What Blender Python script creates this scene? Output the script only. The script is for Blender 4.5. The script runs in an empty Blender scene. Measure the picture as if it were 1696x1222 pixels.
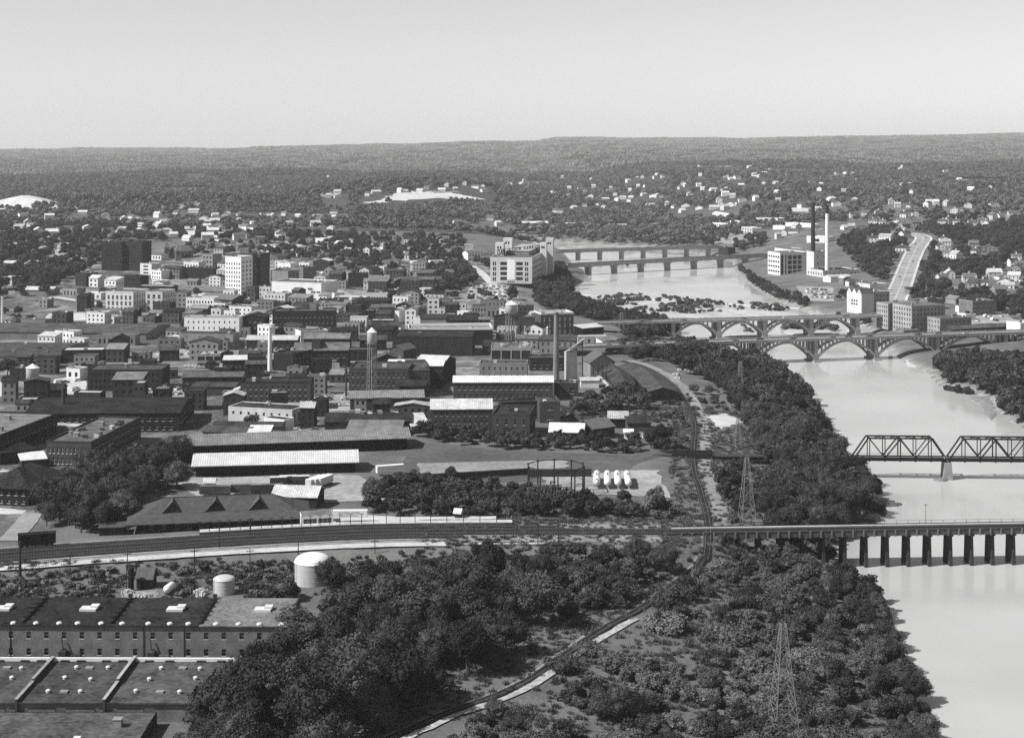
import bpy, math, random
import numpy as np
from mathutils import Vector, Matrix

random.seed(11)
rng = np.random.default_rng(11)
SC = bpy.context.scene
COL = SC.collection
R = math.radians

# ------------------------------------------------------------------ camera
F, YH, CX, HC = 2600.0, 236.0, 848.0, 140.0      # focal length (photo px), horizon row, centre column, metres above the river
cam = bpy.data.cameras.new('camera')
cam.sensor_width = 36.0
cam.sensor_fit = 'HORIZONTAL'
cam.lens = F / 1696.0 * 36.0
cam.shift_y = -(611.0 - YH) / 1696.0
cam.clip_start = 1.0
cam.clip_end = 60000.0
camera = bpy.data.objects.new('camera', cam)
camera.location = (0, 0, HC)
camera.rotation_euler = (R(90), 0, 0)
COL.objects.link(camera)
SC.camera = camera

# ------------------------------------------------------------------ sky, sun, exposure
SUN_EL, SUN_AZ = R(46), R(159)          # azimuth of the sun seen from above, from +X towards +Y : 160+180 -> from the left, slightly behind the camera
sun_dir = Vector((-math.cos(R(21)) * math.cos(SUN_EL), -math.sin(R(21)) * math.cos(SUN_EL), math.sin(SUN_EL)))
world = bpy.data.worlds.new('World')
SC.world = world
world.use_nodes = True
wn = world.node_tree
wn.nodes.clear()
sky_n = wn.nodes.new('ShaderNodeTexSky')
sky_n.sky_type = 'NISHITA'
sky_n.sun_disc = False
sky_n.sun_elevation = SUN_EL
sky_n.sun_rotation = math.atan2(sun_dir.x, sun_dir.y)
sky_n.dust_density = 0.22
sky_n.air_density = 1.25
bw_n = wn.nodes.new('ShaderNodeRGBToBW')
bg_n = wn.nodes.new('ShaderNodeBackground')
bg_n.inputs['Strength'].default_value = 0.078
out_n = wn.nodes.new('ShaderNodeOutputWorld')
wn.links.new(sky_n.outputs[0], bw_n.inputs[0])
wn.links.new(bw_n.outputs[0], bg_n.inputs['Color'])
wn.links.new(bg_n.outputs[0], out_n.inputs['Surface'])
sl = bpy.data.lights.new('sun', 'SUN')
sl.energy = 5.0
sl.angle = R(0.5)
sl.color = (1.0, 0.995, 0.985)
sun = bpy.data.objects.new('sun', sl)
sun.rotation_euler = (-sun_dir).to_track_quat('-Z', 'Y').to_euler()
sun.location = (-300, -150, 500)
COL.objects.link(sun)
SC.view_settings.view_transform = 'Standard'
SC.view_settings.look = 'None'
SC.view_settings.exposure = 0.55
SC.view_settings.gamma = 1.0
SC.view_settings.use_curve_mapping = False
SC.render.engine = 'CYCLES'
SC.cycles.max_bounces = 5
SC.cycles.diffuse_bounces = 3
SC.cycles.glossy_bounces = 2
SC.cycles.transmission_bounces = 2
SC.cycles.volume_bounces = 1
SC.cycles.transparent_max_bounces = 4
SC.cycles.use_denoising = False
SC.cycles.sample_clamp_indirect = 3.0

# ------------------------------------------------------------------ materials (all neutral: the photograph is black and white)
MATS = {}
def mat(name, v, rough=0.85, amp=0.25, scale=0.35, fine=4.0, rnd=0.0, spec=0.06, bump=0.0, streak=False, tint=(0.985, 1.0, 1.0), metal=0.0, seam=0.0):
    """neutral surface of albedo v with two sizes of noise, optional vertical streaks and per-object variation"""
    if name in MATS:
        return MATS[name]
    if name not in ('white_painted_wall', 'cream_stone_wall', 'pale_car_paint', 'window_glass', 'pale_window_sill'):
        v = v*(0.72 if v < 0.2 else 0.78)
    m = bpy.data.materials.new(name)
    m.use_nodes = True
    nt = m.node_tree
    b = nt.nodes['Principled BSDF']
    tc = nt.nodes.new('ShaderNodeTexCoord')
    mp = nt.nodes.new('ShaderNodeMapping')
    if streak:
        mp.inputs['Scale'].default_value = (1.0, 1.0, 0.4)
    nt.links.new(tc.outputs['Object'], mp.inputs['Vector'])
    n1 = nt.nodes.new('ShaderNodeTexNoise')
    n1.inputs['Scale'].default_value = scale
    n1.inputs['Detail'].default_value = 3.0
    n2 = nt.nodes.new('ShaderNodeTexNoise')
    n2.inputs['Scale'].default_value = fine
    n2.inputs['Detail'].default_value = 2.0
    nt.links.new(mp.outputs[0], n1.inputs['Vector'])
    nt.links.new(mp.outputs[0], n2.inputs['Vector'])
    a = nt.nodes.new('ShaderNodeMath'); a.operation = 'ADD'
    nt.links.new(n1.outputs['Fac'], a.inputs[0]); nt.links.new(n2.outputs['Fac'], a.inputs[1])
    mr = nt.nodes.new('ShaderNodeMapRange')
    mr.inputs['From Min'].default_value = 0.65; mr.inputs['From Max'].default_value = 1.35
    mr.inputs['To Min'].default_value = v * (1 - amp); mr.inputs['To Max'].default_value = v * (1 + amp)
    nt.links.new(a.outputs[0], mr.inputs['Value'])
    val = mr.outputs[0]
    if rnd > 0:
        oi = nt.nodes.new('ShaderNodeObjectInfo')
        m2 = nt.nodes.new('ShaderNodeMapRange')
        m2.inputs['To Min'].default_value = 1 - rnd; m2.inputs['To Max'].default_value = 1 + rnd
        nt.links.new(oi.outputs['Random'], m2.inputs['Value'])
        mu = nt.nodes.new('ShaderNodeMath'); mu.operation = 'MULTIPLY'
        nt.links.new(val, mu.inputs[0]); nt.links.new(m2.outputs[0], mu.inputs[1])
        val = mu.outputs[0]
    if seam > 0:
        wv_ = nt.nodes.new('ShaderNodeTexWave'); wv_.inputs['Scale'].default_value = seam; wv_.inputs['Distortion'].default_value = 0.6
        nt.links.new(tc.outputs['Object'], wv_.inputs['Vector'])
        m3 = nt.nodes.new('ShaderNodeMapRange'); m3.inputs['To Min'].default_value = 0.78; m3.inputs['To Max'].default_value = 1.08
        nt.links.new(wv_.outputs['Fac'], m3.inputs['Value'])
        mu3 = nt.nodes.new('ShaderNodeMath'); mu3.operation = 'MULTIPLY'
        nt.links.new(val, mu3.inputs[0]); nt.links.new(m3.outputs[0], mu3.inputs[1]); val = mu3.outputs[0]
    vm = nt.nodes.new('ShaderNodeVectorMath'); vm.operation = 'SCALE'
    vm.inputs[0].default_value = tint
    nt.links.new(val, vm.inputs['Scale'])
    nt.links.new(vm.outputs[0], b.inputs['Base Color'])
    b.inputs['Roughness'].default_value = rough
    b.inputs['Specular IOR Level'].default_value = spec
    b.inputs['Metallic'].default_value = metal
    if bump > 0:
        bp = nt.nodes.new('ShaderNodeBump')
        bp.inputs['Strength'].default_value = bump
        bp.inputs['Distance'].default_value = 0.3
        nt.links.new(a.outputs[0], bp.inputs['Height'])
        nt.links.new(bp.outputs[0], b.inputs['Normal'])
    MATS[name] = m
    return m

M = dict(
    brick=mat('brick_wall', 0.068, 0.9, 0.35, 0.25, 3.0, rnd=0.3, streak=True),
    brickd=mat('dark_brick_wall', 0.036, 0.9, 0.35, 0.25, 3.0, rnd=0.25, streak=True),
    brickl=mat('pale_brick_wall', 0.22, 0.9, 0.3, 0.25, 3.0, rnd=0.2, streak=True),
    conc=mat('weathered_concrete', 0.33, 0.85, 0.3, 0.2, 2.0, rnd=0.1, streak=True),
    concd=mat('stained_concrete', 0.10, 0.9, 0.45, 0.25, 1.5, streak=True),
    white=mat('white_painted_wall', 0.62, 0.8, 0.12, 0.2, 2.0, rnd=0.12, streak=True),
    cream=mat('cream_stone_wall', 0.47, 0.85, 0.2, 0.2, 2.0, rnd=0.12, streak=True),
    grey=mat('grey_wall', 0.24, 0.85, 0.25, 0.2, 2.0, rnd=0.2, streak=True),
    tar=mat('tar_roof', 0.026, 0.9, 0.75, 0.16, 0.9, rnd=0.35),
    felt=mat('felt_roof', 0.068, 0.9, 0.65, 0.16, 0.9, rnd=0.4),
    gravel=mat('gravel_roof', 0.17, 0.95, 0.5, 0.2, 1.2, rnd=0.35),
    tin=mat('pale_tin_roof', 0.5, 0.6, 0.35, 0.25, 1.2, rnd=0.2, spec=0.2, seam=0.35),
    tinw=mat('white_tin_roof', 0.66, 0.6, 0.22, 0.25, 1.2, rnd=0.12, spec=0.2, seam=0.35),
    tind=mat('dull_tin_roof', 0.22, 0.7, 0.4, 0.25, 1.2, rnd=0.15, seam=0.3),
    slate=mat('slate_roof', 0.085, 0.8, 0.35, 0.5, 3.5, rnd=0.2),
    shingle=mat('shingle_roof', 0.13, 0.9, 0.3, 0.5, 3.5, rnd=0.4),
    glass=mat('window_glass', 0.025, 0.2, 0.3, 0.5, 2.0, rnd=0.4, spec=0.5),
    sill=mat('pale_window_sill', 0.5, 0.8, 0.15),
    steel=mat('dark_steel', 0.03, 0.6, 0.3, 0.5, 2.0),
    steelg=mat('galvanised_steel', 0.28, 0.5, 0.2, 0.5, 2.0),
    tank=mat('pale_tank_paint', 0.52, 0.5, 0.12, 0.2, 1.0, streak=True, spec=0.4),
    tankw=mat('white_tank_paint', 0.8, 0.45, 0.06, 0.3, 1.5, spec=0.4),
    wood=mat('creosoted_timber', 0.05, 0.9, 0.4, 0.5, 2.0),
    ballast=mat('track_ballast', 0.24, 0.95, 0.4, 0.2, 1.5),
    cinder=mat('dark_cinder_bed', 0.04, 0.95, 0.4, 0.2, 1.5),
    rail=mat('rail_steel', 0.14, 0.45, 0.2, 0.3, 1.0, spec=0.4),
    path=mat('pale_gravel_path', 0.5, 0.95, 0.25, 0.1, 0.9),
    road=mat('worn_asphalt', 0.3, 0.9, 0.25, 0.05, 0.6),
    asph=mat('dark_asphalt', 0.08, 0.9, 0.35, 0.06, 0.6),
    lot=mat('bleached_lot', 0.32, 0.95, 0.35, 0.06, 0.5),
    dirt=mat('bare_dirt', 0.26, 0.95, 0.35, 0.04, 0.5),
    clay=mat('graded_clay', 0.55, 0.95, 0.25, 0.01, 0.1),
    sand=mat('river_sand', 0.45, 0.95, 0.3, 0.06, 0.6),
    rock=mat('river_rock', 0.22, 0.9, 0.4, 0.2, 1.0, rnd=0.3),
    field=mat('mown_field', 0.11, 0.95, 0.3, 0.03, 0.4),
    black=mat('black_paint_and_shade', 0.015, 0.6, 0.2),  # real black paint, and eave shade coloured into the freight house walls
    letter=mat('dark_lettering', 0.03, 0.7, 0.1),
    line=mat('road_paint', 0.7, 0.8, 0.1),
    bark=mat('tree_bark', 0.09, 0.95, 0.3, 1.0, 5.0),
    carw=mat('pale_car_paint', 0.62, 0.35, 0.03, rnd=0.25, spec=0.5),
    card=mat('dark_car_paint', 0.06, 0.35, 0.03, rnd=0.5, spec=0.5),
    carm=mat('mid_car_paint', 0.25, 0.35, 0.03, rnd=0.4, spec=0.5),
    tyre=mat('tyre_rubber', 0.02, 0.9, 0.1),
)

# ------------------------------------------------------------------ object helpers
def tag(o, label=None, cat=None, group=None, kind=None):
    if label: o['label'] = label
    if cat: o['category'] = cat
    if group: o['group'] = group
    if kind: o['kind'] = kind
    return o

def empty(name, loc, rz=0.0, label=None, cat=None, group=None, kind=None):
    o = bpy.data.objects.new(name, None)
    o.empty_display_size = 0.5
    o.location = loc
    o.rotation_euler = (0, 0, rz)
    COL.objects.link(o)
    return tag(o, label, cat, group, kind)

def link(name, me, parent=None, loc=None, rz=None):
    o = bpy.data.objects.new(name, me)
    COL.objects.link(o)
    if parent is not None:
        o.parent = parent
    if loc is not None:
        o.location = loc
    if rz is not None:
        o.rotation_euler = (0, 0, rz)
    return o

class MB:
    """collects faces; one mesh at the end"""
    def __init__(s):
        s.v = []; s.f = []; s.mi = []; s.mats = []; s.cur = 0; s.smooth = False
    def use(s, m):
        if m not in s.mats: s.mats.append(m)
        s.cur = s.mats.index(m)
        return s
    def poly(s, pts):
        n = len(s.v)
        s.v += [tuple(p) for p in pts]
        s.f.append(tuple(range(n, n + len(pts)))); s.mi.append(s.cur)
        return s
    def box(s, x0, y0, z0, x1, y1, z1, bottom=True):
        n = len(s.v)
        s.v += [(x0,y0,z0),(x1,y0,z0),(x1,y1,z0),(x0,y1,z0),(x0,y0,z1),(x1,y0,z1),(x1,y1,z1),(x0,y1,z1)]
        fs = [(4,5,6,7),(0,1,5,4),(1,2,6,5),(2,3,7,6),(3,0,4,7)]
        if bottom: fs.append((3,2,1,0))
        for f in fs:
            s.f.append(tuple(n + i for i in f)); s.mi.append(s.cur)
        return s
    def bar(s, a, b, w, h=None):
        """square bar from a to b"""
        a = Vector(a); b = Vector(b); h = h or w
        d = (b - a).normalized()
        up = Vector((0,0,1)) if abs(d.z) < 0.95 else Vector((0,1,0))
        sx = d.cross(up).normalized() * (w/2); sy = sx.cross(d).normalized() * (h/2)
        n = len(s.v)
        for p in (a, b):
            s.v += [tuple(p-sx-sy), tuple(p+sx-sy), tuple(p+sx+sy), tuple(p-sx+sy)]
        for f in ((0,1,5,4),(1,2,6,5),(2,3,7,6),(3,0,4,7),(3,2,1,0),(4,5,6,7)):
            s.f.append(tuple(n+i for i in f)); s.mi.append(s.cur)
        return s
    def lathe(s, prof, n=16, c=(0,0,0), cap=True):
        """prof: list of (radius, z)"""
        st = len(s.v)
        for (r, z) in prof:
            for k in range(n):
                t = 2*math.pi*k/n
                s.v.append((c[0]+r*math.cos(t), c[1]+r*math.sin(t), c[2]+z))
        for i in range(len(prof)-1):
            for k in range(n):
                k2 = (k+1) % n
                s.f.append((st+i*n+k, st+i*n+k2, st+(i+1)*n+k2, st+(i+1)*n+k)); s.mi.append(s.cur)
        if cap:
            s.f.append(tuple(st+(len(prof)-1)*n+k for k in range(n))); s.mi.append(s.cur)
        return s
    def mesh(s, name, m=None):
        me = bpy.data.meshes.new(name)
        me.from_pydata(s.v, [], s.f)
        mats = s.mats if s.mats else [m]
        for mm in mats: me.materials.append(mm)
        if len(mats) > 1:
            me.polygons.foreach_set('material_index', s.mi)
        if s.smooth:
            me.polygons.foreach_set('use_smooth', [True]*len(s.f))
        me.update()
        return me
    def build(s, name, m=None, parent=None, loc=None, rz=None):
        return link(name, s.mesh(name, m), parent, loc, rz)
# ------------------------------------------------------------------ land form
def W0(px, py, z=0.0):
    """pixel -> world at height z"""
    y = F * (HC - z) / (py - YH)
    return ((px - CX) / F * y, y)

SOUTH = [(1570,1300),(1540,1222),(1512,1150),(1484,1080),(1465,1010),(1430,972),(1392,948),(1383,925),(1386,905),(1440,872),(1462,862),(1470,845),(1420,800),(1392,770),(1372,740),
         (1360,700),(1342,668),(1300,628),(1262,604),(1225,594),(1180,588),(1150,580),(1132,566),(1128,552),(1120,540),(1060,528),(1000,516),(962,500),(946,488),(952,474),(972,462),(974,450),(950,440),
         (938,424),(925,412),(860,403),(740,396),(600,392),(420,389)]
NORTH = [(420,386),(600,387),(740,389),(860,393),(930,400),(1010,405),(1075,409),(1130,416),(1180,424),(1214,432),(1214,444),(1224,458),(1250,478),(1290,499),(1330,512),(1372,522),(1420,534),
         (1440,548),(1458,566),(1476,584),(1505,604),(1535,616),(1556,640),(1600,646),(1640,660),(1662,692),(1690,706),(1725,722),(1800,770),(1960,900),(2100,1300)]
river_xy = np.array([W0(*p) for p in SOUTH + NORTH])

def seg_dist(px, py, poly, closed=True):
    """unsigned distance and inside test, vectorised"""
    d2 = np.full(px.shape, 1e18)
    inside = np.zeros(px.shape, bool)
    n = len(poly)
    for i in range(n if closed else n-1):
        ax, ay = poly[i]; bx, by = poly[(i+1) % n]
        dx, dy = bx-ax, by-ay
        L = dx*dx+dy*dy + 1e-9
        t = np.clip(((px-ax)*dx+(py-ay)*dy)/L, 0, 1)
        d2 = np.minimum(d2, (px-ax-t*dx)**2 + (py-ay-t*dy)**2)
        if closed:
            c = ((ay > py) != (by > py))
            with np.errstate(divide='ignore', invalid='ignore'):
                xi = (bx-ax)*(py-ay)/(by-ay+1e-12)+ax
            inside ^= c & (px < xi)
    return np.sqrt(d2), inside

def sstep(a, b, x):
    t = np.clip((x-a)/(b-a), 0, 1)
    return t*t*(3-2*t)

RAILZ = 12.0
RAIL_PX = [(-260,940),(0,919),(150,908),(300,898),(470,888),(640,881),(900,879),(1115,880)]
rail_xy = np.array([W0(px, py, RAILZ) for px, py in RAIL_PX])
rail_dir = (rail_xy[-1]-rail_xy[-2]); rail_dir /= np.linalg.norm(rail_dir)

_ph = rng.uniform(0, 6.28, 24); _di = rng.uniform(0, 6.28, 24)
def lump(x, y, wl, k):
    """cheap smooth noise -1..1"""
    s = 0
    for i in range(4):
        a = _di[(k*4+i) % 24]; w = wl*(0.6+0.3*i)
        s = s + np.sin((x*np.cos(a)+y*np.sin(a))*6.283/w + _ph[(k*4+i) % 24])
    return s/4

RIDGE = ([-1200, 0, 430, 700, 900, 1100, 1300, 1696, 2600], [20, 34, 58, 88, 112, 112, 116, 142, 152])
def ground_arr(x, y):
    x = np.asarray(x, float); y = np.asarray(y, float)
    d, ins = seg_dist(x, y, river_xy)
    z = np.where(ins, -2.0*np.clip(d/6, 0, 1), 5.0*(1-np.exp(-d/9.0)) + 4.0*sstep(18, 90, d))
    out = np.where(ins, 0.0, 1.0)
    away = sstep(5, 60, d)*out
    # low wooded flat below the railway, close to the camera
    z = z + out*away*0.5*lump(x, y, 60, 0)*sstep(1300, 900, y)
    # the two hills the town stands on
    z = z + away*16*sstep(1000, 1900, y)*sstep(150, -200, x)
    z = z + away*34*sstep(1150, 2500, y)*sstep(230, 420, x)
    # country beyond, up to the skyline
    t = np.clip((y-2500)/10000, 0, 1.3)
    pxx = CX + F*x/np.maximum(y, 500)
    ridge = np.interp(pxx, RIDGE[0], RIDGE[1])
    z = z + out*(ridge*t**1.35 + (12*lump(x, y, 1500, 1)+11*lump(x, y, 620, 2))*sstep(2300, 3400, y)*sstep(30, 400, d))
    z = z + out*14*lump(x, y, 2600, 4)*sstep(6000, 11000, y)
    z = z - 160*sstep(13000, 16500, y)
    # bare knolls facing the town
    for hx, hy, hh, hr in ((-170, 3080, 36, 230), (-760, 2680, 16, 200), (-520, 2760, 14, 160), (-300, 2900, 12, 140), (620, 2300, 10, 130)):
        z = z + hh*np.exp(-((x-hx)**2+(y-hy)**2)/(hr*hr))
    # railway embankment
    dr, _ = seg_dist(x, y, rail_xy, False)
    z = np.where(dr < 40, z + out*(RAILZ-0.45 - z)*sstep(26, 15, dr), z)
    return z


def proj(x, y, z):
    return CX + F*x/y, YH + F*(HC-z)/y

def lines(fine, lo, hi, step, grow, far_lo, far_hi):
    a = list(np.arange(lo, hi+0.1, step))
    s = step; v = a[-1]
    while v < far_hi:
        s *= grow; v += s; a.append(v)
    s = step; v = a[0]
    while v > far_lo:
        s *= grow; v -= s; a.insert(0, v)
    return np.array(a)
gx = lines(0, -240, 380, 4.0, 1.045, -7500, 7500)
gy = lines(0, 300, 1180, 4.0, 1.016, 200, 17500)
GX, GY = np.meshgrid(gx, gy)
GZ = ground_arr(GX, GY)
nx, ny = len(gx), len(gy)
_ground_exact = ground_arr
def ground_arr(x, y):
    """height of the built land mesh (bilinear)"""
    x = np.asarray(x, float); y = np.asarray(y, float)
    i = np.clip(np.searchsorted(gx, x)-1, 0, nx-2); j = np.clip(np.searchsorted(gy, y)-1, 0, ny-2)
    u = np.clip((x-gx[i])/(gx[i+1]-gx[i]), 0, 1); v = np.clip((y-gy[j])/(gy[j+1]-gy[j]), 0, 1)
    return GZ[j, i]*(1-u)*(1-v)+GZ[j, i+1]*u*(1-v)+GZ[j+1, i]*(1-u)*v+GZ[j+1, i+1]*u*v
def ground(x, y):
    return float(ground_arr(x, y))
_march = np.concatenate([np.arange(300, 1500, 2.0), np.geomspace(1500, 14500, 1600)])
def first_hit(px, py, h=0.0):
    """first point along the picture ray that lies h metres above the land"""
    t = (px-CX)/F
    zz = HC-(py-YH)/F*_march
    d = zz-(ground_arr(t*_march, _march)+h)
    k = np.nonzero(d <= 0)[0]
    k = k[0] if len(k) else len(_march)-1
    if k == 0: y = _march[0]
    else:
        a, b = d[k-1], d[k]; y = _march[k-1]+(_march[k]-_march[k-1])*a/(a-b) if a > b else _march[k]
    return Vector((t*y, y, ground(t*y, y)))
_pc = {}
def P(px, py):
    """pixel -> point on the land"""
    k = (round(px, 1), round(py, 1))
    if k not in _pc: _pc[k] = first_hit(px, py)
    return _pc[k].copy()
co = np.stack([GX, GY, GZ], -1).reshape(-1, 3).astype(np.float32)
ii = (np.arange(ny-1)[:, None]*nx + np.arange(nx-1)[None, :]).reshape(-1)
quads = np.stack([ii, ii+1, ii+1+nx, ii+nx], -1).astype(np.int32)
me = bpy.data.meshes.new('terrain')
me.vertices.add(len(co)); me.vertices.foreach_set('co', co.reshape(-1))
me.loops.add(quads.size); me.loops.foreach_set('vertex_index', quads.reshape(-1))
me.polygons.add(len(quads)); me.polygons.foreach_set('loop_start', np.arange(0, quads.size, 4, dtype=np.int32))
me.polygons.foreach_set('use_smooth', np.ones(len(quads), bool))
me.update(calc_edges=True)

# land cover: 0 rough grass .. 1 bare town ground ; separate zones given as picture outlines projected on the land
TOWN = [W0(*p, 9) for p in [(-400,1000),(-400,470),(0,470),(260,430),(560,420),(900,455),(960,520),(990,600),(960,690),(700,720),(690,745),(600,800),(520,850),(300,860),(60,880),(0,1000)]]
GRASSY = [W0(*p, 8) for p in [(690,735),(760,742),(1050,752),(1100,760),(1060,800),(900,800),(700,790),(600,800),(600,770)]]
dt, it = seg_dist(GX, GY, np.array(TOWN))
cov = np.where(it, sstep(0, 40, dt), 0.0).reshape(-1)
bank_d, bank_in = seg_dist(GX, GY, river_xy)
sandy = (sstep(7, 1, bank_d)*np.where(bank_in, 1, 1)).reshape(-1)
forest = sstep(2100, 2900, GY).reshape(-1)
att = me.color_attributes.new('cover', 'FLOAT_COLOR', 'POINT')
buf = np.stack([cov, sandy, forest, np.ones_like(cov)], -1).astype(np.float32)
att.data.foreach_set('color', buf.reshape(-1))

def land_material():
    m = bpy.data.materials.new('land_surface'); m.use_nodes = True
    nt = m.node_tree; b = nt.nodes['Principled BSDF']; N = nt.nodes.new; L = nt.links.new
    b.inputs['Roughness'].default_value = 0.95; b.inputs['Specular IOR Level'].default_value = 0.1
    tc = N('ShaderNodeTexCoord'); at = N('ShaderNodeAttribute'); at.attribute_name = 'cover'
    sp = N('ShaderNodeSeparateColor'); L(at.outputs['Color'], sp.inputs[0])
    def noise(s, d=4.0):
        n = N('ShaderNodeTexNoise'); n.inputs['Scale'].default_value = s; n.inputs['Detail'].default_value = d
        L(tc.outputs['Object'], n.inputs['Vector']); return n.outputs['Fac']
    def mixv(f, a, c):
        n = N('ShaderNodeMix'); n.data_type = 'FLOAT'
        if isinstance(f, float): n.inputs[0].default_value = f
        else: L(f, n.inputs[0])
        for k, s in ((2, a), (3, c)):
            if isinstance(s, float): n.inputs[k].default_value = s
            else: L(s, n.inputs[k])
        return n.outputs[0]
    def ramp(f, lo, hi):
        n = N('ShaderNodeMapRange'); n.inputs['From Min'].default_value = lo; n.inputs['From Max'].default_value = hi
        L(f, n.inputs['Value']); return n.outputs[0]
    grass = mixv(ramp(noise(0.05), 0.35, 0.65), 0.055, 0.15)
    grass = mixv(ramp(noise(0.9), 0.3, 0.75), grass, 0.12)
    bare = mixv(ramp(noise(0.035, 6.0), 0.44, 0.58), 0.05, 0.22)
    bare = mixv(ramp(noise(0.13, 6.0), 0.5, 0.62), bare, 0.075)
    bare = mixv(ramp(noise(0.5), 0.45, 0.75), bare, 0.15)
    wood = mixv(ramp(noise(0.004), 0.4, 0.7), 0.045, 0.06)
    v = mixv(sp.outputs[0], grass, bare)
    v = mixv(sp.outputs[2], v, wood)
    v = mixv(sp.outputs[1], v, mixv(ramp(noise(0.15), 0.3, 0.7), 0.12, 0.3))
    cb = N('ShaderNodeCombineColor')
    for i in range(3): L(v, cb.inputs[i])
    L(cb.outputs[0], b.inputs['Base Color'])
    bp = N('ShaderNodeBump'); bp.inputs['Strength'].default_value = 0.6; bp.inputs['Distance'].default_value = 0.6
    L(noise(0.8), bp.inputs['Height']); L(bp.outputs[0], b.inputs['Normal'])
    return m
me.materials.append(land_material())
terrain = tag(link('terrain', me), 'rolling land with the town, river banks and wooded hills', kind='structure')

# ------------------------------------------------------------------ river
def water_material():
    m = bpy.data.materials.new('muddy_river_water'); m.use_nodes = True
    nt = m.node_tree; b = nt.nodes['Principled BSDF']; N = nt.nodes.new; L = nt.links.new
    tc = N('ShaderNodeTexCoord')
    n = N('ShaderNodeTexNoise'); n.inputs['Scale'].default_value = 0.012; n.inputs['Detail'].default_value = 4
    L(tc.outputs['Object'], n.inputs['Vector'])
    mr = N('ShaderNodeMapRange'); mr.inputs['From Min'].default_value = 0.3; mr.inputs['From Max'].default_value = 0.7
    mr.inputs['To Min'].default_value = 0.33; mr.inputs['To Max'].default_value = 0.41
    L(n.outputs['Fac'], mr.inputs['Value'])
    cb = N('ShaderNodeCombineColor')
    for i in range(3): L(mr.outputs[0], cb.inputs[i])
    L(cb.outputs[0], b.inputs['Base Color'])
    b.inputs['Roughness'].default_value = 0.12; b.inputs['IOR'].default_value = 1.33
    n3 = N('ShaderNodeTexNoise'); n3.inputs['Scale'].default_value = 0.03; n3.inputs['Detail'].default_value = 5
    mp3 = N('ShaderNodeMapping'); mp3.inputs['Scale'].default_value = (1.0, 0.35, 1.0); L(tc.outputs['Object'], mp3.inputs['Vector']); L(mp3.outputs[0], n3.inputs['Vector'])
    mr3 = N('ShaderNodeMapRange'); mr3.inputs['From Min'].default_value = 0.4; mr3.inputs['From Max'].default_value = 0.62; mr3.inputs['To Min'].default_value = 0.06; mr3.inputs['To Max'].default_value = 0.3
    L(n3.outputs['Fac'], mr3.inputs['Value']); L(mr3.outputs[0], b.inputs['Roughness'])
    n2 = N('ShaderNodeTexNoise'); n2.inputs['Scale'].default_value = 0.5; n2.inputs['Detail'].default_value = 4
    L(tc.outputs['Object'], n2.inputs['Vector'])
    bp = N('ShaderNodeBump'); bp.inputs['Strength'].default_value = 0.25; bp.inputs['Distance'].default_value = 0.15
    L(n2.outputs['Fac'], bp.inputs['Height']); L(bp.outputs[0], b.inputs['Normal'])
    return m
wm = MB()
wm.poly([(-1500,150,0),(1500,150,0),(1500,2750,0),(-1500,2750,0)])
river = tag(wm.build('river', water_material()), 'pale muddy river winding past the town', kind='structure')

# ------------------------------------------------------------------ draped strips and patches
OCC = []          # occupied discs (x, y, r) kept free of trees
def occ(x, y, r): OCC.append((x, y, r))

def resample(pts, step):
    out = [np.array(pts[0], float)]
    for a, b in zip(pts[:-1], pts[1:]):
        a = np.array(a, float); b = np.array(b, float)
        n = max(1, int(np.linalg.norm(b-a)/step))
        for k in range(1, n+1): out.append(a+(b-a)*k/n)
    return out

def smooth_line(pts, n=8):
    """Catmull-Rom through 2-D points"""
    p = [np.array(q, float) for q in pts]
    p = [2*p[0]-p[1]] + p + [2*p[-1]-p[-2]]
    out = []
    for i in range(1, len(p)-2):
        for k in range(n):
            t = k/n
            out.append(0.5*((2*p[i]) + (-p[i-1]+p[i+1])*t + (2*p[i-1]-5*p[i]+4*p[i+1]-p[i+2])*t*t + (-p[i-1]+3*p[i]-3*p[i+1]+p[i+2])*t**3))
    out.append(p[-2])
    return out

def normals2(pts):
    a = np.array(pts); t = np.gradient(a, axis=0); t /= np.linalg.norm(t, axis=1)[:, None] + 1e-9
    return np.stack([-t[:, 1], t[:, 0]], -1)

def strip(mb, pts, off0, off1, dz, zfix=None, jitter=0.0, nacross=1):
    """ribbon between two offsets of a line, laid dz above the land (or at a fixed height)"""
    nn = normals2(pts); a = np.array(pts)
    rows = []
    for j in range(nacross+1):
        o = off0+(off1-off0)*j/nacross
        e = rng.uniform(-jitter, jitter, len(a)) if (jitter and j in (0, nacross)) else np.zeros(len(a))
        q = a + nn*(o+e)[:, None] if np.ndim(e) else a+nn*o
        z = np.full(len(q), zfix) if zfix is not None else ground_arr(q[:, 0], q[:, 1])
        rows.append([(q[i, 0], q[i, 1], z[i]+dz) for i in range(len(q))])
    for j in range(nacross):
        for i in range(len(a)-1):
            mb.poly([rows[j][i], rows[j][i+1], rows[j+1][i+1], rows[j+1][i]])

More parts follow.
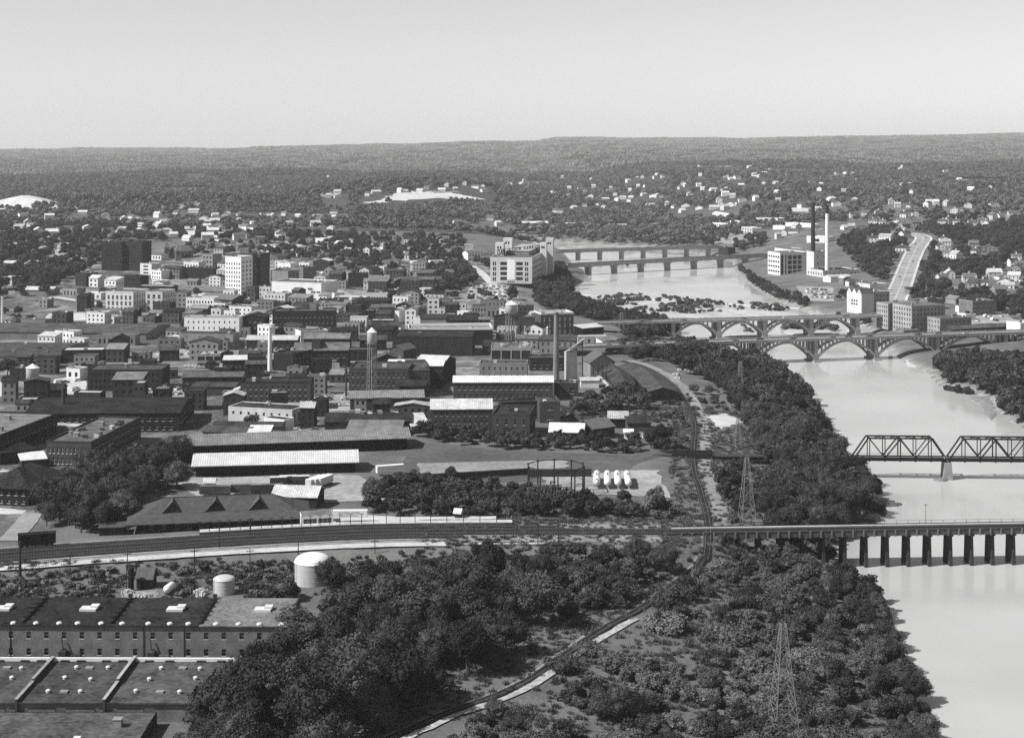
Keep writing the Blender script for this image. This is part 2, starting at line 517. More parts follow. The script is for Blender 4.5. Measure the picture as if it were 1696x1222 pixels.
def patch(name, corners_px, m, label, dz=0.12, n=8, kind='structure', jag=0.0, free=True):
    """sheet over the land from four picture corners (clockwise), mapped bilinearly"""
    c = [P(*q) for q in corners_px]
    mb = MB()
    g = []
    for j in range(n+1):
        row = []
        for i in range(n+1):
            u, v = i/n, j/n
            p = c[0]*(1-u)*(1-v)+c[1]*u*(1-v)+c[2]*u*v+c[3]*(1-u)*v
            if jag and (i in (0, n) or j in (0, n)):
                p = p + Vector((random.uniform(-jag, jag), random.uniform(-jag, jag), 0))
            row.append((p.x, p.y))
        g.append(row)
    arr = np.array(g); z = ground_arr(arr[..., 0], arr[..., 1])+dz
    for j in range(n):
        for i in range(n):
            mb.poly([(*g[a][b], z[a, b]) for a, b in ((j, i), (j, i+1), (j+1, i+1), (j+1, i))])
    if free:
        mid = (c[0]+c[2])/2
        for j in range(0, n+1, 2):
            for i in range(0, n+1, 2):
                occ(g[j][i][0], g[j][i][1], 3.0)
    # orient upward
    o = mb.build(name, m)
    if o.data.polygons and o.data.polygons[0].normal.z < 0:
        o.data.flip_normals()
    return tag(o, label, kind=kind)
# ------------------------------------------------------------------ buildings
_wcache = {}
def window_mesh(w, h, style='plain', glass='glass', frame='sill'):
    k = (round(w, 2), round(h, 2), style, glass, frame)
    if k in _wcache: return _wcache[k]
    mb = MB()
    mb.use(M[glass]); mb.poly([(0,0,0),(w,0,0),(w,0,h),(0,0,h)])
    t = min(0.14, w*0.09)
    if style != 'bare':
        mb.use(M[frame])
        mb.box(-0.08, -0.42, -0.16, w+0.08, -0.02, 0.0)                       # sill
        mb.box(0, -0.07, h*0.5-t/2, w, -0.01, h*0.5+t/2)                      # meeting rail
        if style == 'cross' or w > 2.2:
            n = max(1, int(w/1.6))
            for k2 in range(1, n+1):
                xx = w*k2/(n+1); mb.box(xx-t/2, -0.08, 0, xx+t/2, -0.01, h)
    _wcache[k] = mb.mesh('window')
    return _wcache[k]

def facade(mb, o, u, n, Wd, H, wins, depth):
    """wall face in the plane o + a*u + b*z, outward normal n, openings cut and lined; u,n are 3-D unit vectors"""
    us = sorted({0.0, Wd} | {round(w[0], 4) for w in wins} | {round(w[2], 4) for w in wins})
    vs = sorted({0.0, H} | {round(w[1], 4) for w in wins} | {round(w[3], 4) for w in wins})
    holes = {}
    def pt(a, b, d=0.0):
        return (o[0]+u[0]*a-n[0]*d, o[1]+u[1]*a-n[1]*d, o[2]+b)
    ui = {a: i for i, a in enumerate(us)}; vi = {b: i for i, b in enumerate(vs)}
    hole = np.zeros((len(us), len(vs)), bool)
    for w in wins:
        a0, b0, a1, b1 = (round(q, 4) for q in w[:4])
        hole[ui[a0]:ui[a1], vi[b0]:vi[b1]] = True
        mb.poly([pt(a0,b0), pt(a0,b0,depth), pt(a0,b1,depth), pt(a0,b1)])
        mb.poly([pt(a1,b0,depth), pt(a1,b0), pt(a1,b1), pt(a1,b1,depth)])
        mb.poly([pt(a0,b0,depth), pt(a0,b0), pt(a1,b0), pt(a1,b0,depth)])
        mb.poly([pt(a0,b1), pt(a0,b1,depth), pt(a1,b1,depth), pt(a1,b1)])
    for i in range(len(us)-1):
        j = 0
        while j < len(vs)-1:
            if hole[i, j]: j += 1; continue
            k = j
            while k < len(vs)-1 and not hole[i, k]: k += 1
            mb.poly([pt(us[i],vs[j]), pt(us[i+1],vs[j]), pt(us[i+1],vs[k]), pt(us[i],vs[k])])
            j = k

def grid_windows(Wd, H, spec):
    """spec: dict(c=cols, r=rows, w=fraction, h=fraction, lo, hi, m=margin fraction)"""
    if 'list' in spec:
        return [(a*Wd, b*H, c*Wd, d*H) for a, b, c, d in spec['list']]
    c, r = spec['c'], spec['r']
    m = spec.get('m', 0.03)*Wd
    lo, hi = spec.get('lo', 0.06)*H, spec.get('hi', 0.94)*H
    cw, ch = (Wd-2*m)/c, (hi-lo)/r
    w, h = cw*spec.get('w', 0.45), ch*spec.get('h', 0.55)
    out = []
    for j in range(r):
        for i in range(c):
            if spec.get('skip') and (i, j) in spec['skip']: continue
            u = m+cw*(i+0.5)-w/2; v = lo+ch*(j+0.5)-h/2
            out.append((u, v, u+w, v+h))
    return out

def building(name, label, cat, p0, p1, ytop=None, depth=20.0, h=None, wall='brick', roof='felt', rt='flat', rise=2.0, ov=0.5, par=0.7,
             front=None, left=None, right=None, group=None, cop=None, style='plain', clutter=None, chim=0, A=None, B=None, base=0.4, zoff=0.0, reveal=0.3, bays=0, glass='glass'):
    """box building: p0,p1 picture points of the foot of the front wall (left, right); ytop row of the eaves at the left corner"""
    A = P(*p0) if A is None else A; B = P(*p1) if B is None else B
    d = Vector((B.x-A.x, B.y-A.y)); Wd = d.length; ang = math.atan2(d.y, d.x)
    zb = min(A.z, B.z)-base+zoff
    H = (HC-(ytop-YH)/F*A.y)-zb if h is None else h+base
    H = max(H, 2.2)
    root = empty(name, (A.x, A.y, zb), ang, label, cat, group)
    wm_, rm_ = M[wall], M[roof]
    mb = MB()
    X, Y = (1,0,0), (0,1,0)
    faces = {'front': ((0,0,0), (1,0,0), (0,-1,0), Wd, front), 'right': ((Wd,0,0), (0,1,0), (1,0,0), depth, right),
             'back': ((Wd,depth,0), (-1,0,0), (0,1,0), Wd, None), 'left': ((0,depth,0), (0,-1,0), (-1,0,0), depth, left)}
    for k, (o, u, n, w_, spec) in faces.items():
        wins = grid_windows(w_, H, spec) if spec else []
        facade(mb, o, u, n, w_, H, wins, reveal)
        for (u0, v0, u1, v1) in wins:
            me_ = window_mesh(u1-u0, v1-v0, style if spec.get('st') is None else spec['st'], spec.get('g', glass))
            o_ = link('window', me_, root, (o[0]+u[0]*u0-n[0]*(reveal-0.02), o[1]+u[1]*u0-n[1]*(reveal-0.02), v0), math.atan2(u[1], u[0]))
    t = 0.25
    if rt in ('gx', 'gy', 'hip', 'shed', 'saw'):
        if rt == 'gx':
            for xx in (0, Wd):
                pts = [(xx,0,H),(xx,depth,H),(xx,depth/2,H+rise)]
                mb.poly(pts if xx else pts[::-1])
        elif rt == 'gy':
            for yy in (0, depth):
                pts = [(0,yy,H),(Wd,yy,H),(Wd/2,yy,H+rise)]
                mb.poly(pts if yy == 0 else pts[::-1])
        elif rt == 'shed':
            mb.poly([(Wd,0,H),(Wd,depth,H),(Wd,depth,H+rise)]); mb.poly([(0,0,H),(0,depth,H+rise),(0,depth,H)])
            mb.poly([(Wd,depth,H),(0,depth,H),(0,depth,H+rise),(Wd,depth,H+rise)])
        mb.build('wall', wm_, root)
        rb = MB()
        e = 0.02
        def slab(a, b, c, d_):
            up = (0, 0, t)
            P4 = [Vector(q)+Vector((0,0,e)) for q in (a, b, c, d_)]
            Q4 = [q+Vector(up) for q in P4]
            rb.poly(Q4); rb.poly(P4[::-1])
            for i in range(4):
                j = (i+1) % 4
                rb.poly([P4[i], P4[j], Q4[j], Q4[i]])
        s = rise/(depth/2) if rt == 'gx' else (rise/(Wd/2) if rt == 'gy' else rise/depth)
        if rt == 'gx':
            slab((-ov,-ov,H-s*ov),(Wd+ov,-ov,H-s*ov),(Wd+ov,depth/2,H+rise),(-ov,depth/2,H+rise))
            slab((Wd+ov,depth+ov,H-s*ov),(-ov,depth+ov,H-s*ov),(-ov,depth/2,H+rise),(Wd+ov,depth/2,H+rise))
        elif rt == 'gy':
            slab((-ov,depth+ov,H-s*ov),(-ov,-ov,H-s*ov),(Wd/2,-ov,H+rise),(Wd/2,depth+ov,H+rise))
            slab((Wd+ov,-ov,H-s*ov),(Wd+ov,depth+ov,H-s*ov),(Wd/2,depth+ov,H+rise),(Wd/2,-ov,H+rise))
        elif rt == 'shed':
            slab((-ov,-ov,H-s*ov),(Wd+ov,-ov,H-s*ov),(Wd+ov,depth+ov,H+rise+s*ov),(-ov,depth+ov,H+rise+s*ov))
        elif rt == 'hip':
            k = min(Wd, depth)/2
            z0 = H+e
            a_, b_, c_, d__ = (-ov,-ov,z0),(Wd+ov,-ov,z0),(Wd+ov,depth+ov,z0),(-ov,depth+ov,z0)
            if Wd >= depth: r1, r2 = (k,depth/2,H+rise),(Wd-k,depth/2,H+rise)
            else: r1, r2 = (Wd/2,k,H+rise),(Wd/2,depth-k,H+rise)
            rb.poly([d__, c_, b_, a_])
            if Wd >= depth:
                rb.poly([a_, b_, r2, r1]); rb.poly([b_, c_, r2]); rb.poly([c_, d__, r1, r2]); rb.poly([d__, a_, r1])
            else:
                rb.poly([a_, b_, r1]); rb.poly([b_, c_, r2, r1]); rb.poly([c_, d__, r2]); rb.poly([d__, a_, r1, r2])
        rf = rb.build('roof', rm_, root)
    else:
        mb.build('wall', wm_, root)
        rb = MB(); rb.poly([(0.2,0.2,H-0.05),(Wd-0.2,0.2,H-0.05),(Wd-0.2,depth-0.2,H-0.05),(0.2,depth-0.2,H-0.05)])
        rf = rb.build('roof', rm_, root)
        if par > 0:
            pb = MB(); w = 0.35; q = 0.06
            pb.box(-q,-q,H,Wd+q,w,H+par); pb.box(-q,depth-w,H,Wd+q,depth+q,H+par)
            pb.box(-q,w,H,w,depth-w,H+par); pb.box(Wd-w,w,H,Wd+q,depth-w,H+par)
            pb.build('parapet', M[cop] if cop else wm_, root)
    rr = random.Random(hash(name+label) % 9999 if False else len(label)*131+int(A.x*7+A.y*3))
    if clutter is None: clutter = rr.choice((1, 2, 2, 3)) if rt == 'flat' and depth > 8 and H > 4 else 0
    for _ in range(clutter):
        sx, sy, sz = rr.uniform(0.9, 2.6), rr.uniform(0.9, 2.4), rr.uniform(0.6, 1.7)
        x, y = rr.uniform(0.1, 0.85)*Wd, rr.uniform(0.12, 0.8)*depth
        zz = H
        if rt == 'gx': zz = H+rise*(1-abs(y-depth/2)/(depth/2))-0.1
        vb = MB().use(M[rr.choice(['steelg', 'tind', 'felt', 'sill'])]); vb.box(x, y, zz-0.06, x+sx, y+sy, zz+sz); vb.box(x-0.12, y-0.12, zz+sz, x+sx+0.12, y+sy+0.12, zz+sz+0.12)
        vb.build('roof_vent', None, root)
    for k in range(chim):
        x = Wd*(k+1)/(chim+1); y = depth*0.5
        cb_ = MB(); cb_.box(x-0.6, y-0.6, H-0.2, x+0.6, y+0.6, H+rise+1.6); cb_.box(x-0.75, y-0.75, H+rise+1.6, x+0.75, y+0.75, H+rise+1.9)
        cb_.build('chimney', wm_, root)
    # keep trees out of the footprint
    ca, sa = math.cos(ang), math.sin(ang)
    nx_, ny_ = max(1, int(Wd/9)), max(1, int(depth/9))
    for i in range(nx_+1):
        for j in range(ny_+1):
            lx, ly = Wd*i/nx_, depth*j/ny_
            occ(A.x+lx*ca-ly*sa, A.y+lx*sa+ly*ca, 5.0)
    root['_w'] = Wd; root['_d'] = depth; root['_h'] = H
    return root

def roof_z(root): return root['_h']

# ------------------------------------------------------------------ bridges
def along(A, d, px):
    """distance along the line A + s*d at which it crosses picture column px"""
    t = (px-CX)/F
    return (t*A[1]-A[0])/(d[0]-t*d[1])

def copy_to(o, parent, loc):
    c = o.copy(); COL.objects.link(c); c.parent = parent; c.location = loc
    return c

def arch_bridge(name, label, A, B, ztop, width, piers, s0, s1, spring, ncol, group=None, rib_t=1.1, deck_m='conc', pier_w=3.2, lamp=True):
    d = Vector((B[0]-A[0], B[1]-A[1])).normalized(); ang = math.atan2(d.y, d.x)
    root = empty(name, (A[0], A[1], 0), ang, label, 'bridge', group)
    c = M[deck_m]
    dk = MB(); dk.box(s0, 0, ztop-1.0, s1, width, ztop-0.25); dk.build('deck', c, root)
    rd = MB(); rd.poly([(s0,0.9,ztop-0.24),(s1,0.9,ztop-0.24),(s1,width-0.9,ztop-0.24),(s0,width-0.9,ztop-0.24)]); rd.build('roadway', M['road'], root)
    for y in (0.0, width-0.35):
        pb = MB(); pb.box(s0, y, ztop-0.24, s1, y+0.35, ztop+0.75)
        pb.build('parapet', c, root)
        n = int((s1-s0)/9)
        for k in range(n+1):
            q = MB(); x = s0+(s1-s0)*k/n; q.box(x-0.25, y-0.06, ztop-0.24, x+0.25, y+0.41, ztop+0.95)
            q.build('parapet_post', c, root)
    pm = MB(); pm.box(-pier_w/2, 0.6, -2.5, pier_w/2, width-0.6, spring+0.5); pm.box(-pier_w*0.36, 0.9, spring+0.5, pier_w*0.36, width-0.9, ztop-1.02)
    pm.box(-pier_w*0.75, -1.2, -2.5, pier_w*0.75, width+1.2, 0.8)
    pme = pm.mesh('pier', c) if False else pm.mesh('pier', M['conc'])
    for s in piers: link('pier', pme, root, (s, 0, 0))
    crown = ztop-1.15
    for a, b in zip(piers[:-1], piers[1:]):
        L = b-a-pier_w*0.9; x0 = a+pier_w*0.45; N_ = 20
        def zc(x):
            t = (x-x0)/L*2-1
            return spring+(crown-rib_t-spring)*math.sqrt(max(0, 1-t*t*0.995)) if False else spring+(crown-rib_t*0.5-spring)*(1-t*t)
        for y in (0.7, width-0.7-1.6):
            rb = MB()
            xs = [x0+L*k/N_ for k in range(N_+1)]
            for k in range(N_):
                za, zb_ = zc(xs[k]), zc(xs[k+1])
                ta = rib_t*(1+0.5*abs(xs[k]-x0-L/2)/(L/2)); tb = rib_t*(1+0.5*abs(xs[k+1]-x0-L/2)/(L/2))
                p = [(xs[k],y,za-ta/2),(xs[k+1],y,zb_-tb/2),(xs[k+1],y,zb_+tb/2),(xs[k],y,za+ta/2)]
                q = [(a_[0],y+1.6,a_[2]) for a_ in p]
                rb.poly(p); rb.poly(q[::-1]); rb.poly([p[3],p[2],q[2],q[3]]); rb.poly([p[0],q[0],q[1],p[1]])
            rb.build('arch_rib', c, root)
            for k in range(1, ncol):
                x = x0+L*k/ncol
                z = zc(x)+rib_t*0.5
                if ztop-1.02-z > 0.7:
                    cb_ = MB(); cb_.box(x-0.38, y+0.25, z-0.3, x+0.38, y+1.35, ztop-1.01)
                    cb_.build('spandrel_column', c, root)
    return root

def girder_bridge(name, label, A, B, ztop, width, piers, s0, s1, depth=1.8, pier_w=2.2, m='concd', rail=True, group=None, pm_='conc'):
    d = Vector((B[0]-A[0], B[1]-A[1])).normalized(); ang = math.atan2(d.y, d.x)
    root = empty(name, (A[0], A[1], 0), ang, label, 'bridge', group)
    for y in (0.0, width-0.5):
        g = MB(); g.box(s0, y, ztop-depth, s1, y+0.5, ztop-0.02); g.build('girder', M[m], root)
    dk = MB(); dk.box(s0, 0.52, ztop-0.6, s1, width-0.52, ztop-0.1); dk.build('deck', M['road'], root)
    if rail:
        for y in (0.05, width-0.3):
            rb = MB(); rb.box(s0, y, ztop, s1, y+0.25, ztop+0.9); rb.build('parapet', M[m], root)
    p_ = MB(); p_.box(-pier_w/2, 0.3, -2.5, pier_w/2, width-0.3, ztop-depth-0.9); p_.box(-pier_w*0.8, -0.3, ztop-depth-0.9, pier_w*0.8, width+0.3, ztop-depth-0.02)
    pme = p_.mesh('pier', M[pm_])
    for s in piers: link('pier', pme, root, (s, 0, 0))
    return root
# ------------------------------------------------------------------ main street arch bridge, second arch bridge, far girder bridges
def line_at(z, a, b): return W0(a[0], a[1], z), W0(b[0], b[1], z)

A1, B1 = line_at(14.5, (960, 575), (1696, 551))
d1 = np.array(B1)-np.array(A1); d1 /= np.linalg.norm(d1)
S1 = lambda px: along(A1, d1, px)
arch_bridge('arch_bridge', 'long pale concrete arch bridge with open spandrels, in front of the tall mill', A1, B1, 14.5, 13.0,
            [S1(q) for q in (1062, 1158, 1255, 1353, 1453, 1555, 1668, 1790)], -14, S1(1850), 3.2, 15)
A2, B2 = line_at(13.5, (1000, 536), (1450, 524))
d2 = np.array(B2)-np.array(A2); d2 /= np.linalg.norm(d2)
S2 = lambda px: along(A2, d2, px)
arch_bridge('arch_bridge', 'low concrete arch bridge upstream of the long one, among bushy islands', A2, B2, 13.5, 12.0,
            [S2(q) for q in (1040, 1116, 1192, 1268, 1345, 1422)], -4, S2(1475), 4.0, 9, rib_t=1.3, pier_w=4.0)
A3, B3 = line_at(10.5, (940, 441), (1265, 424))
d3 = np.array(B3)-np.array(A3); d3 /= np.linalg.norm(d3)
S3 = lambda px: along(A3, d3, px)
girder_bridge('girder_bridge', 'flat covered girder bridge joining the two riverside fabric mills', A3, B3, 12.0, 9.0, [S3(q) for q in (978, 1021, 1065, 1109, 1153, 1197, 1238)], 0, S3(1272), depth=3.2, pier_w=3.2, m='conc')
A4, B4 = line_at(11.0, (925, 417), (1200, 409))
d4 = np.array(B4)-np.array(A4); d4 /= np.linalg.norm(d4)
S4 = lambda px: along(A4, d4, px)
girder_bridge('girder_bridge', 'farthest dark girder bridge beyond the covered one', A4, B4, 12.0, 9.0, [S4(q) for q in range(960, 1190, 36)], 0, S4(1192), depth=2.6, pier_w=2.6, m='conc')

# ------------------------------------------------------------------ railway tracks
def track(name, label, pts, z=None, gauge=1.5, ballast=3.2, bm='ballast', dz=0.1):
    """pts: 2-D world points; z: fixed height of the bed or None for the land"""
    pts = resample(pts, 4.0)
    root = empty(name, (0, 0, 0), 0, label, None, None, 'structure')
    b = MB(); strip(b, pts, -ballast/2, ballast/2, dz+0.12, z, nacross=2); b.build('ballast_bed', M[bm], root)
    for s in (-1, 1):
        r_ = MB(); strip(r_, pts, s*gauge/2-0.09, s*gauge/2+0.09, dz+0.42, z)
        strip(r_, pts, s*gauge/2-0.09, s*gauge/2-0.088, dz+0.42, z)
        r_.build('rail', M['rail'], root)
    t = MB()
    fine = resample(pts, 0.75); nn = normals2(fine); a = np.array(fine); tt = np.stack([nn[:, 1], -nn[:, 0]], -1)
    zz = np.full(len(a), z) if z is not None else ground_arr(a[:, 0], a[:, 1])
    for i in range(len(a)):
        p, q, u = a[i], nn[i]*1.3, tt[i]*0.13
        z0 = zz[i]+dz+0.26
        t.poly([(*(p-q-u), z0), (*(p-q+u), z0), (*(p+q+u), z0), (*(p+q-u), z0)])
    tag(t.build('sleepers', M['wood'], root), kind='stuff')
    for k in range(0, len(pts), 2): occ(pts[k][0], pts[k][1], 2.6)
    return root

rail_line = smooth_line([tuple(q) for q in rail_xy], 10)
end = np.array(rail_line[-1]); bd = np.array([0.9981, 0.0617])
deck_line = [end+bd*s for s in np.linspace(0, 230, 40)]
rail_line = rail_line[:-1]
nnr = normals2(rail_line)
bed = MB(); strip(bed, rail_line, -13, 11, 0.02, RAILZ-0.35, nacross=2)
tag(bed.build('rail_yard_bed', M['ballast']), 'dark ballast bed of the railway yard', kind='structure')
def offline(pts, o):
    nn = normals2(pts); return [np.array(p)+nn[i]*o for i, p in enumerate(pts)]
full = rail_line+deck_line
for k, o in enumerate((-2.2, 2.2)):
    track('railway_track', ['near main track running on to the river bridge', 'far main track running on to the river bridge'][k], offline(full, o), RAILZ-0.25, bm='cinder')
sid = [p for p in rail_line if p[0] < 20]
track('railway_track', 'siding beside the platform', offline(sid, 6.4)[:-1], RAILZ-0.25, bm='cinder')
sid2 = [p for p in rail_line if p[0] < -15]
track('railway_track', 'rusty siding along the gravel road', offline(sid2, -6.2), RAILZ-0.25, bm='cinder')

for o0, o1, lb in ((-4.6, -3.9, 'pale ballast strip beside the near main track'), (3.9, 4.7, 'pale ballast strip beside the far main track'), (-9.6, -8.0, 'pale ballast strip beyond the rusty siding')):
    g = MB(); strip(g, [p for p in rail_line if o0 > -5 or p[0] < -15], o0, o1, 0.12, RAILZ-0.35, jitter=0.15)
    tag(g.build('ballast_strip', M['dirt']), lb, kind='structure')
# platform with posts, gravel service road, yard road
plat = [p for p in rail_line if -100 < p[0] < 3]
pb = MB()
pa = offline(plat, 8.6); pc = offline(plat, 12.4)
for i in range(len(plat)-1):
    z0, z1 = RAILZ-0.3, RAILZ+0.75
    a, b, c, d = pa[i], pa[i+1], pc[i+1], pc[i]
    pb.use(M['path']).poly([(*a, z1), (*b, z1), (*c, z1), (*d, z1)])
    pb.use(M['concd']).poly([(*a, z0), (*b, z0), (*b, z1), (*a, z1)]).poly([(*c, z0), (*d, z0), (*d, z1), (*c, z1)])
tag(pb.build('station_platform'), 'long pale station platform with dark edge between the tracks', kind='structure')
post = MB().use(M['steel']); post.lathe([(0.13, 0), (0.11, 3.4)], 6); post.bar((-0.9, 0, 3.3), (0.9, 0, 3.3), 0.12)
post_me = post.mesh('platform_post')
pl = resample(offline(plat, 9.2), 5.4)
for p in pl:
    tag(link('platform_post', post_me, None, (p[0], p[1], RAILZ+0.7), 0.06), 'slim dark post standing on the long station platform', 'post', 'posts along the station platform')
rp = [p for p in rail_line if p[0] < -20]
g = MB(); strip(g, rp, -17.6, -12.6, 0.10, RAILZ-0.35, jitter=0.25, nacross=1)
tag(g.build('gravel_road', M['path']), 'white gravel service road below the tracks', kind='structure')
g = MB(); strip(g, [p for p in rail_line if -20 < p[0] < 12], -16.0, -14.2, 0.10, RAILZ-0.35, jitter=0.5)
tag(g.build('gravel_patch', M['path']), 'worn white gravel patch beside the tracks', kind='structure')
g = MB(); strip(g, [p for p in rail_line if -60 < p[0] < 0], 16.5, 20.5, 0.4, RAILZ-0.35, jitter=0.4)
tag(g.build('yard_road', M['path']), 'pale yard road behind the platform', kind='structure')

# ------------------------------------------------------------------ railway viaduct over the river
def railway_viaduct():
    A = end-np.array([-bd[1], bd[0]])*4.6
    root = empty('railway_viaduct', (A[0], A[1], 0), math.atan2(bd[1], bd[0]), 'dark steel railway viaduct on close narrow piers crossing the pale river', 'bridge')
    L = 215.0; zt = RAILZ+0.35
    for y in (0.0, 8.7):
        g = MB(); g.box(0, y, zt-1.75, L, y+0.5, zt); g.build('girder', M['concd'], root)
        w = MB(); w.box(0, y-0.15 if y == 0 else y+0.5, zt+0.02, L, y if y == 0 else y+0.65, zt+0.14)
        for q in range(0, int(L), 4): w.box(q, y+0.18, zt, q+0.1, y+0.28, zt+1.05)
        w.box(0, y+0.19, zt+1.05, L, y+0.27, zt+1.13)
        w.build('handrail', M['steel'], root)
    dk = MB(); dk.box(0, 0.52, zt-1.2, L, 8.68, zt-0.62); dk.build('deck', M['cinder'], root)
    wk = MB(); wk.box(0, 7.5, zt-0.6, L, 8.6, zt-0.05); wk.build('walkway', M['path'], root)
    br = MB(); br.box(-0.22, -0.34, zt-1.9, 0.22, -0.02, zt+0.18)
    bme = br.mesh('bracket', M['tind'])
    for k in range(int(L/3.55)): link('bracket', bme, root, (2.0+k*3.55, 0, 0))
    p = MB()
    def frus(x0, x1, y0, y1, z0, z1, tx, ty):
        a = [(x0,y0,z0),(x1,y0,z0),(x1,y1,z0),(x0,y1,z0)]; b = [(x0+tx,y0+ty,z1),(x1-tx,y0+ty,z1),(x1-tx,y1-ty,z1),(x0+tx,y1-ty,z1)]
        p.poly(b)
        for i in range(4):
            j = (i+1) % 4; p.poly([a[i], a[j], b[j], b[i]])
    frus(-0.62, 0.62, 1.0, 7.9, -3.0, zt-2.5, 0.18, 0.5)
    p.box(-0.7, 0.9, zt-2.5, 0.7, 8.2, zt-1.77)
    pme = p.mesh('pier', mat('shade_dark_pier', 0.055, 0.95, 0.5, 0.25, 1.5, streak=True))  # pier colour darkened to carry the shade below the deck
    k = 14.0
    while k < L:
        link('pier', pme, root, (k, 0, 0)); k += 7.1
    ab = MB(); ab.box(-6, -1.0, -1, -0.05, 10.4, zt-0.7); ab.box(-0.04, -1.0, -1, 0.9, 10.4, zt-1.8); ab.build('abutment', M['concd'], root)
    m_ = MB(); s = along((A[0], A[1]), bd, 1548); m_.lathe([(0.09, zt), (0.07, zt+6.5)], 6, (s, 9.0, 0)); m_.bar((s-0.8, 9.0, zt+6.2), (s+0.8, 9.0, zt+6.2), 0.1); m_.build('mast', M['steel'], root)
railway_viaduct()

# ------------------------------------------------------------------ truss bridge and its approach
def truss_bridge():
    A = np.array(W0(1415, 793)); B = np.array(W0(1568, 794.5))
    d = (B-A); Ls = np.linalg.norm(d); d /= Ls
    root = empty('truss_bridge', (A[0], A[1], 0), math.atan2(d[1], d[0]), 'black steel through truss bridge on a single stone pier', 'bridge')
    zt, zb, wd = 17.0, 8.6, 5.6
    st = M['steel']
    for sp in range(3):
        o = sp*(Ls+1.2)
        xs = [o+Ls*k/6 for k in range(7)]
        for y in (0.0, wd):
            def piece(nm, a, b, w, h=None):
                q = MB(); q.bar(a, b, w, h); q.build(nm, st, root)
            piece('end_post', (xs[0], y, zb), (xs[1]-0.6, y, zt), 0.55)
            piece('end_post', (xs[6], y, zb), (xs[5]+0.6, y, zt), 0.55)
            piece('top_chord', (xs[1]-0.7, y, zt), (xs[5]+0.7, y, zt), 0.5, 0.6)
            piece('bottom_chord', (xs[0], y, zb), (xs[6], y, zb), 0.45, 0.55)
            for k in range(1, 6): piece('vertical', (xs[k], y, zb), (xs[k], y, zt), 0.34 if k != 3 else 0.45)
            for k, (i, j) in enumerate(((1, 2), (3, 2), (3, 4), (5, 4))):
                piece('diagonal', (xs[i], y, zt-0.2), (xs[j], y, zb+0.2), 0.36 if k in (0, 3) else 0.5)
            q = MB(); q.bar((xs[0], y-0.3, zb+1.2), (xs[6], y-0.3, zb+1.2), 0.09); q.build('handrail', st, root)
        for k in range(1, 6):
            q = MB(); q.bar((xs[k], 0.25, zt), (xs[k], wd-0.25, zt), 0.4); q.build('strut', st, root)
            if k < 5:
                q = MB(); q.bar((xs[k], 0.25, zt-0.05), (xs[k+1], wd-0.25, zt-0.05), 0.16); q.bar((xs[k+1], 0.25, zt+0.15), (xs[k], wd-0.25, zt+0.15), 0.16); q.build('lateral_brace', st, root)
        dk = MB(); dk.box(o+0.1, 0.35, zb-1.1, o+Ls-0.1, wd-0.35, zb-0.35)
        dk.build('deck', st, root)
        fl = MB()
        for k in range(7): fl.box(xs[k]-0.2, -0.2, zb-1.35, xs[k]+0.2, wd+0.2, zb-1.12)
        fl.build('floor_beams', st, root)
        p = MB()
        a = [(-1.9, -0.9, -3), (1.9, -0.9, -3), (1.9, wd+0.9, -3), (-1.9, wd+0.9, -3)]
        b = [(-1.45, -0.2, zb-1.4), (1.45, -0.2, zb-1.4), (1.45, wd+0.2, zb-1.4), (-1.45, wd+0.2, zb-1.4)]
        p.poly(b)
        for i in range(4):
            j = (i+1) % 4; p.poly([a[i], a[j], b[j], b[i]])
        link('pier', p.mesh('pier', M['conc']), root, (o+Ls+0.6, 0, 0))
        rk = MB(); rk.lathe([(3.2, -1.5), (2.9, 0.3), (1.6, 0.9)], 9, (o+Ls-2.6, -0.5, 0)); rk.build('footing', M['rock'], root)
    # deck girder approach over the land on the south side
    Lw = A[0]-W0(1085, 768, 8)[0]
    for y in (0.4, wd-0.8):
        g = MB(); g.box(-Lw, y, zb-1.9, -0.4, y+0.4, zb-0.1); g.build('approach_girder', st, root)
    dk = MB(); dk.box(-Lw, 0.0, zb-0.08, -0.4, wd, zb+0.25); dk.build('approach_deck', M['wood'], root)
    for y in (0.05, wd-0.15):
        q = MB(); q.box(-Lw, y, zb+1.0, -0.4, y+0.1, zb+1.12)
        for k in range(int(Lw/3)): q.box(-Lw+k*3, y, zb+0.25, -Lw+k*3+0.1, y+0.1, zb+1.0)
        q.build('handrail', M['tind'], root)
    k = -4.0
    while k > -Lw:
        q = MB()
        for y in (0.3, 2.6, wd-0.5): q.bar((k, y+(y-2.7)*0.12, 1.0), (k, y, zb-1.9), 0.4)
        q.bar((k, 0.0, zb-2.0), (k, wd, zb-2.0), 0.4)
        q.build('trestle_bent', M['wood'], root); k -= 9.5
    # plate girder span lifted over the spur track
    s = (W0(1150, 768, 8)[0]-A[0])
    g = MB(); g.box(s-8, -0.3, zb-0.6, s+9, 0.35, zb+1.7); g.box(s-8, wd-0.35, zb-0.6, s+9, wd+0.3, zb+1.7); g.build('plate_girder', st, root)
    # earth bank at the end of the approach
    return A, d, Lw, zb
TB = truss_bridge()
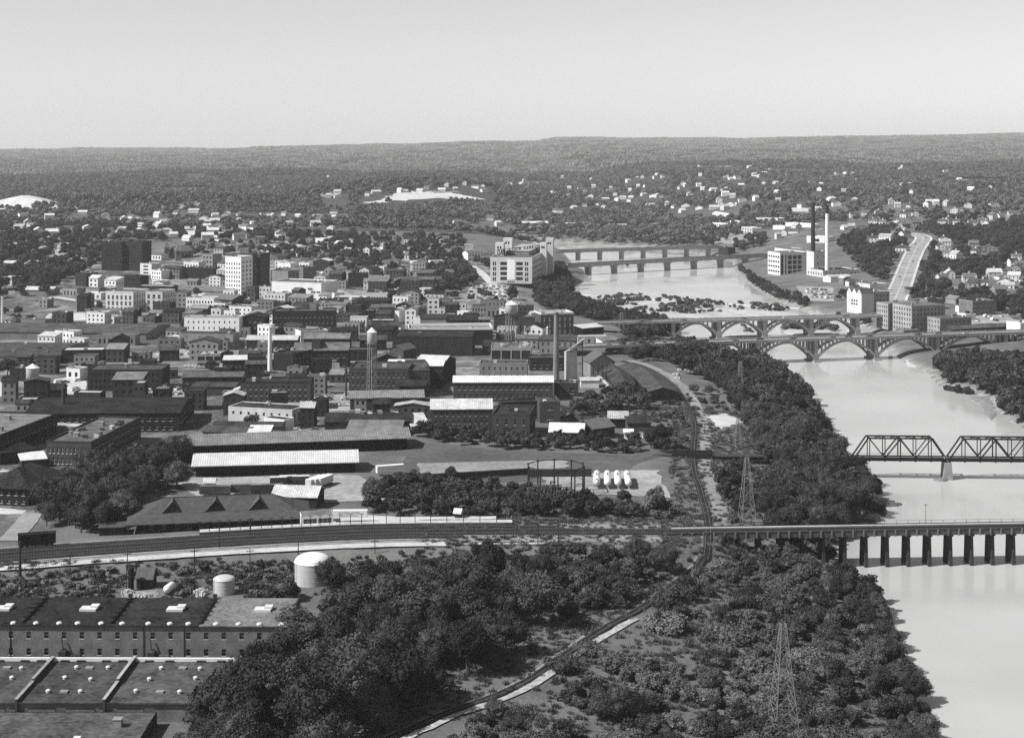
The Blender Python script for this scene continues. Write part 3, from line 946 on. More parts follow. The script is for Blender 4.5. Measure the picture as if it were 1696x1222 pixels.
# embankment carrying the old line to the truss bridge
emb_pts = smooth_line([tuple(TB[0]-TB[1]*(TB[2]+1)+np.array([0, 2.6])), W0(1040, 767, 8), W0(960, 765, 8), W0(860, 758, 8), W0(760, 745, 8), W0(690, 738, 8)], 8)
eb = MB()
za = [TB[3]-0.1]*len(emb_pts); nn_ = normals2(emb_pts)
for i in range(len(emb_pts)-1):
    fr = [max(0.0, 1-k/(len(emb_pts)*0.9)) for k in (i, i+1)]
    rows = []
    for k, f_ in zip((i, i+1), fr):
        p = np.array(emb_pts[k]); gz = ground(*p); zt = gz+0.15+(max(TB[3]-0.1-gz, 0.3))*f_+0.4*f_
        rows.append([(*(p+nn_[k]*o), z) for o, z in ((-9, gz-1.2), (-3, zt), (3, zt), (9, gz-1.2))])
    for j in range(3): eb.poly([rows[0][j], rows[1][j], rows[1][j+1], rows[0][j+1]])
tag(eb.build('embankment', M['field']), 'grassy embankment leading up to the truss bridge', kind='structure')
for p in emb_pts: occ(p[0], p[1], 5)

# ------------------------------------------------------------------ riverside spur line under the viaduct
SPUR = [(560,1262),(650,1222),(745,1180),(870,1130),(1000,1042),(1068,1004),(1125,962),(1160,932),(1172,905),(1172,865),(1160,815),(1150,785),(1147,745),(1150,710),(1142,680),(1125,650),(1098,625),(1062,606),(1030,598)]
spur_pts = smooth_line([(P(*q).x, P(*q).y) for q in SPUR], 6)
track('railway_track', 'single spur track through the scrub, passing under the viaduct', spur_pts, None, bm='cinder', ballast=2.7, dz=0.2)
near_spur = [p for p in spur_pts if p[1] < 505]
g = MB(); strip(g, [p for p in near_spur if proj(p[0], p[1], 5)[0] < 1040], -3.7, -1.7, 0.32, jitter=0.5, nacross=3)
tag(g.build('gravel_path', mat('spur_gravel', 0.4, 0.95, 0.4, 0.12, 0.9)), 'pale gravel path beside the spur track', kind='structure')
g = MB(); strip(g, [p for p in spur_pts if p[1] < 520], 1.6, 2.3, 0.12, jitter=0.3, nacross=1)
tag(g.build('gravel_path', M['dirt']), 'narrow bare edge on the far side of the spur track', kind='structure')
far_spur = [p for p in spur_pts if 516 < p[1]]
g = MB(); strip(g, far_spur, -7.5, -2.4, 0.12, jitter=0.9, nacross=3)
tag(g.build('cinder_path', M['dirt']), 'worn dirt path along the spur beyond the viaduct', kind='structure')
for pts_, w in ((far_spur, -5), ([p for p in near_spur if proj(p[0], p[1], 5)[0] < 1062], -4), ([p for p in near_spur if proj(p[0], p[1], 5)[0] < 1050], -8.5)):
    nn = normals2(pts_)
    for i in range(len(pts_)):
        q = np.array(pts_[i])+nn[i]*w; occ(q[0], q[1], 3)

# ------------------------------------------------------------------ lattice pylons
def lattice_pylon(label, base_px, top_row, half, arms=True, m='steelg', group=None):
    b = P(*base_px)
    h = (HC-(top_row-YH)/F*b.y)-b.z
    root = empty('lattice_pylon', (b.x, b.y, b.z-0.3), R(12), label, 'pylon', group)
    q = lambda s, t, z: (s*(half*(1-z/h)+0.55*z/h), t*(half*(1-z/h)+0.55*z/h), z)
    for s in (-1, 1):
        for t in (-1, 1):
            l = MB(); l.bar(q(s, t, 0), q(s, t, h), 0.13); l.build('leg', M[m], root)
    n = 9
    zs = [h*(1-(1-k/n)**1.35) for k in range(n+1)]
    for k in range(n):
        br = MB()
        z0, z1 = zs[k], zs[k+1]
        for s, t, s2, t2 in ((-1,-1,1,-1),(1,-1,1,1),(1,1,-1,1),(-1,1,-1,-1)):
            br.bar(q(s, t, z0), q(s2, t2, z1), 0.06); br.bar(q(s2, t2, z0), q(s, t, z1), 0.06); br.bar(q(s, t, z1), q(s2, t2, z1), 0.06)
        br.build('lattice_panel', M[m], root)
    return root
lattice_pylon('tall pale lattice pylon standing in the scrub beside the river', (1297, 1214), 1030, 2.9)
lattice_pylon('lattice pylon in the wood between the viaduct and the truss bridge', (1237, 868), 756, 2.7)
lattice_pylon('slim lattice pylon beside the end of the long arch bridge', (1029, 556), 517, 2.2)
lattice_pylon('thin lattice pylon in the trees near the arch bridge', (1226, 660), 598, 1.6)
lattice_pylon('thin lattice pylon beyond the white sand patch', (1222, 740), 694, 1.6)

# ------------------------------------------------------------------ poles
def utility_pole(label, base, top, arm=True, rad=0.17, group='poles along the railway'):
    b = P(*base); h = (HC-(top-YH)/F*b.y)-b.z
    root = empty('utility_pole', (b.x, b.y, b.z-0.3), R(20), label, 'pole', group)
    q = MB(); q.lathe([(rad, 0), (rad*0.7, h+0.3)], 8); q.build('post', M['wood'], root)
    if arm:
        q = MB(); q.bar((-1.2, 0, h-0.5), (1.2, 0, h-0.5), 0.16)
        for x in (-1.1, -0.6, 0.6, 1.1): q.bar((x, 0, h-0.42), (x, 0, h-0.15), 0.08)
        q.build('crossarm', M['wood'], root)
    return root
for bx, by, tp in ((116, 947, 916), (211, 944, 913), (322, 942, 908), (414, 942, 908), (494, 918, 893), (621, 916, 892)):
    utility_pole('dark timber pole below the white gravel service road', (bx, by), tp)
for bx, by, tp in ((363, 908, 861), (414, 890, 856), (589, 864, 845), (856, 886, 850), (891, 901, 861), (925, 906, 861), (1096, 889, 843)):
    utility_pole('tall dark timber pole standing beside the main tracks', (bx, by), tp, group='tall poles beside the tracks')
utility_pole('thick black pole beside the dark boxcar', (33, 962), 896, False, 0.5)
utility_pole('timber pole in the scrub beside the spur track', (1199, 835), 806, True)
utility_pole('timber pole beside the white sand patch', (1167, 717), 700, True)
fr = P(173, 995)
root = empty('transformer_stand', fr, 0.1, 'dark timber transformer frame of two poles in the scrub', 'frame')
for x in (-1.6, 1.6):
    q = MB(); q.lathe([(0.2, -0.3), (0.16, 6.2)], 8, (x, 0, 0)); q.build('post', M['wood'], root)
q = MB(); q.bar((-1.9, 0, 5.6), (1.9, 0, 5.6), 0.25); q.bar((-1.9, 0, 2.4), (1.9, 0, 2.4), 0.25); q.build('crossbar', M['wood'], root)
q = MB(); q.box(-0.9, -0.4, 2.55, 0.9, 0.4, 3.9); q.build('transformer', M['steel'], root)

# ------------------------------------------------------------------ near brick warehouses (lower left)
def stepped_firewall(root, x, y0, y1, zf, m, n=7, w=0.7):
    for k in range(n):
        q = MB(); a = y0+(y1-y0)*k/n; b = y0+(y1-y0)*(k+1)/n-0.02
        q.box(x-w/2, a, zf(a)-0.4, x+w/2, b, zf(b)+0.55)
        q.box(x-w/2-0.12, b-0.75, zf(b)+0.56, x+w/2+0.12, b+0.1, zf(b)+1.2)
        q.build('firewall_step', m, root)

def near_warehouse():
    A = P(-148, 1107); B = P(478, 1112)
    Wd = math.hypot(B.x-A.x, B.y-A.y); ang = math.atan2(B.y-A.y, B.x-A.x)
    dep, H, rise = 20.0, 11.0, 0.9
    root = empty('brick_warehouse', (A.x, A.y, A.z-0.4), ang, 'long two storey brick warehouse with skylights and stepped fire walls', 'warehouse')
    H += 0.4
    pxs = lambda px: (along((A.x, A.y), (math.cos(ang), math.sin(ang)), px))
    # windows 29 px apart, two rows
    wins = []
    cols = []
    px = 16-29*5
    while px < 470:
        cols.append(pxs(px)); px += 29.4
    for j, (z0, z1) in enumerate(((8.1, 9.75), (4.0, 5.65), (0.9, 2.4))):
        for i, c in enumerate(cols):
            wins.append((c-0.55, z0, c+0.55, z1))
    mb = MB()
    facade(mb, (0,0,0), (1,0,0), (0,-1,0), Wd, H, wins, 0.4)
    facade(mb, (Wd,0,0), (0,1,0), (1,0,0), dep, H, [], 0.3)
    facade(mb, (Wd,dep,0), (-1,0,0), (0,1,0), Wd, H+rise, [], 0.3)
    facade(mb, (0,dep,0), (0,-1,0), (-1,0,0), dep, H, [], 0.3)
    mb.poly([(Wd,0,H),(Wd,dep,H),(Wd,dep,H+rise)]); mb.poly([(0,dep,H),(0,0,H),(0,dep,H+rise)])
    mb.build('wall', mat('sunlit_tone_brick', 0.19, 0.95, 0.4, 0.3, 2.2), root)  # brick made paler than the other walls, sunlight put into its colour
    for (a, b, c, d_) in wins: link('window', window_mesh(c-a, d_-b), root, (a, 0.37, b))
    zf = lambda y: H+rise*y/dep+0.2
    bays = [-1.0] + [pxs(q) for q in (-110, 35, 183, 330)] + [Wd+0.3]
    for i in range(len(bays)-1):
        q = MB(); a, b = max(bays[i], -0.3), bays[i+1]
        q.poly([(a,-0.5,zf(-0.5)),(b,-0.5,zf(-0.5)),(b,dep+0.2,zf(dep)),(a,dep+0.2,zf(dep))])
        q.poly([(a,-0.5,zf(-0.5)-0.25),(b,-0.5,zf(-0.5)-0.25),(b,-0.5,zf(-0.5)),(a,-0.5,zf(-0.5))])
        q.build('roof_bay', M['gravel'] if i == len(bays)-2 else M['tar'], root)
        xc = a+(b-a)*0.62
        sk = MB().use(M['sill']); y = dep*0.55
        sk.box(xc-2.1, y-1.6, zf(y)-0.2, xc+2.1, y+1.6, zf(y)+0.5); sk.box(xc+0.4, y-0.6, zf(y)+0.5, xc+2.4, y+1.7, zf(y)+1.0)
        sk.build('skylight', None, root)
        k = a+2.2
        n = 4
        for k in range(n):
            x = a+(b-a)*(k+0.5)/n+0.6+random.uniform(-0.7, 0.7)
            v = MB().use(M['sill']); v.lathe([(0.75, -0.2), (0.75, 0.25), (0.45, 0.5)], 8, (x, 0.5, zf(0.5))); v.build('eave_vent', None, root)
        if i > 0: stepped_firewall(root, a, 0.4, dep-0.3, zf, M['brickd'], 6)
    stepped_firewall(root, Wd-0.2, 0.4, dep-0.3, zf, M['brickd'], 3, 0.5)
    for px in (107, 253):
        x = pxs(px)
        q = MB(); q.box(x-1.0, -2.0, 3.4, x+0.8, -0.02, 5.4); q.box(x+1.2, -1.4, 3.4, x+4.2, -0.02, 4.3); q.bar((x, -1.0, 5.4), (x-0.6, -0.6, 8.6), 0.22); q.build('loading_hoist', M['felt'], root)
    for px in (17, 238, 305):
        x = pxs(px); q = MB(); q.box(x-0.08, -0.16, 0, x+0.08, -0.02, H-0.2); q.build('downpipe', M['steel'], root)
    for i in range(int(Wd/6)): 
        for j in range(3): 
            pt = Vector((i*6, j*9)); occ(A.x+pt.x*math.cos(ang)-pt.y*math.sin(ang), A.y+pt.x*math.sin(ang)+pt.y*math.cos(ang), 6)
near_warehouse()

def low_warehouse():
    A = P(-170, 1206); B = P(352, 1196)
    A = Vector((A.x, B.y+0.5, A.z))
    Wd = math.hypot(B.x-A.x, B.y-A.y); ang = math.atan2(B.y-A.y, B.x-A.x)
    dep, H, rise = 27.5, 4.5, 0.2
    root = empty('brick_warehouse', (A.x, A.y, A.z-0.4), ang, 'low brick warehouse with dark roof bays split by diagonal fire walls', 'warehouse')
    H += 0.4
    pxs = lambda px: along((A.x, A.y), (math.cos(ang), math.sin(ang)), px)
    wins = []; doors = []
    for px in (-130, -105, 12, 43, 160, 190): wins.append((pxs(px)-0.5, 1.3, pxs(px)+0.5, 3.6))
    for px in (-45, 100, 246): wins.append((pxs(px)-1.2, 0.5, pxs(px)+1.2, 3.6)); doors.append(pxs(px))
    mb = MB(); facade(mb, (0,0,0), (1,0,0), (0,-1,0), Wd, H, wins, 0.3)
    facade(mb, (Wd,0,0), (0,1,0), (1,0,0), dep, H, [], 0.3); facade(mb, (Wd,dep,0), (-1,0,0), (0,1,0), Wd, H, [], 0.3); facade(mb, (0,dep,0), (0,-1,0), (-1,0,0), dep, H, [], 0.3)
    mb.build('wall', MATS['sunlit_tone_brick'], root)
    for (a, b, c, d_) in wins:
        big = c-a > 2
        q = MB(); q.box(0, 0, 0, c-a, 0.06, d_-b); q.build('door' if big else 'shutter', M['sill'], root, (a, 0.24, b))
    zf = lambda y: H+rise*y/dep
    bays = [-0.3] + [pxs(q) for q in (-117, 28, 173)] + [Wd+0.3]
    for i in range(len(bays)-1):
        a, b = bays[i], bays[i+1]
        q = MB(); q.poly([(a,-0.5,zf(-0.5)),(b,-0.5,zf(-0.5)),(b,dep,zf(dep)),(a,dep,zf(dep))]); q.poly([(a,-0.5,zf(0)-0.3),(b,-0.5,zf(0)-0.3),(b,-0.5,zf(-0.5)),(a,-0.5,zf(-0.5))])
        q.build('roof_bay', M['felt'], root)
        if i > 0:
            q = MB(); q.box(a-0.28, -0.6, 0.0, a+0.28, dep*0.42, H+0.75); q.box(a-0.28, dep*0.42+0.01, 0.0, a+0.28, dep, H+1.25)
            q.build('fire_wall', M['brick'], root)
            q = MB(); q.box(a-0.4, -0.7, H+0.76, a+0.4, dep*0.42, H+0.9); q.box(a-0.4, dep*0.42+0.02, H+1.26, a+0.4, dep, H+1.4); q.build('coping', M['conc'], root)
        for j, (u, v) in enumerate(((0.25, 0.22), (0.62, 0.22), (0.3, 0.52), (0.68, 0.52), (0.34, 0.8), (0.72, 0.8))):
            x, y = a+(b-a)*(u+random.uniform(-0.03, 0.03)), dep*(v+random.uniform(-0.03, 0.03))
            q = MB(); q.lathe([(0.42, -0.1), (0.42, 0.45), (0.62, 0.5), (0.4, 0.75)], 9, (x, y, zf(y))); q.build('roof_ventilator', M['sill'], root)
        for (u, v) in ((0.45, 0.22), (0.52, 0.8)):
            x, y = a+(b-a)*u, dep*v
            q = MB(); q.box(x-0.9, y-0.7, zf(y)-0.1, x+0.9, y+0.7, zf(y)+0.4); q.build('roof_hatch', M['steelg'], root)
        for u in (0.15, 0.35, 0.66, 0.86):
            x = a+(b-a)*u; q = MB(); q.box(x-1.0, dep-1.0, H+0.1, x+1.0, dep-0.4, H+0.55); q.build('scupper', M['steel'], root)
    q = MB(); q.box(-0.3, dep-0.35, H+0.05, Wd+0.3, dep+0.3, H+1.0); q.build('back_parapet', M['white'], root)
low_warehouse()
building('brick_warehouse', 'flat dark roofed warehouse lowest of the three, only its roof showing', 'warehouse', None, None, A=Vector((P(-150,1260).x, 328, 8)), B=Vector((P(225,1260).x, 328, 8)), h=4.4, depth=24.0, wall='brick', roof='felt', par=0.0)

# ------------------------------------------------------------------ storage tanks and works in the scrub
def storage_tank(label, base_px, shoulder, half_px, dome, name='storage_tank'):
    b = P(*base_px); r_ = half_px/F*b.y; h = (HC-(shoulder-YH)/F*b.y)-b.z
    root = empty(name, (b.x, b.y+r_, b.z-0.3), 0, label, 'tank')
    q = MB(); q.smooth = False; q.lathe([(r_, 0), (r_, h+0.3)], 40, cap=False); q.build('shell', M['tank'], root).data.polygons.foreach_set('use_smooth', [True]*40)
    prof = [(r_+0.12, h+0.25), (r_+0.12, h+0.4)] + [(r_*math.cos(t*math.pi/2/8)+0.001, h+0.4+dome*math.sin(t*math.pi/2/8)) for t in range(9)]
    q = MB(); q.smooth = True; q.lathe(prof, 40); q.build('dome', M['tankw'] if half_px > 20 else M['tank'], root)
    for k in range(1, 4):
        z = (h+0.3)*k/4; q = MB(); q.lathe([(r_+0.015, z-0.05), (r_+0.04, z), (r_+0.015, z+0.05)], 40, cap=False); q.build('seam_ring', M['tank'], root)
    q = MB(); a = math.radians(215)
    for s in (-0.25, 0.25):
        q.bar(((r_+0.2)*math.cos(a)-s, (r_+0.2)*math.sin(a), 0), ((r_+0.2)*math.cos(a)-s, (r_+0.2)*math.sin(a), h+0.8), 0.07)
    q.build('ladder', M['steelg'], root)
    occ(b.x, b.y+r_, r_+3); occ(b.x, b.y-4, 4)
    for k in range(1, 4): occ(b.x*(1-k*0.015), b.y-5-k*6, r_*0.8)
    return root
storage_tank('large pale cylindrical storage tank with shallow domed roof, in the trees', (514, 973), 937, 30, 2.4)
storage_tank('small pale cylindrical storage tank beside a rubble heap', (368, 987), 963, 17.5, 0.9)

building('pump_house', 'small gabled shed in the scrub beside a dark boiler stack', 'shed', (226, 975), (252, 975), ytop=958, depth=5.5, wall='brickd', roof='shingle', rt='gx', rise=2.4, ov=0.4)
b = P(217, 978)
root = empty('boiler_stack', (b.x, b.y, b.z-0.2), 0, 'short fat black boiler stack beside the small shed', 'stack')
q = MB(); q.smooth = True; q.lathe([(0.85, 0), (0.85, 6.6), (0.7, 6.9)], 16); q.build('drum', M['black'], root)
q = MB(); q.bar((-1.3, 0, 0), (-1.3, 0, 7.6), 0.18); q.bar((-1.3, 0, 4), (-0.8, 0, 4), 0.12); q.build('pipe', M['steel'], root)
b = P(281, 983)
root = empty('barrel_tank', (b.x, b.y, b.z), R(80), 'small pale horizontal barrel tank on a cradle in the scrub', 'tank')
q = MB(); q.smooth = True
for k in range(9):
    pass
prof = [(0.05, -2.6), (0.8, -2.45), (1.15, -2.0), (1.15, 2.0), (0.8, 2.45), (0.05, 2.6)]
q.lathe(prof, 16); o = q.build('barrel', M['tankw'], root, (0, 0, 1.9)); o.rotation_euler = (0, R(90), 0)
for x in (-1.4, 1.4):
    q = MB(); q.box(x-0.2, -0.9, -0.2, x+0.2, 0.9, 1.1); q.build('cradle', M['concd'], root)
def rubble(label, px, half, h, n, m='dirt'):
    b = P(*px); q = MB()
    for k in range(n):
        r_ = abs(random.gauss(0, half*0.5)); t = random.uniform(0, 6.28); s = random.uniform(0.25, 0.8)
        x, y = r_*math.cos(t), r_*math.sin(t)*0.8
        z = max(0, h*(1-r_/half))*0.8
        e = random.uniform(0, 3)
        pts = [(x+s*math.cos(e+a), y+s*math.sin(e+a), z-0.4) for a in (0, 1.6, 3.1, 4.7)]
        top = [(x+s*0.6*math.cos(e+0.4+a), y+s*0.6*math.sin(e+0.4+a), z+s*0.9) for a in (0, 1.6, 3.1, 4.7)]
        q.poly(top)
        for i in range(4): q.poly([pts[i], pts[(i+1) % 4], top[(i+1) % 4], top[i]])
    o = q.build('rubble_heap', M[m]); o.location = b
    occ(b.x, b.y, half)
    return tag(o, label, 'rubble', kind=None)
rubble('pale rubble heap beside the small storage tank', (333, 984), 3.2, 1.6, 70, 'path')
rubble('scattered pale blocks in front of the boiler stack', (212, 982), 2.6, 0.7, 35, 'path')
rubble('pale concrete scraps in front of the small shed', (240, 988), 2.4, 0.5, 35, 'path')
patch('bare_ground', [(205, 978), (262, 978), (262, 994), (205, 994)], M['dirt'], 'bare dirt around the small shed', jag=0.6)

# ------------------------------------------------------------------ station depot with three dormers
def depot():
    A = P(232, 880); B = P(492, 868)
    Wd = math.hypot(B.x-A.x, B.y-A.y); ang = math.atan2(B.y-A.y, B.x-A.x)
    dep, H, rise = 17.0, 4.6, 4.9
    root = empty('station_depot', (A.x, A.y, A.z-0.3), ang, 'railway station depot with wide hipped roof, deep eaves and pointed dormers', 'station')
    mb = MB(); wins = [(x, 0.9, x+1.5, 3.6) for x in np.arange(3, Wd-3, 4.2)]
    facade(mb, (0,0,0), (1,0,0), (0,-1,0), Wd, H+0.3, wins, 0.25)
    facade(mb, (Wd,0,0), (0,1,0), (1,0,0), dep, H+0.3, [], 0.3); facade(mb, (Wd,dep,0), (-1,0,0), (0,1,0), Wd, H+0.3, [], 0.3); facade(mb, (0,dep,0), (0,-1,0), (-1,0,0), dep, H+0.3, [], 0.3)
    mb.build('wall', M['brickd'], root)
    for (a, b_, c, d_) in wins: link('window', window_mesh(c-a, d_-b_), root, (a, 0.22, b_))
    # skirt eaves (flatter) then steep hip
    z0, z1, z2 = H-0.9, H+1.2, H+rise
    e, i1 = 4.6, 1.0
    def ring(o, z, ins=0): return [(-o,-o,z),(Wd+o,-o,z),(Wd+o,dep+o,z),(-o,dep+o,z)]
    r0, r1 = ring(e, z0), ring(-i1, z1)
    q = MB()
    for k in range(4): q.poly([r0[k], r0[(k+1) % 4], r1[(k+1) % 4], r1[k]])
    q.poly([(p[0], p[1], p[2]-0.25) for p in r0[::-1]])
    for k in range(4):
        a, b_ = r0[k], r0[(k+1) % 4]; q.poly([(a[0],a[1],a[2]-0.25),(b_[0],b_[1],b_[2]-0.25),b_,a])
    q.build('eaves_roof', M['slate'], root)
    k_ = dep/2-0.5
    ra, rb_ = (k_, dep/2, z2), (Wd-k_, dep/2, z2)
    r1 = [(p[0], p[1], p[2]+0.05) for p in r1]
    q = MB(); q.poly([r1[0], r1[1], rb_, ra]); q.poly([r1[1], r1[2], rb_]); q.poly([r1[2], r1[3], ra, rb_]); q.poly([r1[3], r1[0], ra]); q.build('roof', M['slate'], root)
    q = MB(); q.bar((ra[0], ra[1], ra[2]+0.05), (rb_[0], rb_[1], rb_[2]+0.05), 0.3); q.build('ridge_cap', M['slate'], root)
    for px in (282, 354, 426):
        x = along((A.x, A.y), (math.cos(ang), math.sin(ang)), px)+0.6
        dm = MB(); w, zb_, zt = 3.1, z1+0.25, z1+3.6
        f = [(x-w, 1.2, zb_), (x+w, 1.2, zb_), (x, 1.2, zt)]
        dm.use(M['brickd']).poly(f)
        ap = (x, 1.2+ (zt-z1)/(z2-z1)*(dep/2-1)+0.8, zt)
        dm.use(M['slate']); dm.poly([(x-w-0.5, 0.8, zb_-0.3), (x, 0.8, zt+0.25), (ap[0], ap[1], zt+0.25), (x-w-0.5, 2.2, zb_-0.3)]); dm.poly([(x, 0.8, zt+0.25), (x+w+0.5, 0.8, zb_-0.3), (x+w+0.5, 2.2, zb_-0.3), (ap[0], ap[1], zt+0.25)])
        dr = dm.build('dormer', None, root)
        link('dormer_window', window_mesh(1.2, 1.3, 'bare'), dr, (x-0.6, 1.14, zb_+0.3))
    q = MB(); q.lathe([(0.14, 0), (0.14, z0-0.2)], 8); pm_ = q.mesh('eaves_post', M['wood'])
    x = -3.5
    while x < Wd+4: link('eaves_post', pm_, root, (x, -4.1, 0)); x += 5.1
    q = MB(); q.box(-13, -4.4, 0.02, -5.0, 2.5, 3.0); q.build('baggage_annex', M['brickd'], root)
    q = MB(); q.box(-13.4, -4.8, 3.02, -4.7, 2.9, 3.25); q.build('annex_roof', M['slate'], root)
    for i in range(8):
        for j in range(3): occ(A.x+Wd*i/7, A.y+j*9-4, 8)
depot()
building('covered_platform', 'open sided shelter with flat grey roof joining the depot and the white trailer', 'shelter', (500, 872), (552, 869), h=3.6, depth=7.0, wall='white', roof='gravel', par=0.0, front=dict(c=2, r=1, w=0.9, h=0.5, lo=0.0, hi=0.95))

def text_mesh(cu, parent):
    """flat or solid lettering as a mesh object"""
    tmp = bpy.data.objects.new('lettering', cu); COL.objects.link(tmp)
    bpy.context.view_layer.update()
    me_ = bpy.data.meshes.new_from_object(tmp.evaluated_get(bpy.context.evaluated_depsgraph_get()))
    bpy.data.objects.remove(tmp); bpy.data.curves.remove(cu)
    me_.name = 'lettering'
    return link('lettering', me_, parent)
# truck trailers -------------------------------------------------------------
def trailer(label, p, L=11.5, rz=0.0, m='tankw', roof='tankw', group=None, loc=None, text=None, hgt=2.7):
    b = P(*p) if loc is None else Vector(loc)
    root = empty('truck_trailer', b, rz, label, 'trailer', group)
    q = MB(); q.box(0, 0, 1.15, L, 2.5, 1.15+hgt); q.build('box_body', M[m], root)
    q = MB(); q.box(-0.03, -0.03, 1.16+hgt, L+0.03, 2.53, 1.24+hgt); q.build('roof', M[roof], root)
    q = MB(); q.box(0.3, 0.5, 0.85, L-0.3, 2.0, 1.13); q.build('chassis', M['steel'], root)
    w = MB(); w.lathe([(0.52, 0), (0.52, 0.45)], 12); wm_ = w.mesh('wheel', M['tyre'])
    for x in (L-2.6, L-1.3):
        for y in (0.1, 2.85):
            o = link('wheel', wm_, root, (x, y, 0.52)); o.rotation_euler = (R(90), 0, 0)
    for y in (0.5, 2.0):
        q = MB(); q.bar((2.2, y, 0), (2.2, y, 0.9), 0.16); q.build('landing_leg', M['steel'], root)
    if text:
        for k, (s, sz, z) in enumerate(text):
            cu = bpy.data.curves.new('lettering', 'FONT'); cu.body = s; cu.size = sz; cu.align_x = 'CENTER'; cu.extrude = 0.0
            cu.materials.append(M['letter'])
            o = text_mesh(cu, root); o.location = (L/2-0.3, -0.012, z); o.rotation_euler = (R(90), 0, 0)
    occ(b.x, b.y, L)
    return root
t0 = P(551, 866)
trailer('white truck trailer with two lines of dark lettering, beside the depot shelter', None, 11.8, 0.03, loc=(t0.x, t0.y, t0.z), text=[('EASTERN SHORE', 0.95, 3.1)], hgt=2.9)
tr_ = [o for o in COL.objects if o.name.startswith('truck_trailer')][-1]
for x0_, x1_ in ((2.6, 5.4), (5.8, 8.8)):
    q = MB(); q.box(x0_, -0.014, 2.35, x1_, -0.004, 2.62); q.build('worn_lettering', M['steelg'], tr_)
trailer('white truck trailer parked alone on the grass by the dark tree', (625, 789), 11.0, 0.35)
for k, (px, py, rz, m_) in enumerate(((330, 823, 0.05, 'felt'), (382, 820, 0.05, 'felt'), (416, 821, 0.12, 'felt'))):
    trailer('dark sided truck trailer parked end to end behind the depot', (px, py), 11.5, rz, m_, 'gravel', group='dark trailers behind the depot')
for k, (px, py, rz) in enumerate(((515, 812, 1.15), (523, 811, 1.15), (531, 810, 1.15))):
    trailer('pale truck trailer backed in beside others at the yard corner', (px, py), 9.5, rz, 'cream', 'tankw', group='trailers parked side by side')
for k, (px, py, rz) in enumerate(((447, 808, 0.15), (463, 806, 0.2), (484, 806, 0.15))):
    trailer('pale roofed short trailer in the freight yard behind the depot', (px, py), 6.5, rz, 'felt', 'tinw', group='short trailers in the freight yard')
building('freight_shed', 'small freight shed with pale pitched roof behind the depot', 'shed', (450, 840), (524, 843), h=4.2, depth=13.0, wall='brickd', roof='tin', rt='gx', rise=2.6)
building('yard_hut', 'little white hut with dark door in the freight yard', 'hut', (338, 812), (355, 812), h=3.0, depth=4.0, wall='white', roof='tin', rt='gx', rise=1.2, front=dict(c=1, r=1, w=0.5, h=0.8, lo=0, hi=0.9))

# long freight houses -----------------------------------------------------------
building('freight_house', 'long freight house with bright tin roof and black open front', 'warehouse', (324, 790), (588, 782), h=4.8, depth=17, wall='black', roof='tinw', rt='gx', rise=2.6, ov=1.6)  # solid walls coloured black to stand for shade under the deep eaves
building('freight_house', 'longest freight house with dull grey roof behind the bright tin roofed one', 'warehouse', (318, 757), (674, 744), h=5.4, depth=17, wall='black', roof='tind', rt='gx', rise=2.4, ov=1.8)  # eave shade held in the black wall colour here too
building('freight_annex', 'small pale roofed annex at the left end of the freight houses', 'shed', (290, 760), (312, 760), h=4.4, depth=13, wall='white', roof='tinw', rt='shed', rise=1.0, ov=0.6)
patch('freight_yard', [(290, 792), (600, 786), (640, 830), (330, 832)], M['lot'], 'pale gravel freight yard', jag=1.5)
patch('depot_yard', [(510, 850), (760, 858), (740, 868), (500, 873)], M['path'], 'pale gravel yard beside the depot', jag=0.5)
patch('grass_field', [(690, 740), (1080, 757), (1000, 800), (640, 795)], M['field'], 'rough grass field between the freight houses and the gas holder', jag=1.0)
patch('dirt_track', [(690, 768), (940, 762), (940, 776), (700, 786)], M['dirt'], 'worn dirt track across the grass', jag=1.0, dz=0.2)
patch('tank_yard', [(900, 790), (1090, 778), (1110, 825), (900, 822)], M['lot'], 'pale gravel yard around the white gas tanks', jag=1.5, dz=0.16)

# black retaining wall
wa, wb = P(716, 797), P(875, 787)
d_ = Vector((wb.x-wa.x, wb.y-wa.y, 0)); 
root = empty('retaining_wall', (wa.x, wa.y, wa.z-0.4), math.atan2(d_.y, d_.x), 'long low black retaining wall behind the tree band', 'wall')
q = MB(); q.box(0, 0, 0, d_.length, 0.8, 3.0); q.build('wall_face', M['wood'], root)
q = MB(); q.box(-0.2, -0.15, 3.01, d_.length+0.2, 1.0, 3.25); q.build('coping', M['felt'], root)
wa = P(875, 800); root = empty('retaining_wall', (wa.x, wa.y+10, wa.z-0.3), 0.05, 'black retaining wall passing behind the gas holder frame', 'wall')
q = MB(); q.box(0, 0, 0, 25, 0.8, 3.4); q.build('wall_face', M['wood'], root)

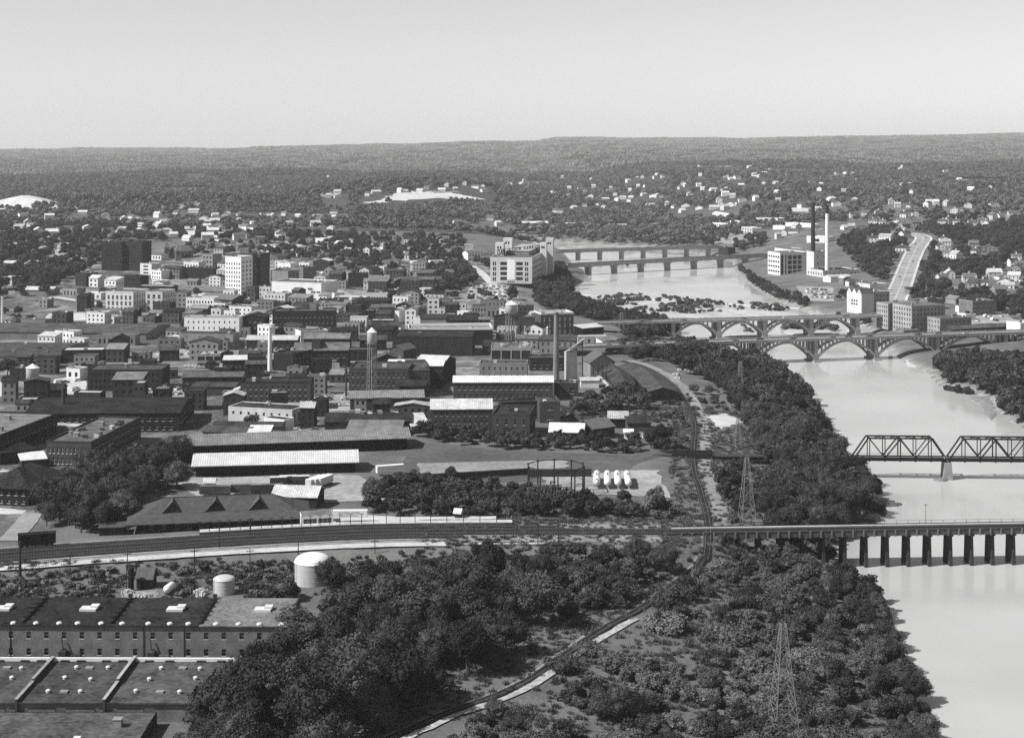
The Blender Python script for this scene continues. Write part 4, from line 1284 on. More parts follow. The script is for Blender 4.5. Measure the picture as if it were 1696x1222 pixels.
# gas holder frame -------------------------------------------------------------
def gas_holder():
    c = P(921, 816); r_ = 48/F*c.y; h = 15.0-4.5
    root = empty('gas_holder_frame', (c.x, c.y, c.z-0.3), 0, 'empty ring of tall black columns and girders of a dismantled gas holder', 'gas holder')
    n = 10; pts = []
    for k in range(n):
        t = 2*math.pi*k/n+0.35; pts.append((r_*math.cos(t), r_*math.sin(t)))
        q = MB(); q.lathe([(0.3, 0), (0.22, h)], 8, (pts[-1][0], pts[-1][1], 0)); q.lathe([(0.5, h), (0.5, h+0.3)], 8, (pts[-1][0], pts[-1][1], 0)); q.build('column', M['steel'], root)
    for k in range(n):
        a, b_ = pts[k], pts[(k+1) % n]
        for z, w in ((h-0.2, 0.28), (h*0.42, 0.16)):
            q = MB(); m_ = 6
            for j in range(m_):
                t0, t1 = j/m_, (j+1)/m_
                f = lambda t: (a[0]+(b_[0]-a[0])*t, a[1]+(b_[1]-a[1])*t, z+0.35*math.sin(math.pi*t))
                q.bar(f(t0), f(t1), w)
            q.build('ring_girder', M['steel'], root)
    q = MB(); q.lathe([(r_+0.4, -0.1), (r_+0.4, 0.6), (r_-0.2, 0.6), (r_-0.2, 0.2)], 32, cap=False); q.build('pit_rim', M['conc'], root)
    b = Vector((c.x-3, c.y-1, c.z)); 
    rt_ = empty('machine_shed', b, 0, 'small dark machine shed with pipework inside the gas holder ring', 'shed')
    q = MB(); q.box(-4, -2, 0, 5, 2, 2.6); q.build('body', M['steel'], rt_); q = MB(); q.box(-4.2, -2.2, 2.61, 5.2, 2.2, 2.8); q.build('roof', M['felt'], rt_)
    q = MB(); q.bar((1, 0, 2.8), (1, 0, 4.6), 0.5); q.bar((1, 0, 4.4), (3, 0.6, 4.0), 0.3); q.build('pipework', M['steel'], rt_)
    occ(c.x, c.y, r_+2)
gas_holder()
for k, (px, lean) in enumerate(((988, -0.02), (1006, -0.01), (1023, 0.0), (1040, 0.01))):
    b = P(px+2, 810)
    root = empty('gas_tank', (b.x, b.y+7.5, b.z), R(90)+lean-0.05, 'white round ended gas tank lying in a row of four', 'tank', 'four white gas tanks')
    q = MB(); q.smooth = True
    r_ = 1.3; L = 8.3
    prof = [(0.04, -L-1.05), (0.6, -L-0.9), (1.05, -L-0.5), (r_, -L+0.1), (r_, L-0.1), (1.05, L+0.5), (0.6, L+0.9), (0.04, L+1.05)]
    q.lathe(prof, 20); o = q.build('vessel', M['tankw'], root, (0, 0, 2.7)); o.rotation_euler = (0, R(90), 0)
    for x in (-4.5, 4.5):
        q = MB(); q.box(x-0.3, -1.2, -0.3, x+0.3, 1.2, 1.7); q.build('saddle', M['conc'], root)
    q = MB(); q.lathe([(0.28, 4.1), (0.28, 4.6)], 8, (-0.5, 0, 0)); q.build('manhole', M['steel'], root)
    occ(b.x, b.y+7, 9)
q = MB(); 

# dark boxcar at the left
b = rail_line[0]
i_ = min(range(len(rail_line)), key=lambda k: abs(proj(rail_line[k][0], rail_line[k][1], RAILZ)[0]-33))
p = offline(rail_line, 10.5)[i_]; tdir = np.array(rail_line[i_+1])-np.array(rail_line[i_])
root = empty('boxcar', (p[0], p[1]-4.0, RAILZ-0.2), math.atan2(tdir[1], tdir[0]), 'black railway boxcar standing at the end of the platform', 'boxcar')
q = MB(); q.box(0, 0, 1.1, 11.5, 2.9, 4.3); q.build('body', M['black'], root)
q = MB(); q.poly([(-0.1,-0.1,4.31),(11.6,-0.1,4.31),(11.6,1.45,4.75),(-0.1,1.45,4.75)]); q.poly([(11.6,3.0,4.31),(-0.1,3.0,4.31),(-0.1,1.45,4.75),(11.6,1.45,4.75)]); q.build('roof', M['tar'], root)
q = MB(); q.box(4.6, -0.08, 1.2, 6.9, -0.02, 4.0); q.build('door', M['steel'], root)
w = MB(); w.lathe([(0.45, 0), (0.45, 0.2)], 12); wme = w.mesh('wheel', M['steel'])
for x in (1.2, 2.8, 8.7, 10.3):
    for y in (0.4, 2.5):
        o = link('wheel', wme, root, (x, y+0.2, 0.55)); o.rotation_euler = (R(90), 0, 0)
q = MB(); q.box(0.6, 0.6, 0.55, 10.9, 2.3, 1.08); q.build('underframe', M['steel'], root)
# little signal hut beyond the platform
building('signal_hut', 'tiny pale roofed signal hut beside the main tracks', 'hut', (753, 863), (762, 863), h=3.0, depth=2.4, wall='brick', roof='tinw', rt='gx', rise=1.0)
# ------------------------------------------------------------------ town buildings placed by the row of their eaves
def T(px, yt, h):
    """foot of a wall whose top (h metres up) shows at picture point px, yt"""
    return first_hit(px, yt, h)
def bt(name, label, cat, x0, y0, x1, y1, h, **k):
    return building(name, label, cat, None, None, A=T(x0, y0, h), B=T(x1, y1, h), h=h, **k)
def corner(name, label, cat, xc, yc, h, uvec, Lu, depth, **k):
    """block given by its near corner, the direction of its right hand face and that face's length"""
    A = T(xc, yc, h); u = Vector(uvec).normalized()
    return building(name, label, cat, None, None, A=A, B=Vector((A.x+u.x*Lu, A.y+u.y*Lu, A.z)), h=h, depth=depth, **k)
g_ = lambda c, r, w=0.45, h=0.55, **k: dict(c=c, r=r, w=w, h=h, **k)

# --- lower left mills and warehouses
bt('tobacco_factory', 'brick factory with small panes on its end wall and a cluttered grey roof', 'factory', 77, 731.5, 151, 734, 9.5, depth=58, wall='brick', roof='gravel', front=g_(10, 2, 0.5, 0.62, lo=0.05, hi=0.9), right=g_(22, 3, 0.4, 0.5), clutter=14, style='cross')
bt('tobacco_factory', 'factory with dark side wall and flat grey roof at the left edge', 'factory', -130, 727, -22, 731, 9.5, depth=64, wall='brickd', roof='gravel', right=g_(20, 2, 0.4, 0.45), clutter=8)
bt('storage_warehouse', 'long dark roofed warehouse with a row of white ridge vents', 'warehouse', 40, 686, 297, 683, 8.5, depth=44, wall='brickd', roof='tar', rt='gx', rise=2.4, front=g_(20, 2), right=g_(8, 3, 0.35, 0.5))
bt('covered_bridgeway', 'low pale topped passage linking two factories behind the dark chimney', 'passage', 57, 705, 136, 707, 4.5, depth=6, wall='grey', roof='tinw', par=0.4, cop='cream')
bt('gatehouse', 'black hip roofed brick house beside the diagonal access road', 'house', -30, 806, 47, 809, 6.3, depth=28, wall='brickd', roof='tar', rt='hip', rise=5.5, ov=1.2, front=g_(6, 2, 0.4, 0.5), right=g_(6, 2, 0.35, 0.45))
bt('loading_shed', 'low shed with white roof wedged between the two left factories', 'shed', 36, 763, 77, 760, 3.2, depth=14, wall='brickd', roof='tinw', rt='shed', rise=0.4)
bt('loading_shed', 'low dark shed between the left factories', 'shed', 0, 752, 60, 744, 4.5, depth=12, wall='brickd', roof='tar', rt='shed', rise=0.8)
patch('access_road', [(40, 848), (70, 852), (34, 896), (-6, 896)], M['road'], 'pale concrete access road running diagonally past the gatehouse', dz=0.2, jag=0.2)
patch('access_road', [(-40, 835), (44, 846), (40, 852), (-40, 852)], M['path'], 'pale lane in front of the gatehouse', dz=0.16, jag=0.3)
patch('car_park', [(-20, 778), (30, 782), (20, 800), (-30, 796)], M['lot'], 'pale car park by the gatehouse', jag=0.5)
patch('side_street', [(244, 735), (300, 720), (312, 760), (260, 756)], M['asph'], 'dark side street beside the freight houses', jag=0.5)

# --- blocks between the freight houses and the parking lots
bt('brick_mill', 'four row brick mill behind the white tapered chimney', 'factory', 398, 634, 514, 634, 13.5, depth=16, wall='brick', roof='tar', front=g_(12, 4, 0.32, 0.55), right=g_(4, 4), cop='brickd', clutter=4)
bt('lean_to', 'low white fronted lean-to against the four row brick mill', 'shed', 440, 668, 514, 668, 4.5, depth=6, wall='white', roof='felt', par=0.3)
bt('office_block', 'flat roofed two storey office with eight square windows and white base', 'office', 378, 674, 484, 680, 7.5, depth=15, wall='cream', roof='felt', par=0.35, front=g_(8, 1, 0.28, 0.32, lo=0.42, hi=0.98, m=0.02), right=g_(3, 1), clutter=2, style='bare')
bt('annex_block', 'small white block with two tiny windows in front of the office', 'office', 437, 692, 471, 696, 5.0, depth=7, wall='white', roof='felt', par=0.3, front=g_(2, 1, 0.18, 0.3), style='bare')
bt('low_store', 'low store with long grey roof behind the white roofed shed', 'shed', 352, 706, 465, 706, 4.2, depth=11, wall='grey', roof='felt', rt='gx', rise=1.2)
bt('low_store', 'low brick store with grey roof beside the white roofed shed', 'shed', 336, 715, 411, 716, 4.2, depth=12, wall='brick', roof='felt', rt='gx', rise=1.5, front=g_(4, 1, 0.2, 0.4))
bt('open_shed', 'little open fronted shed with bright white roof', 'shed', 411, 717, 446, 717, 4.2, depth=10, wall='black', roof='tinw', rt='shed', rise=1.4)
bt('storage_shed', 'dark spotted roof shed beside the trees', 'shed', 538, 699, 680, 698, 5.0, depth=24, wall='brickd', roof='tar', rt='gx', rise=1.6, clutter=9)
bt('storage_shed', 'shed with plain grey roof over a pale front wall', 'shed', 575, 712, 664, 711, 4.0, depth=12, wall='white', roof='gravel', rt='shed', rise=2.0, front=g_(5, 1, 0.1, 0.8))
bt('tin_shed', 'lone pale lean-to roof beside the brick mill with tall chimney stubs', 'shed', 682, 706, 711, 705, 3.4, depth=18, wall='grey', roof='tin', rt='shed', rise=2.6)
bt('row_store', 'brick row with pale roof strip and one line of windows', 'store', 302, 625, 402, 624, 8.0, depth=14, wall='brick', roof='gravel', rt='gx', rise=1.6, front=g_(9, 2, 0.3, 0.5))
bt('row_store', 'lower brick annex in front of the pale roof strip', 'store', 318, 640, 388, 641, 4.5, depth=8, wall='brick', roof='felt', rt='shed', rise=1.0)
bt('machine_shop', 'brick shop with white roof edge beside the open parking deck', 'factory', 370, 596, 411, 596, 9.0, depth=11, wall='brickd', roof='tinw', rt='shed', rise=1.0, front=g_(5, 2, 0.3, 0.5))
bt('machine_shop', 'tall narrow brick block against the white tapered chimney', 'factory', 410, 592, 437, 592, 11.0, depth=13, wall='brick', roof='tar', front=g_(3, 2, 0.25, 0.4))
bt('parking_deck', 'open two level concrete parking deck of three bays', 'parking deck', 326, 588, 368, 588, 7.5, depth=16, wall='conc', roof='lot', par=0.6, front=dict(c=3, r=2, w=0.86, h=0.66, lo=0.02, hi=0.98, m=0.01), style='bare', right=g_(2, 2, 0.8, 0.6))
bt('brick_block', 'dark brick block with a sloping side roof right of the white chimney', 'factory', 453, 585, 486, 587, 10.0, depth=30, wall='brickd', roof='tar', right=g_(7, 3))
bt('cotton_mill', 'mill with two pale roof strips and a square brick stair tower', 'factory', 487, 580, 577, 580, 10.0, depth=17, wall='brickd', roof='gravel', rt='gx', rise=3.4, front=g_(9, 2, 0.3, 0.6))
bt('stair_tower', 'square brick stair tower rising through the two pale roof strips', 'tower', 516, 565, 531, 565, 15.0, depth=7, wall='brick', roof='tar', par=0.5)
bt('roof_block', 'grey gabled roof behind the square stair tower', 'factory', 503, 561, 578, 560, 10.0, depth=15, wall='brickd', roof='gravel', rt='gx', rise=2.5)
bt('brick_mill', 'three storey brick mill behind the legs of the tall water tower', 'factory', 578, 611, 676, 611, 14.0, depth=24, wall='brick', roof='felt', front=g_(11, 3, 0.32, 0.55), clutter=3)
bt('brick_mill', 'brick wing with dark right wall and narrow roof next to the water tower mill', 'factory', 677, 615, 712, 615, 13.0, depth=40, wall='brick', roof='felt', right=g_(10, 3), front=g_(3, 2, 0.2, 0.4))
bt('weave_shed', 'weave shed with broad bright white roof', 'factory', 640, 606, 733, 606, 11.5, depth=15, wall='brickd', roof='tinw', rt='shed', rise=1.2, clutter=2)
bt('skylight_house', 'turned white roof with dark skylight strips', 'factory', 733, 603, 755, 594, 11.0, depth=16, wall='brickd', roof='tinw', rt='gy', rise=3.0)
bt('boiler_house', 'long low brick house with arched openings and dull roof', 'factory', 580, 660, 702, 658, 6.0, depth=16, wall='brick', roof='tind', rt='gx', rise=2.4, front=g_(8, 1, 0.3, 0.45, lo=0.0, hi=0.7), right=g_(3, 1))
patch('factory_yard', [(520, 648), (580, 648), (590, 680), (520, 682)], M['lot'], 'pale factory yard with parked vans', jag=0.6)
bt('pale_roof_mill', 'brick mill with bright roof and three rows of lit sills above the trees', 'factory', 714, 677, 815, 677, 11.0, depth=16, wall='brick', roof='tin', rt='gx', rise=3.2, front=g_(10, 3, 0.26, 0.5, st='plain'))
for k in range(4):
    pass
bt('mill_wing', 'brick wing with dark flat roof beside the bright roofed mill', 'factory', 815, 687, 877, 687, 10.5, depth=24, wall='brick', roof='tar', front=g_(4, 2, 0.2, 0.5), right=g_(6, 2))
bt('mill_block', 'square grey brick block with a downpipe behind the mill wing', 'factory', 894, 667, 928, 667, 9.5, depth=17, wall='brick', roof='felt', front=g_(1, 2, 0.3, 0.3), clutter=3)
bt('low_roof', 'low flat roof joining the bright roofed mill and the arcade', 'factory', 830, 668, 893, 666, 8.0, depth=8, wall='brickd', roof='felt')
bt('arcade_mill', 'long mill with pale strip roof over two rows of close arched windows', 'factory', 751, 633, 916, 633, 9.5, depth=14, wall='brick', roof='tinw', rt='gx', rise=2.2, front=g_(16, 2, 0.42, 0.5))
bt('boiler_house', 'brick boiler house at the foot of the tall dark chimney', 'factory', 918, 636, 958, 636, 6.5, depth=10, wall='brick', roof='felt', front=g_(2, 1, 0.3, 0.5))
bt('dye_house', 'pale two storey dye house with rows of round topped windows', 'factory', 794, 603, 873, 603, 8.5, depth=15, wall='grey', roof='felt', front=g_(8, 2, 0.3, 0.5), clutter=4)
bt('loading_house', 'loading house with four tall dark bays and machinery on its roof', 'factory', 813, 577, 880, 577, 9.5, depth=24, wall='conc', roof='gravel', front=dict(c=4, r=1, w=0.9, h=0.85, lo=0.0, hi=0.95, m=0.01), style='bare', clutter=16, par=0.5)
bt('brick_store', 'long roofed brick store behind the tall dark chimney', 'factory', 893, 563, 952, 564, 9.0, depth=17, wall='brickl', roof='felt', rt='shed', rise=1.0, front=g_(6, 2, 0.35, 0.5))
bt('brick_store', 'low dark brick store left of the tall dark chimney', 'factory', 878, 594, 935, 594, 7.0, depth=14, wall='brickd', roof='felt', front=g_(5, 1))
bt('brick_hall', 'large windowless dark brick hall with flat roof', 'factory', 650, 559, 782, 559, 11.5, depth=34, wall='brickd', roof='tar', par=0.8, right=g_(3, 2, 0.2, 0.3))
bt('brick_hall', 'hall with broad pale roof edged by a white parapet', 'factory', 677, 547, 816, 546, 10.0, depth=26, wall='brickd', roof='gravel', par=1.5, cop='tankw', clutter=3)
bt('gabled_shop', 'small rusty roofed shop beside the big windowless hall', 'shop', 645, 578, 668, 580, 7.0, depth=14, wall='brick', roof='shingle', rt='gy', rise=2.5)
bt('brick_warehouse', 'square brick warehouse behind the squat water tower', 'warehouse', 858, 526, 886, 527, 10.0, depth=24, wall='brick', roof='gravel', right=g_(4, 3))
bt('church_hall', 'brick hall with pale curved cornice and tall white windows', 'hall', 896, 521, 950, 520, 14.0, depth=18, wall='brick', roof='tin', par=1.3, cop='cream', front=g_(6, 3, 0.3, 0.6, g='sill'))
bt('riverside_shed', 'black shed with a single bright roof slope near the arch bridge end', 'shed', 966, 541, 1000, 541, 7.5, depth=10, wall='black', roof='tinw', rt='shed', rise=1.2)
bt('riverside_store', 'low pale store beside the end of the long arch bridge', 'store', 957, 556, 1006, 557, 5.0, depth=8, wall='cream', roof='tin', par=0.4, front=g_(4, 1, 0.4, 0.5))
bt('riverside_store', 'low grey roofed store with white wall under the pylon', 'store', 998, 563, 1026, 563, 4.0, depth=8, wall='white', roof='gravel', rt='shed', rise=1.6)
bt('timber_barn', 'tall weathered barn with ribbed gable roof', 'barn', 978, 600, 1018, 599, 9.0, depth=16, wall='brickl', roof='shingle', rt='gy', rise=4.5, ov=0.8, front=g_(5, 1, 0.2, 0.7))

# curved railway sheds
def curved_shed(label, px_pts, width, h, rise, roof='felt'):
    pts = smooth_line([(P(*q).x, P(*q).y) for q in px_pts], 5)
    nn = normals2(pts); z = np.mean([ground(*p) for p in pts])
    root = empty('curved_freight_shed', (0, 0, 0), 0, label, 'shed')
    rows = []
    for p, n in zip(pts, nn):
        p = np.array(p)
        rows.append([(*(p-n*(width/2+0.8)), z+h-0.3), (*p, z+h+rise), (*(p+n*(width/2+0.8)), z+h-0.3)])
    for k, nm in ((0, 'roof_slope'), (1, 'roof_slope')):
        q = MB()
        for a, b in zip(rows[:-1], rows[1:]):
            q.poly([a[k], b[k], b[k+1], a[k+1]]); 
            e = [(v[0], v[1], v[2]-0.25) for v in (a[k], b[k], b[k+1], a[k+1])]; q.poly(e[::-1])
        q.build(nm, M[roof], root)
    for s in (-1, 1):
        q = MB()
        for i in range(len(pts)-1):
            a, b = np.array(pts[i])+nn[i]*s*width/2, np.array(pts[i+1])+nn[i+1]*s*width/2
            q.poly([(*a, z-0.4), (*b, z-0.4), (*b, z+h-0.1), (*a, z+h-0.1)])
        q.build('side_wall', M['brickd'], root)
    for i in (0, -1):
        a, b, p = np.array(pts[i])-nn[i]*width/2, np.array(pts[i])+nn[i]*width/2, pts[i]
        q = MB(); q.poly([(*a, z-0.4), (*b, z-0.4), (*b, z+h-0.1), (*p, z+h+rise-0.3), (*a, z+h-0.1)]); q.build('end_wall', M['black'], root)
    pl = [np.array(p)+n*(width/2+2.6) for p, n in zip(pts, nn)]
    q = MB(); strip(q, pl, -1.0, 1.0, z+1.1, 0.0); q.build('loading_platform', M['path'], root)
    for p in pts: occ(p[0], p[1], width*0.6)
curved_shed('nearer curved freight shed with long grey bent roof', [(1098, 664), (1085, 646), (1066, 630), (1044, 619)], 15, 4.5, 2.2)
curved_shed('smaller curved freight shed beside the timber barn', [(1034, 653), (1030, 640), (1018, 628), (1004, 620)], 11, 4.5, 2.2)

# houses by the tree band
bt('tin_roof_house', 'house with broad white tin roof among the trees', 'house', 910, 714, 966, 716, 4.0, depth=10, wall='brickd', roof='tinw', rt='gx', rise=3.0)
bt('dark_gable_house', 'dark gabled house with pale eaves near the spur track', 'house', 982, 710, 1018, 706, 5.0, depth=13, wall='brickd', roof='shingle', rt='gx', rise=3.0)
bt('tin_roof_house', 'house with ragged pale roof beside the dark gabled one', 'house', 1008, 693, 1040, 693, 4.5, depth=9, wall='black', roof='tin', rt='shed', rise=1.6)
bt('row_shed', 'long grey roofed shed next to the spur track', 'shed', 1040, 700, 1078, 700, 4.0, depth=12, wall='brick', roof='felt', rt='gx', rise=2.0)
bt('white_hut', 'small white hut among the trees near the spur track', 'hut', 1034, 716, 1048, 716, 3.0, depth=5, wall='white', roof='tinw', rt='gx', rise=1.0)
bt('pale_shed', 'pale shed next to the boiler house and curved sheds', 'shed', 962, 630, 992, 630, 4.0, depth=8, wall='cream', roof='tin', rt='gx', rise=1.0)
rubble('ruined pale masonry beside the dark gabled house', (1062, 722), 6, 1.0, 70, 'path')
patch('sand_patch', [(1172, 690), (1200, 685), (1232, 700), (1190, 711)], M['clay'], 'bright white sand patch beside the spur track', n=10, jag=1.2, dz=0.2)
for k in range(9):
    px, py = random.uniform(1110, 1215), random.uniform(596, 632)
    rubble('heap of pale scrap beneath the riverside trees', (px, py), random.uniform(2, 4.5), 1.2, 40, 'path')['group'] = 'scrap heaps by the river trees'

# --- downtown
bt('brick_hotel', 'large dark three storey brick building right of the white tapered chimney', 'factory', 451, 517, 556, 516, 13.5, depth=20, wall='brickd', roof='felt', front=g_(14, 3, 0.34, 0.55), right=g_(4, 3), clutter=3)
bt('roof_house', 'pair of pale lift houses on a dark roof', 'lift house', 513, 503, 524, 503, 19.0, depth=7, wall='brickl', roof='felt', par=0.3)
bt('white_factory', 'white three storey building with rows of small dark windows', 'factory', 305, 526, 396, 527, 13.0, depth=12, wall='white', roof='gravel', front=g_(10, 3, 0.24, 0.42), style='bare', clutter=3)
bt('gabled_warehouse', 'dark gable ended warehouse beside the white three storey building', 'warehouse', 398, 526, 437, 526, 12.0, depth=16, wall='brickd', roof='tar', rt='gy', rise=2.2, front=g_(4, 3))
bt('white_annex', 'small white annex with two windows under the dark gable', 'annex', 397, 543, 412, 543, 6.0, depth=6, wall='white', roof='felt', par=0.3, front=g_(2, 1, 0.3, 0.5), style='bare')
bt('grey_gable', 'grey brick building with broken gable in front of the white factory', 'store', 296, 552, 386, 554, 7.5, depth=12, wall='brickl', roof='felt', par=0.3, front=g_(4, 2, 0.15, 0.25))
bt('long_store', 'long low store with pale roof behind the parking rows', 'store', 408, 563, 492, 563, 6.0, depth=14, wall='brickd', roof='tin', rt='gx', rise=2.0, front=g_(9, 1, 0.3, 0.5))
bt('long_store', 'long white walled store with angled grey end', 'store', 498, 549, 543, 547, 8.0, depth=12, wall='white', roof='felt', par=0.4)
bt('white_offices', 'white two row office building with dark window bands', 'office', 308, 494, 354, 495, 9.0, depth=13, wall='white', roof='gravel', front=g_(9, 2, 0.5, 0.5), style='bare')
bt('white_offices', 'lower white block of five windows joined to the offices', 'office', 354, 503, 373, 504, 6.5, depth=9, wall='white', roof='felt', front=g_(5, 1, 0.45, 0.45), style='bare')
bt('gable_hall', 'long grey gable roof in front of the tall white bank tower', 'hall', 330, 492, 384, 497, 6.0, depth=18, wall='brick', roof='shingle', rt='gx', rise=3.0)
bt('white_block', 'small white box in front of the tall bank tower', 'store', 391, 495, 411, 495, 5.5, depth=8, wall='white', roof='tinw', par=0.3)
# bank tower: two shafts
uv = Vector((math.cos(R(-24)), math.sin(R(-24))))
A_ = T(373, 426.5, 32); Bq = Vector((A_.x+uv.x*15.5, A_.y+uv.y*15.5, A_.z))
tw = building('bank_tower', 'tall white fronted bank tower with dark side, highest building in town', 'tower', None, None, A=A_, B=Bq, h=32, depth=17, wall='white', roof='gravel', cop='white', par=1.0, front=g_(6, 8, 0.42, 0.5, lo=0.02, hi=0.9), right=g_(3, 8, 0.4, 0.5), clutter=2, style='bare')
nv = Vector((-uv.y, uv.x))
A2_ = A_+Vector((uv.x*2.5+nv.x*17.05, uv.y*2.5+nv.y*17.05, 0))
building('bank_tower_wing', 'dark brick rear wing of the bank tower, split by a light well', 'tower', None, None, A=A2_, B=A2_+Vector((uv.x*12.2, uv.y*12.2, 0)), h=33.5, depth=8, wall='brick', roof='gravel', right=g_(2, 8, 0.35, 0.5))
A2_ = A2_+Vector((nv.x*10.5+uv.x*1.5, nv.y*10.5+uv.y*1.5, 0))
building('bank_tower_wing', 'grey brick rear block behind the bank tower light well', 'tower', None, None, A=A2_, B=A2_+Vector((uv.x*12, uv.y*12, 0)), h=33, depth=15, wall='brick', roof='gravel', right=g_(3, 8, 0.35, 0.5))
# department store
A_ = T(450, 467.5, 13); uv = Vector((math.cos(R(-20)), math.sin(R(-20))))
ds = building('department_store', 'blank white department store with two lines of dark lettering', 'store', None, None, A=A_, B=Vector((A_.x+uv.x*45, A_.y+uv.y*45, A_.z)), h=13, depth=30, wall='white', roof='gravel', cop='white', front=dict(list=[(0.45, 0.1, 0.465, 0.7), (0.52, 0.1, 0.535, 0.75), (0.62, 0.02, 0.68, 0.14), (0.84, 0.02, 0.9, 0.12), (0.18, 0.02, 0.4, 0.3)]), clutter=3)
sg = empty('store_sign', ds.location+Vector((uv.x*33+0.1, uv.y*33-0.3, 6.2)), math.atan2(uv.y, uv.x), 'two short lines of dark sign letters on the white department store', 'sign')
x_ = 0
for row, (x0, n_) in enumerate(((0.0, 5), (2.6, 10))):
    for k in range(n_):
        if row == 1 and k == 5: continue
        q = MB(); q.box(x0+k*0.86, -0.12, 2.2-row*2.4, x0+k*0.86+0.3, 0, 3.7-row*2.4+0.2*(k % 3 == 0)); q.box(x0+k*0.86+0.3, -0.12, 2.4-row*2.4+0.5*(k % 2), x0+k*0.86+0.66, 0, 2.75-row*2.4+0.5*(k % 2)); q.build('letter', M['letter'], sg)
bt('store_annex', 'low pale annex at the right end of the department store', 'store', 541, 484, 554, 486, 6.0, depth=10, wall='cream', roof='gravel', par=0.4)
bt('brick_offices', 'grey office block behind the department store', 'office', 450, 448, 477, 450, 14.0, depth=15, wall='brickl', roof='felt', right=g_(3, 3))
bt('white_offices', 'white block with two windows behind the bank tower wing', 'office', 460, 436, 481, 437, 11.0, depth=12, wall='white', roof='felt', front=g_(3, 2, 0.2, 0.3), style='bare')
bt('brick_offices', 'grey and dark office block near the pale parking ground', 'office', 482, 442, 502, 444, 15.0, depth=16, wall='brickl', roof='felt', right=g_(3, 4), front=g_(4, 4, 0.4, 0.5))
# government building with large windows
A_ = T(175, 484, 15); uv = Vector((math.cos(R(-14)), math.sin(R(-14))))
building('post_office', 'pale four storey public building with tall paired windows', 'office', None, None, A=A_, B=A_+Vector((uv.x*23, uv.y*23, 0)), h=15, depth=26, wall='cream', roof='gravel', par=0.9, front=g_(6, 3, 0.5, 0.66, lo=0.05, hi=0.9), right=g_(6, 3, 0.4, 0.6))
A_ = T(241, 484, 15)
building('post_office', 'rear pale wing of the public building half in shadow', 'office', None, None, A=A_, B=A_+Vector((uv.x*14, uv.y*14, 0)), h=15, depth=22, wall='cream', roof='gravel', front=g_(3, 3, 0.5, 0.66), right=g_(5, 3, 0.4, 0.6))
bt('white_inn', 'white two storey building with a long row of small windows', 'inn', 141, 516, 195, 515, 6.0, depth=11, wall='white', roof='gravel', rt='gx', rise=1.5, front=g_(13, 2, 0.4, 0.5), style='bare')
bt('white_garage', 'white flat roofed garage in front of the public building', 'garage', 140, 485, 167, 486, 5.0, depth=10, wall='white', roof='tinw', par=0.4, front=g_(3, 1, 0.5, 0.4))
A_ = T(168, 401, 27); uv = Vector((math.cos(R(-16)), math.sin(R(-16))))
building('hotel_block', 'dark brick eight storey hotel near the twin church spires', 'hotel', None, None, A=A_, B=A_+Vector((uv.x*22, uv.y*22, 0)), h=27, depth=16, wall='brickd', roof='felt', front=g_(9, 8, 0.4, 0.5), right=g_(5, 8, 0.4, 0.5), style='bare')
A2_ = A_+Vector((uv.x*22.1, uv.y*22.1+4, 0))
building('hotel_block', 'wider dark wing of the eight storey brick hotel', 'hotel', None, None, A=A2_, B=A2_+Vector((uv.x*20, uv.y*20, 0)), h=27, depth=18, wall='brickd', roof='felt', front=g_(8, 8, 0.4, 0.5), style='bare')
def church_tower(label, px, ytop, ybase, w):
    b = P(px, ybase+4); h = (HC-(ytop-YH)/F*b.y)-b.z
    root = empty('church_tower', (b.x, b.y, b.z-0.4), 0.3, label, 'church')
    q = MB(); q.box(-w/2, -w/2, 0, w/2, w/2, h*0.6); q.build('shaft', M['brickl'], root)
    q = MB(); hb = h*0.6
    c = [(-w/2-0.3,-w/2-0.3,hb),(w/2+0.3,-w/2-0.3,hb),(w/2+0.3,w/2+0.3,hb),(-w/2-0.3,w/2+0.3,hb)]
    for i in range(4): q.poly([c[i], c[(i+1) % 4], (0, 0, h+0.4)])
    q.build('spire', M['brickl'], root)
    for s in (0,): link('window', window_mesh(w*0.3, h*0.16, 'bare'), root, (-w*0.15, -w/2-0.03, h*0.36))
church_tower('taller pointed church tower near the dark hotel', 276, 397, 424, 5.5)
church_tower('shorter pointed church tower beside the taller one', 295, 403, 428, 6.0)
bt('church_nave', 'pale gabled church nave between the two pointed towers', 'church', 279, 416, 296, 417, 7.0, depth=22, wall='brickl', roof='shingle', rt='gy', rise=5.0)
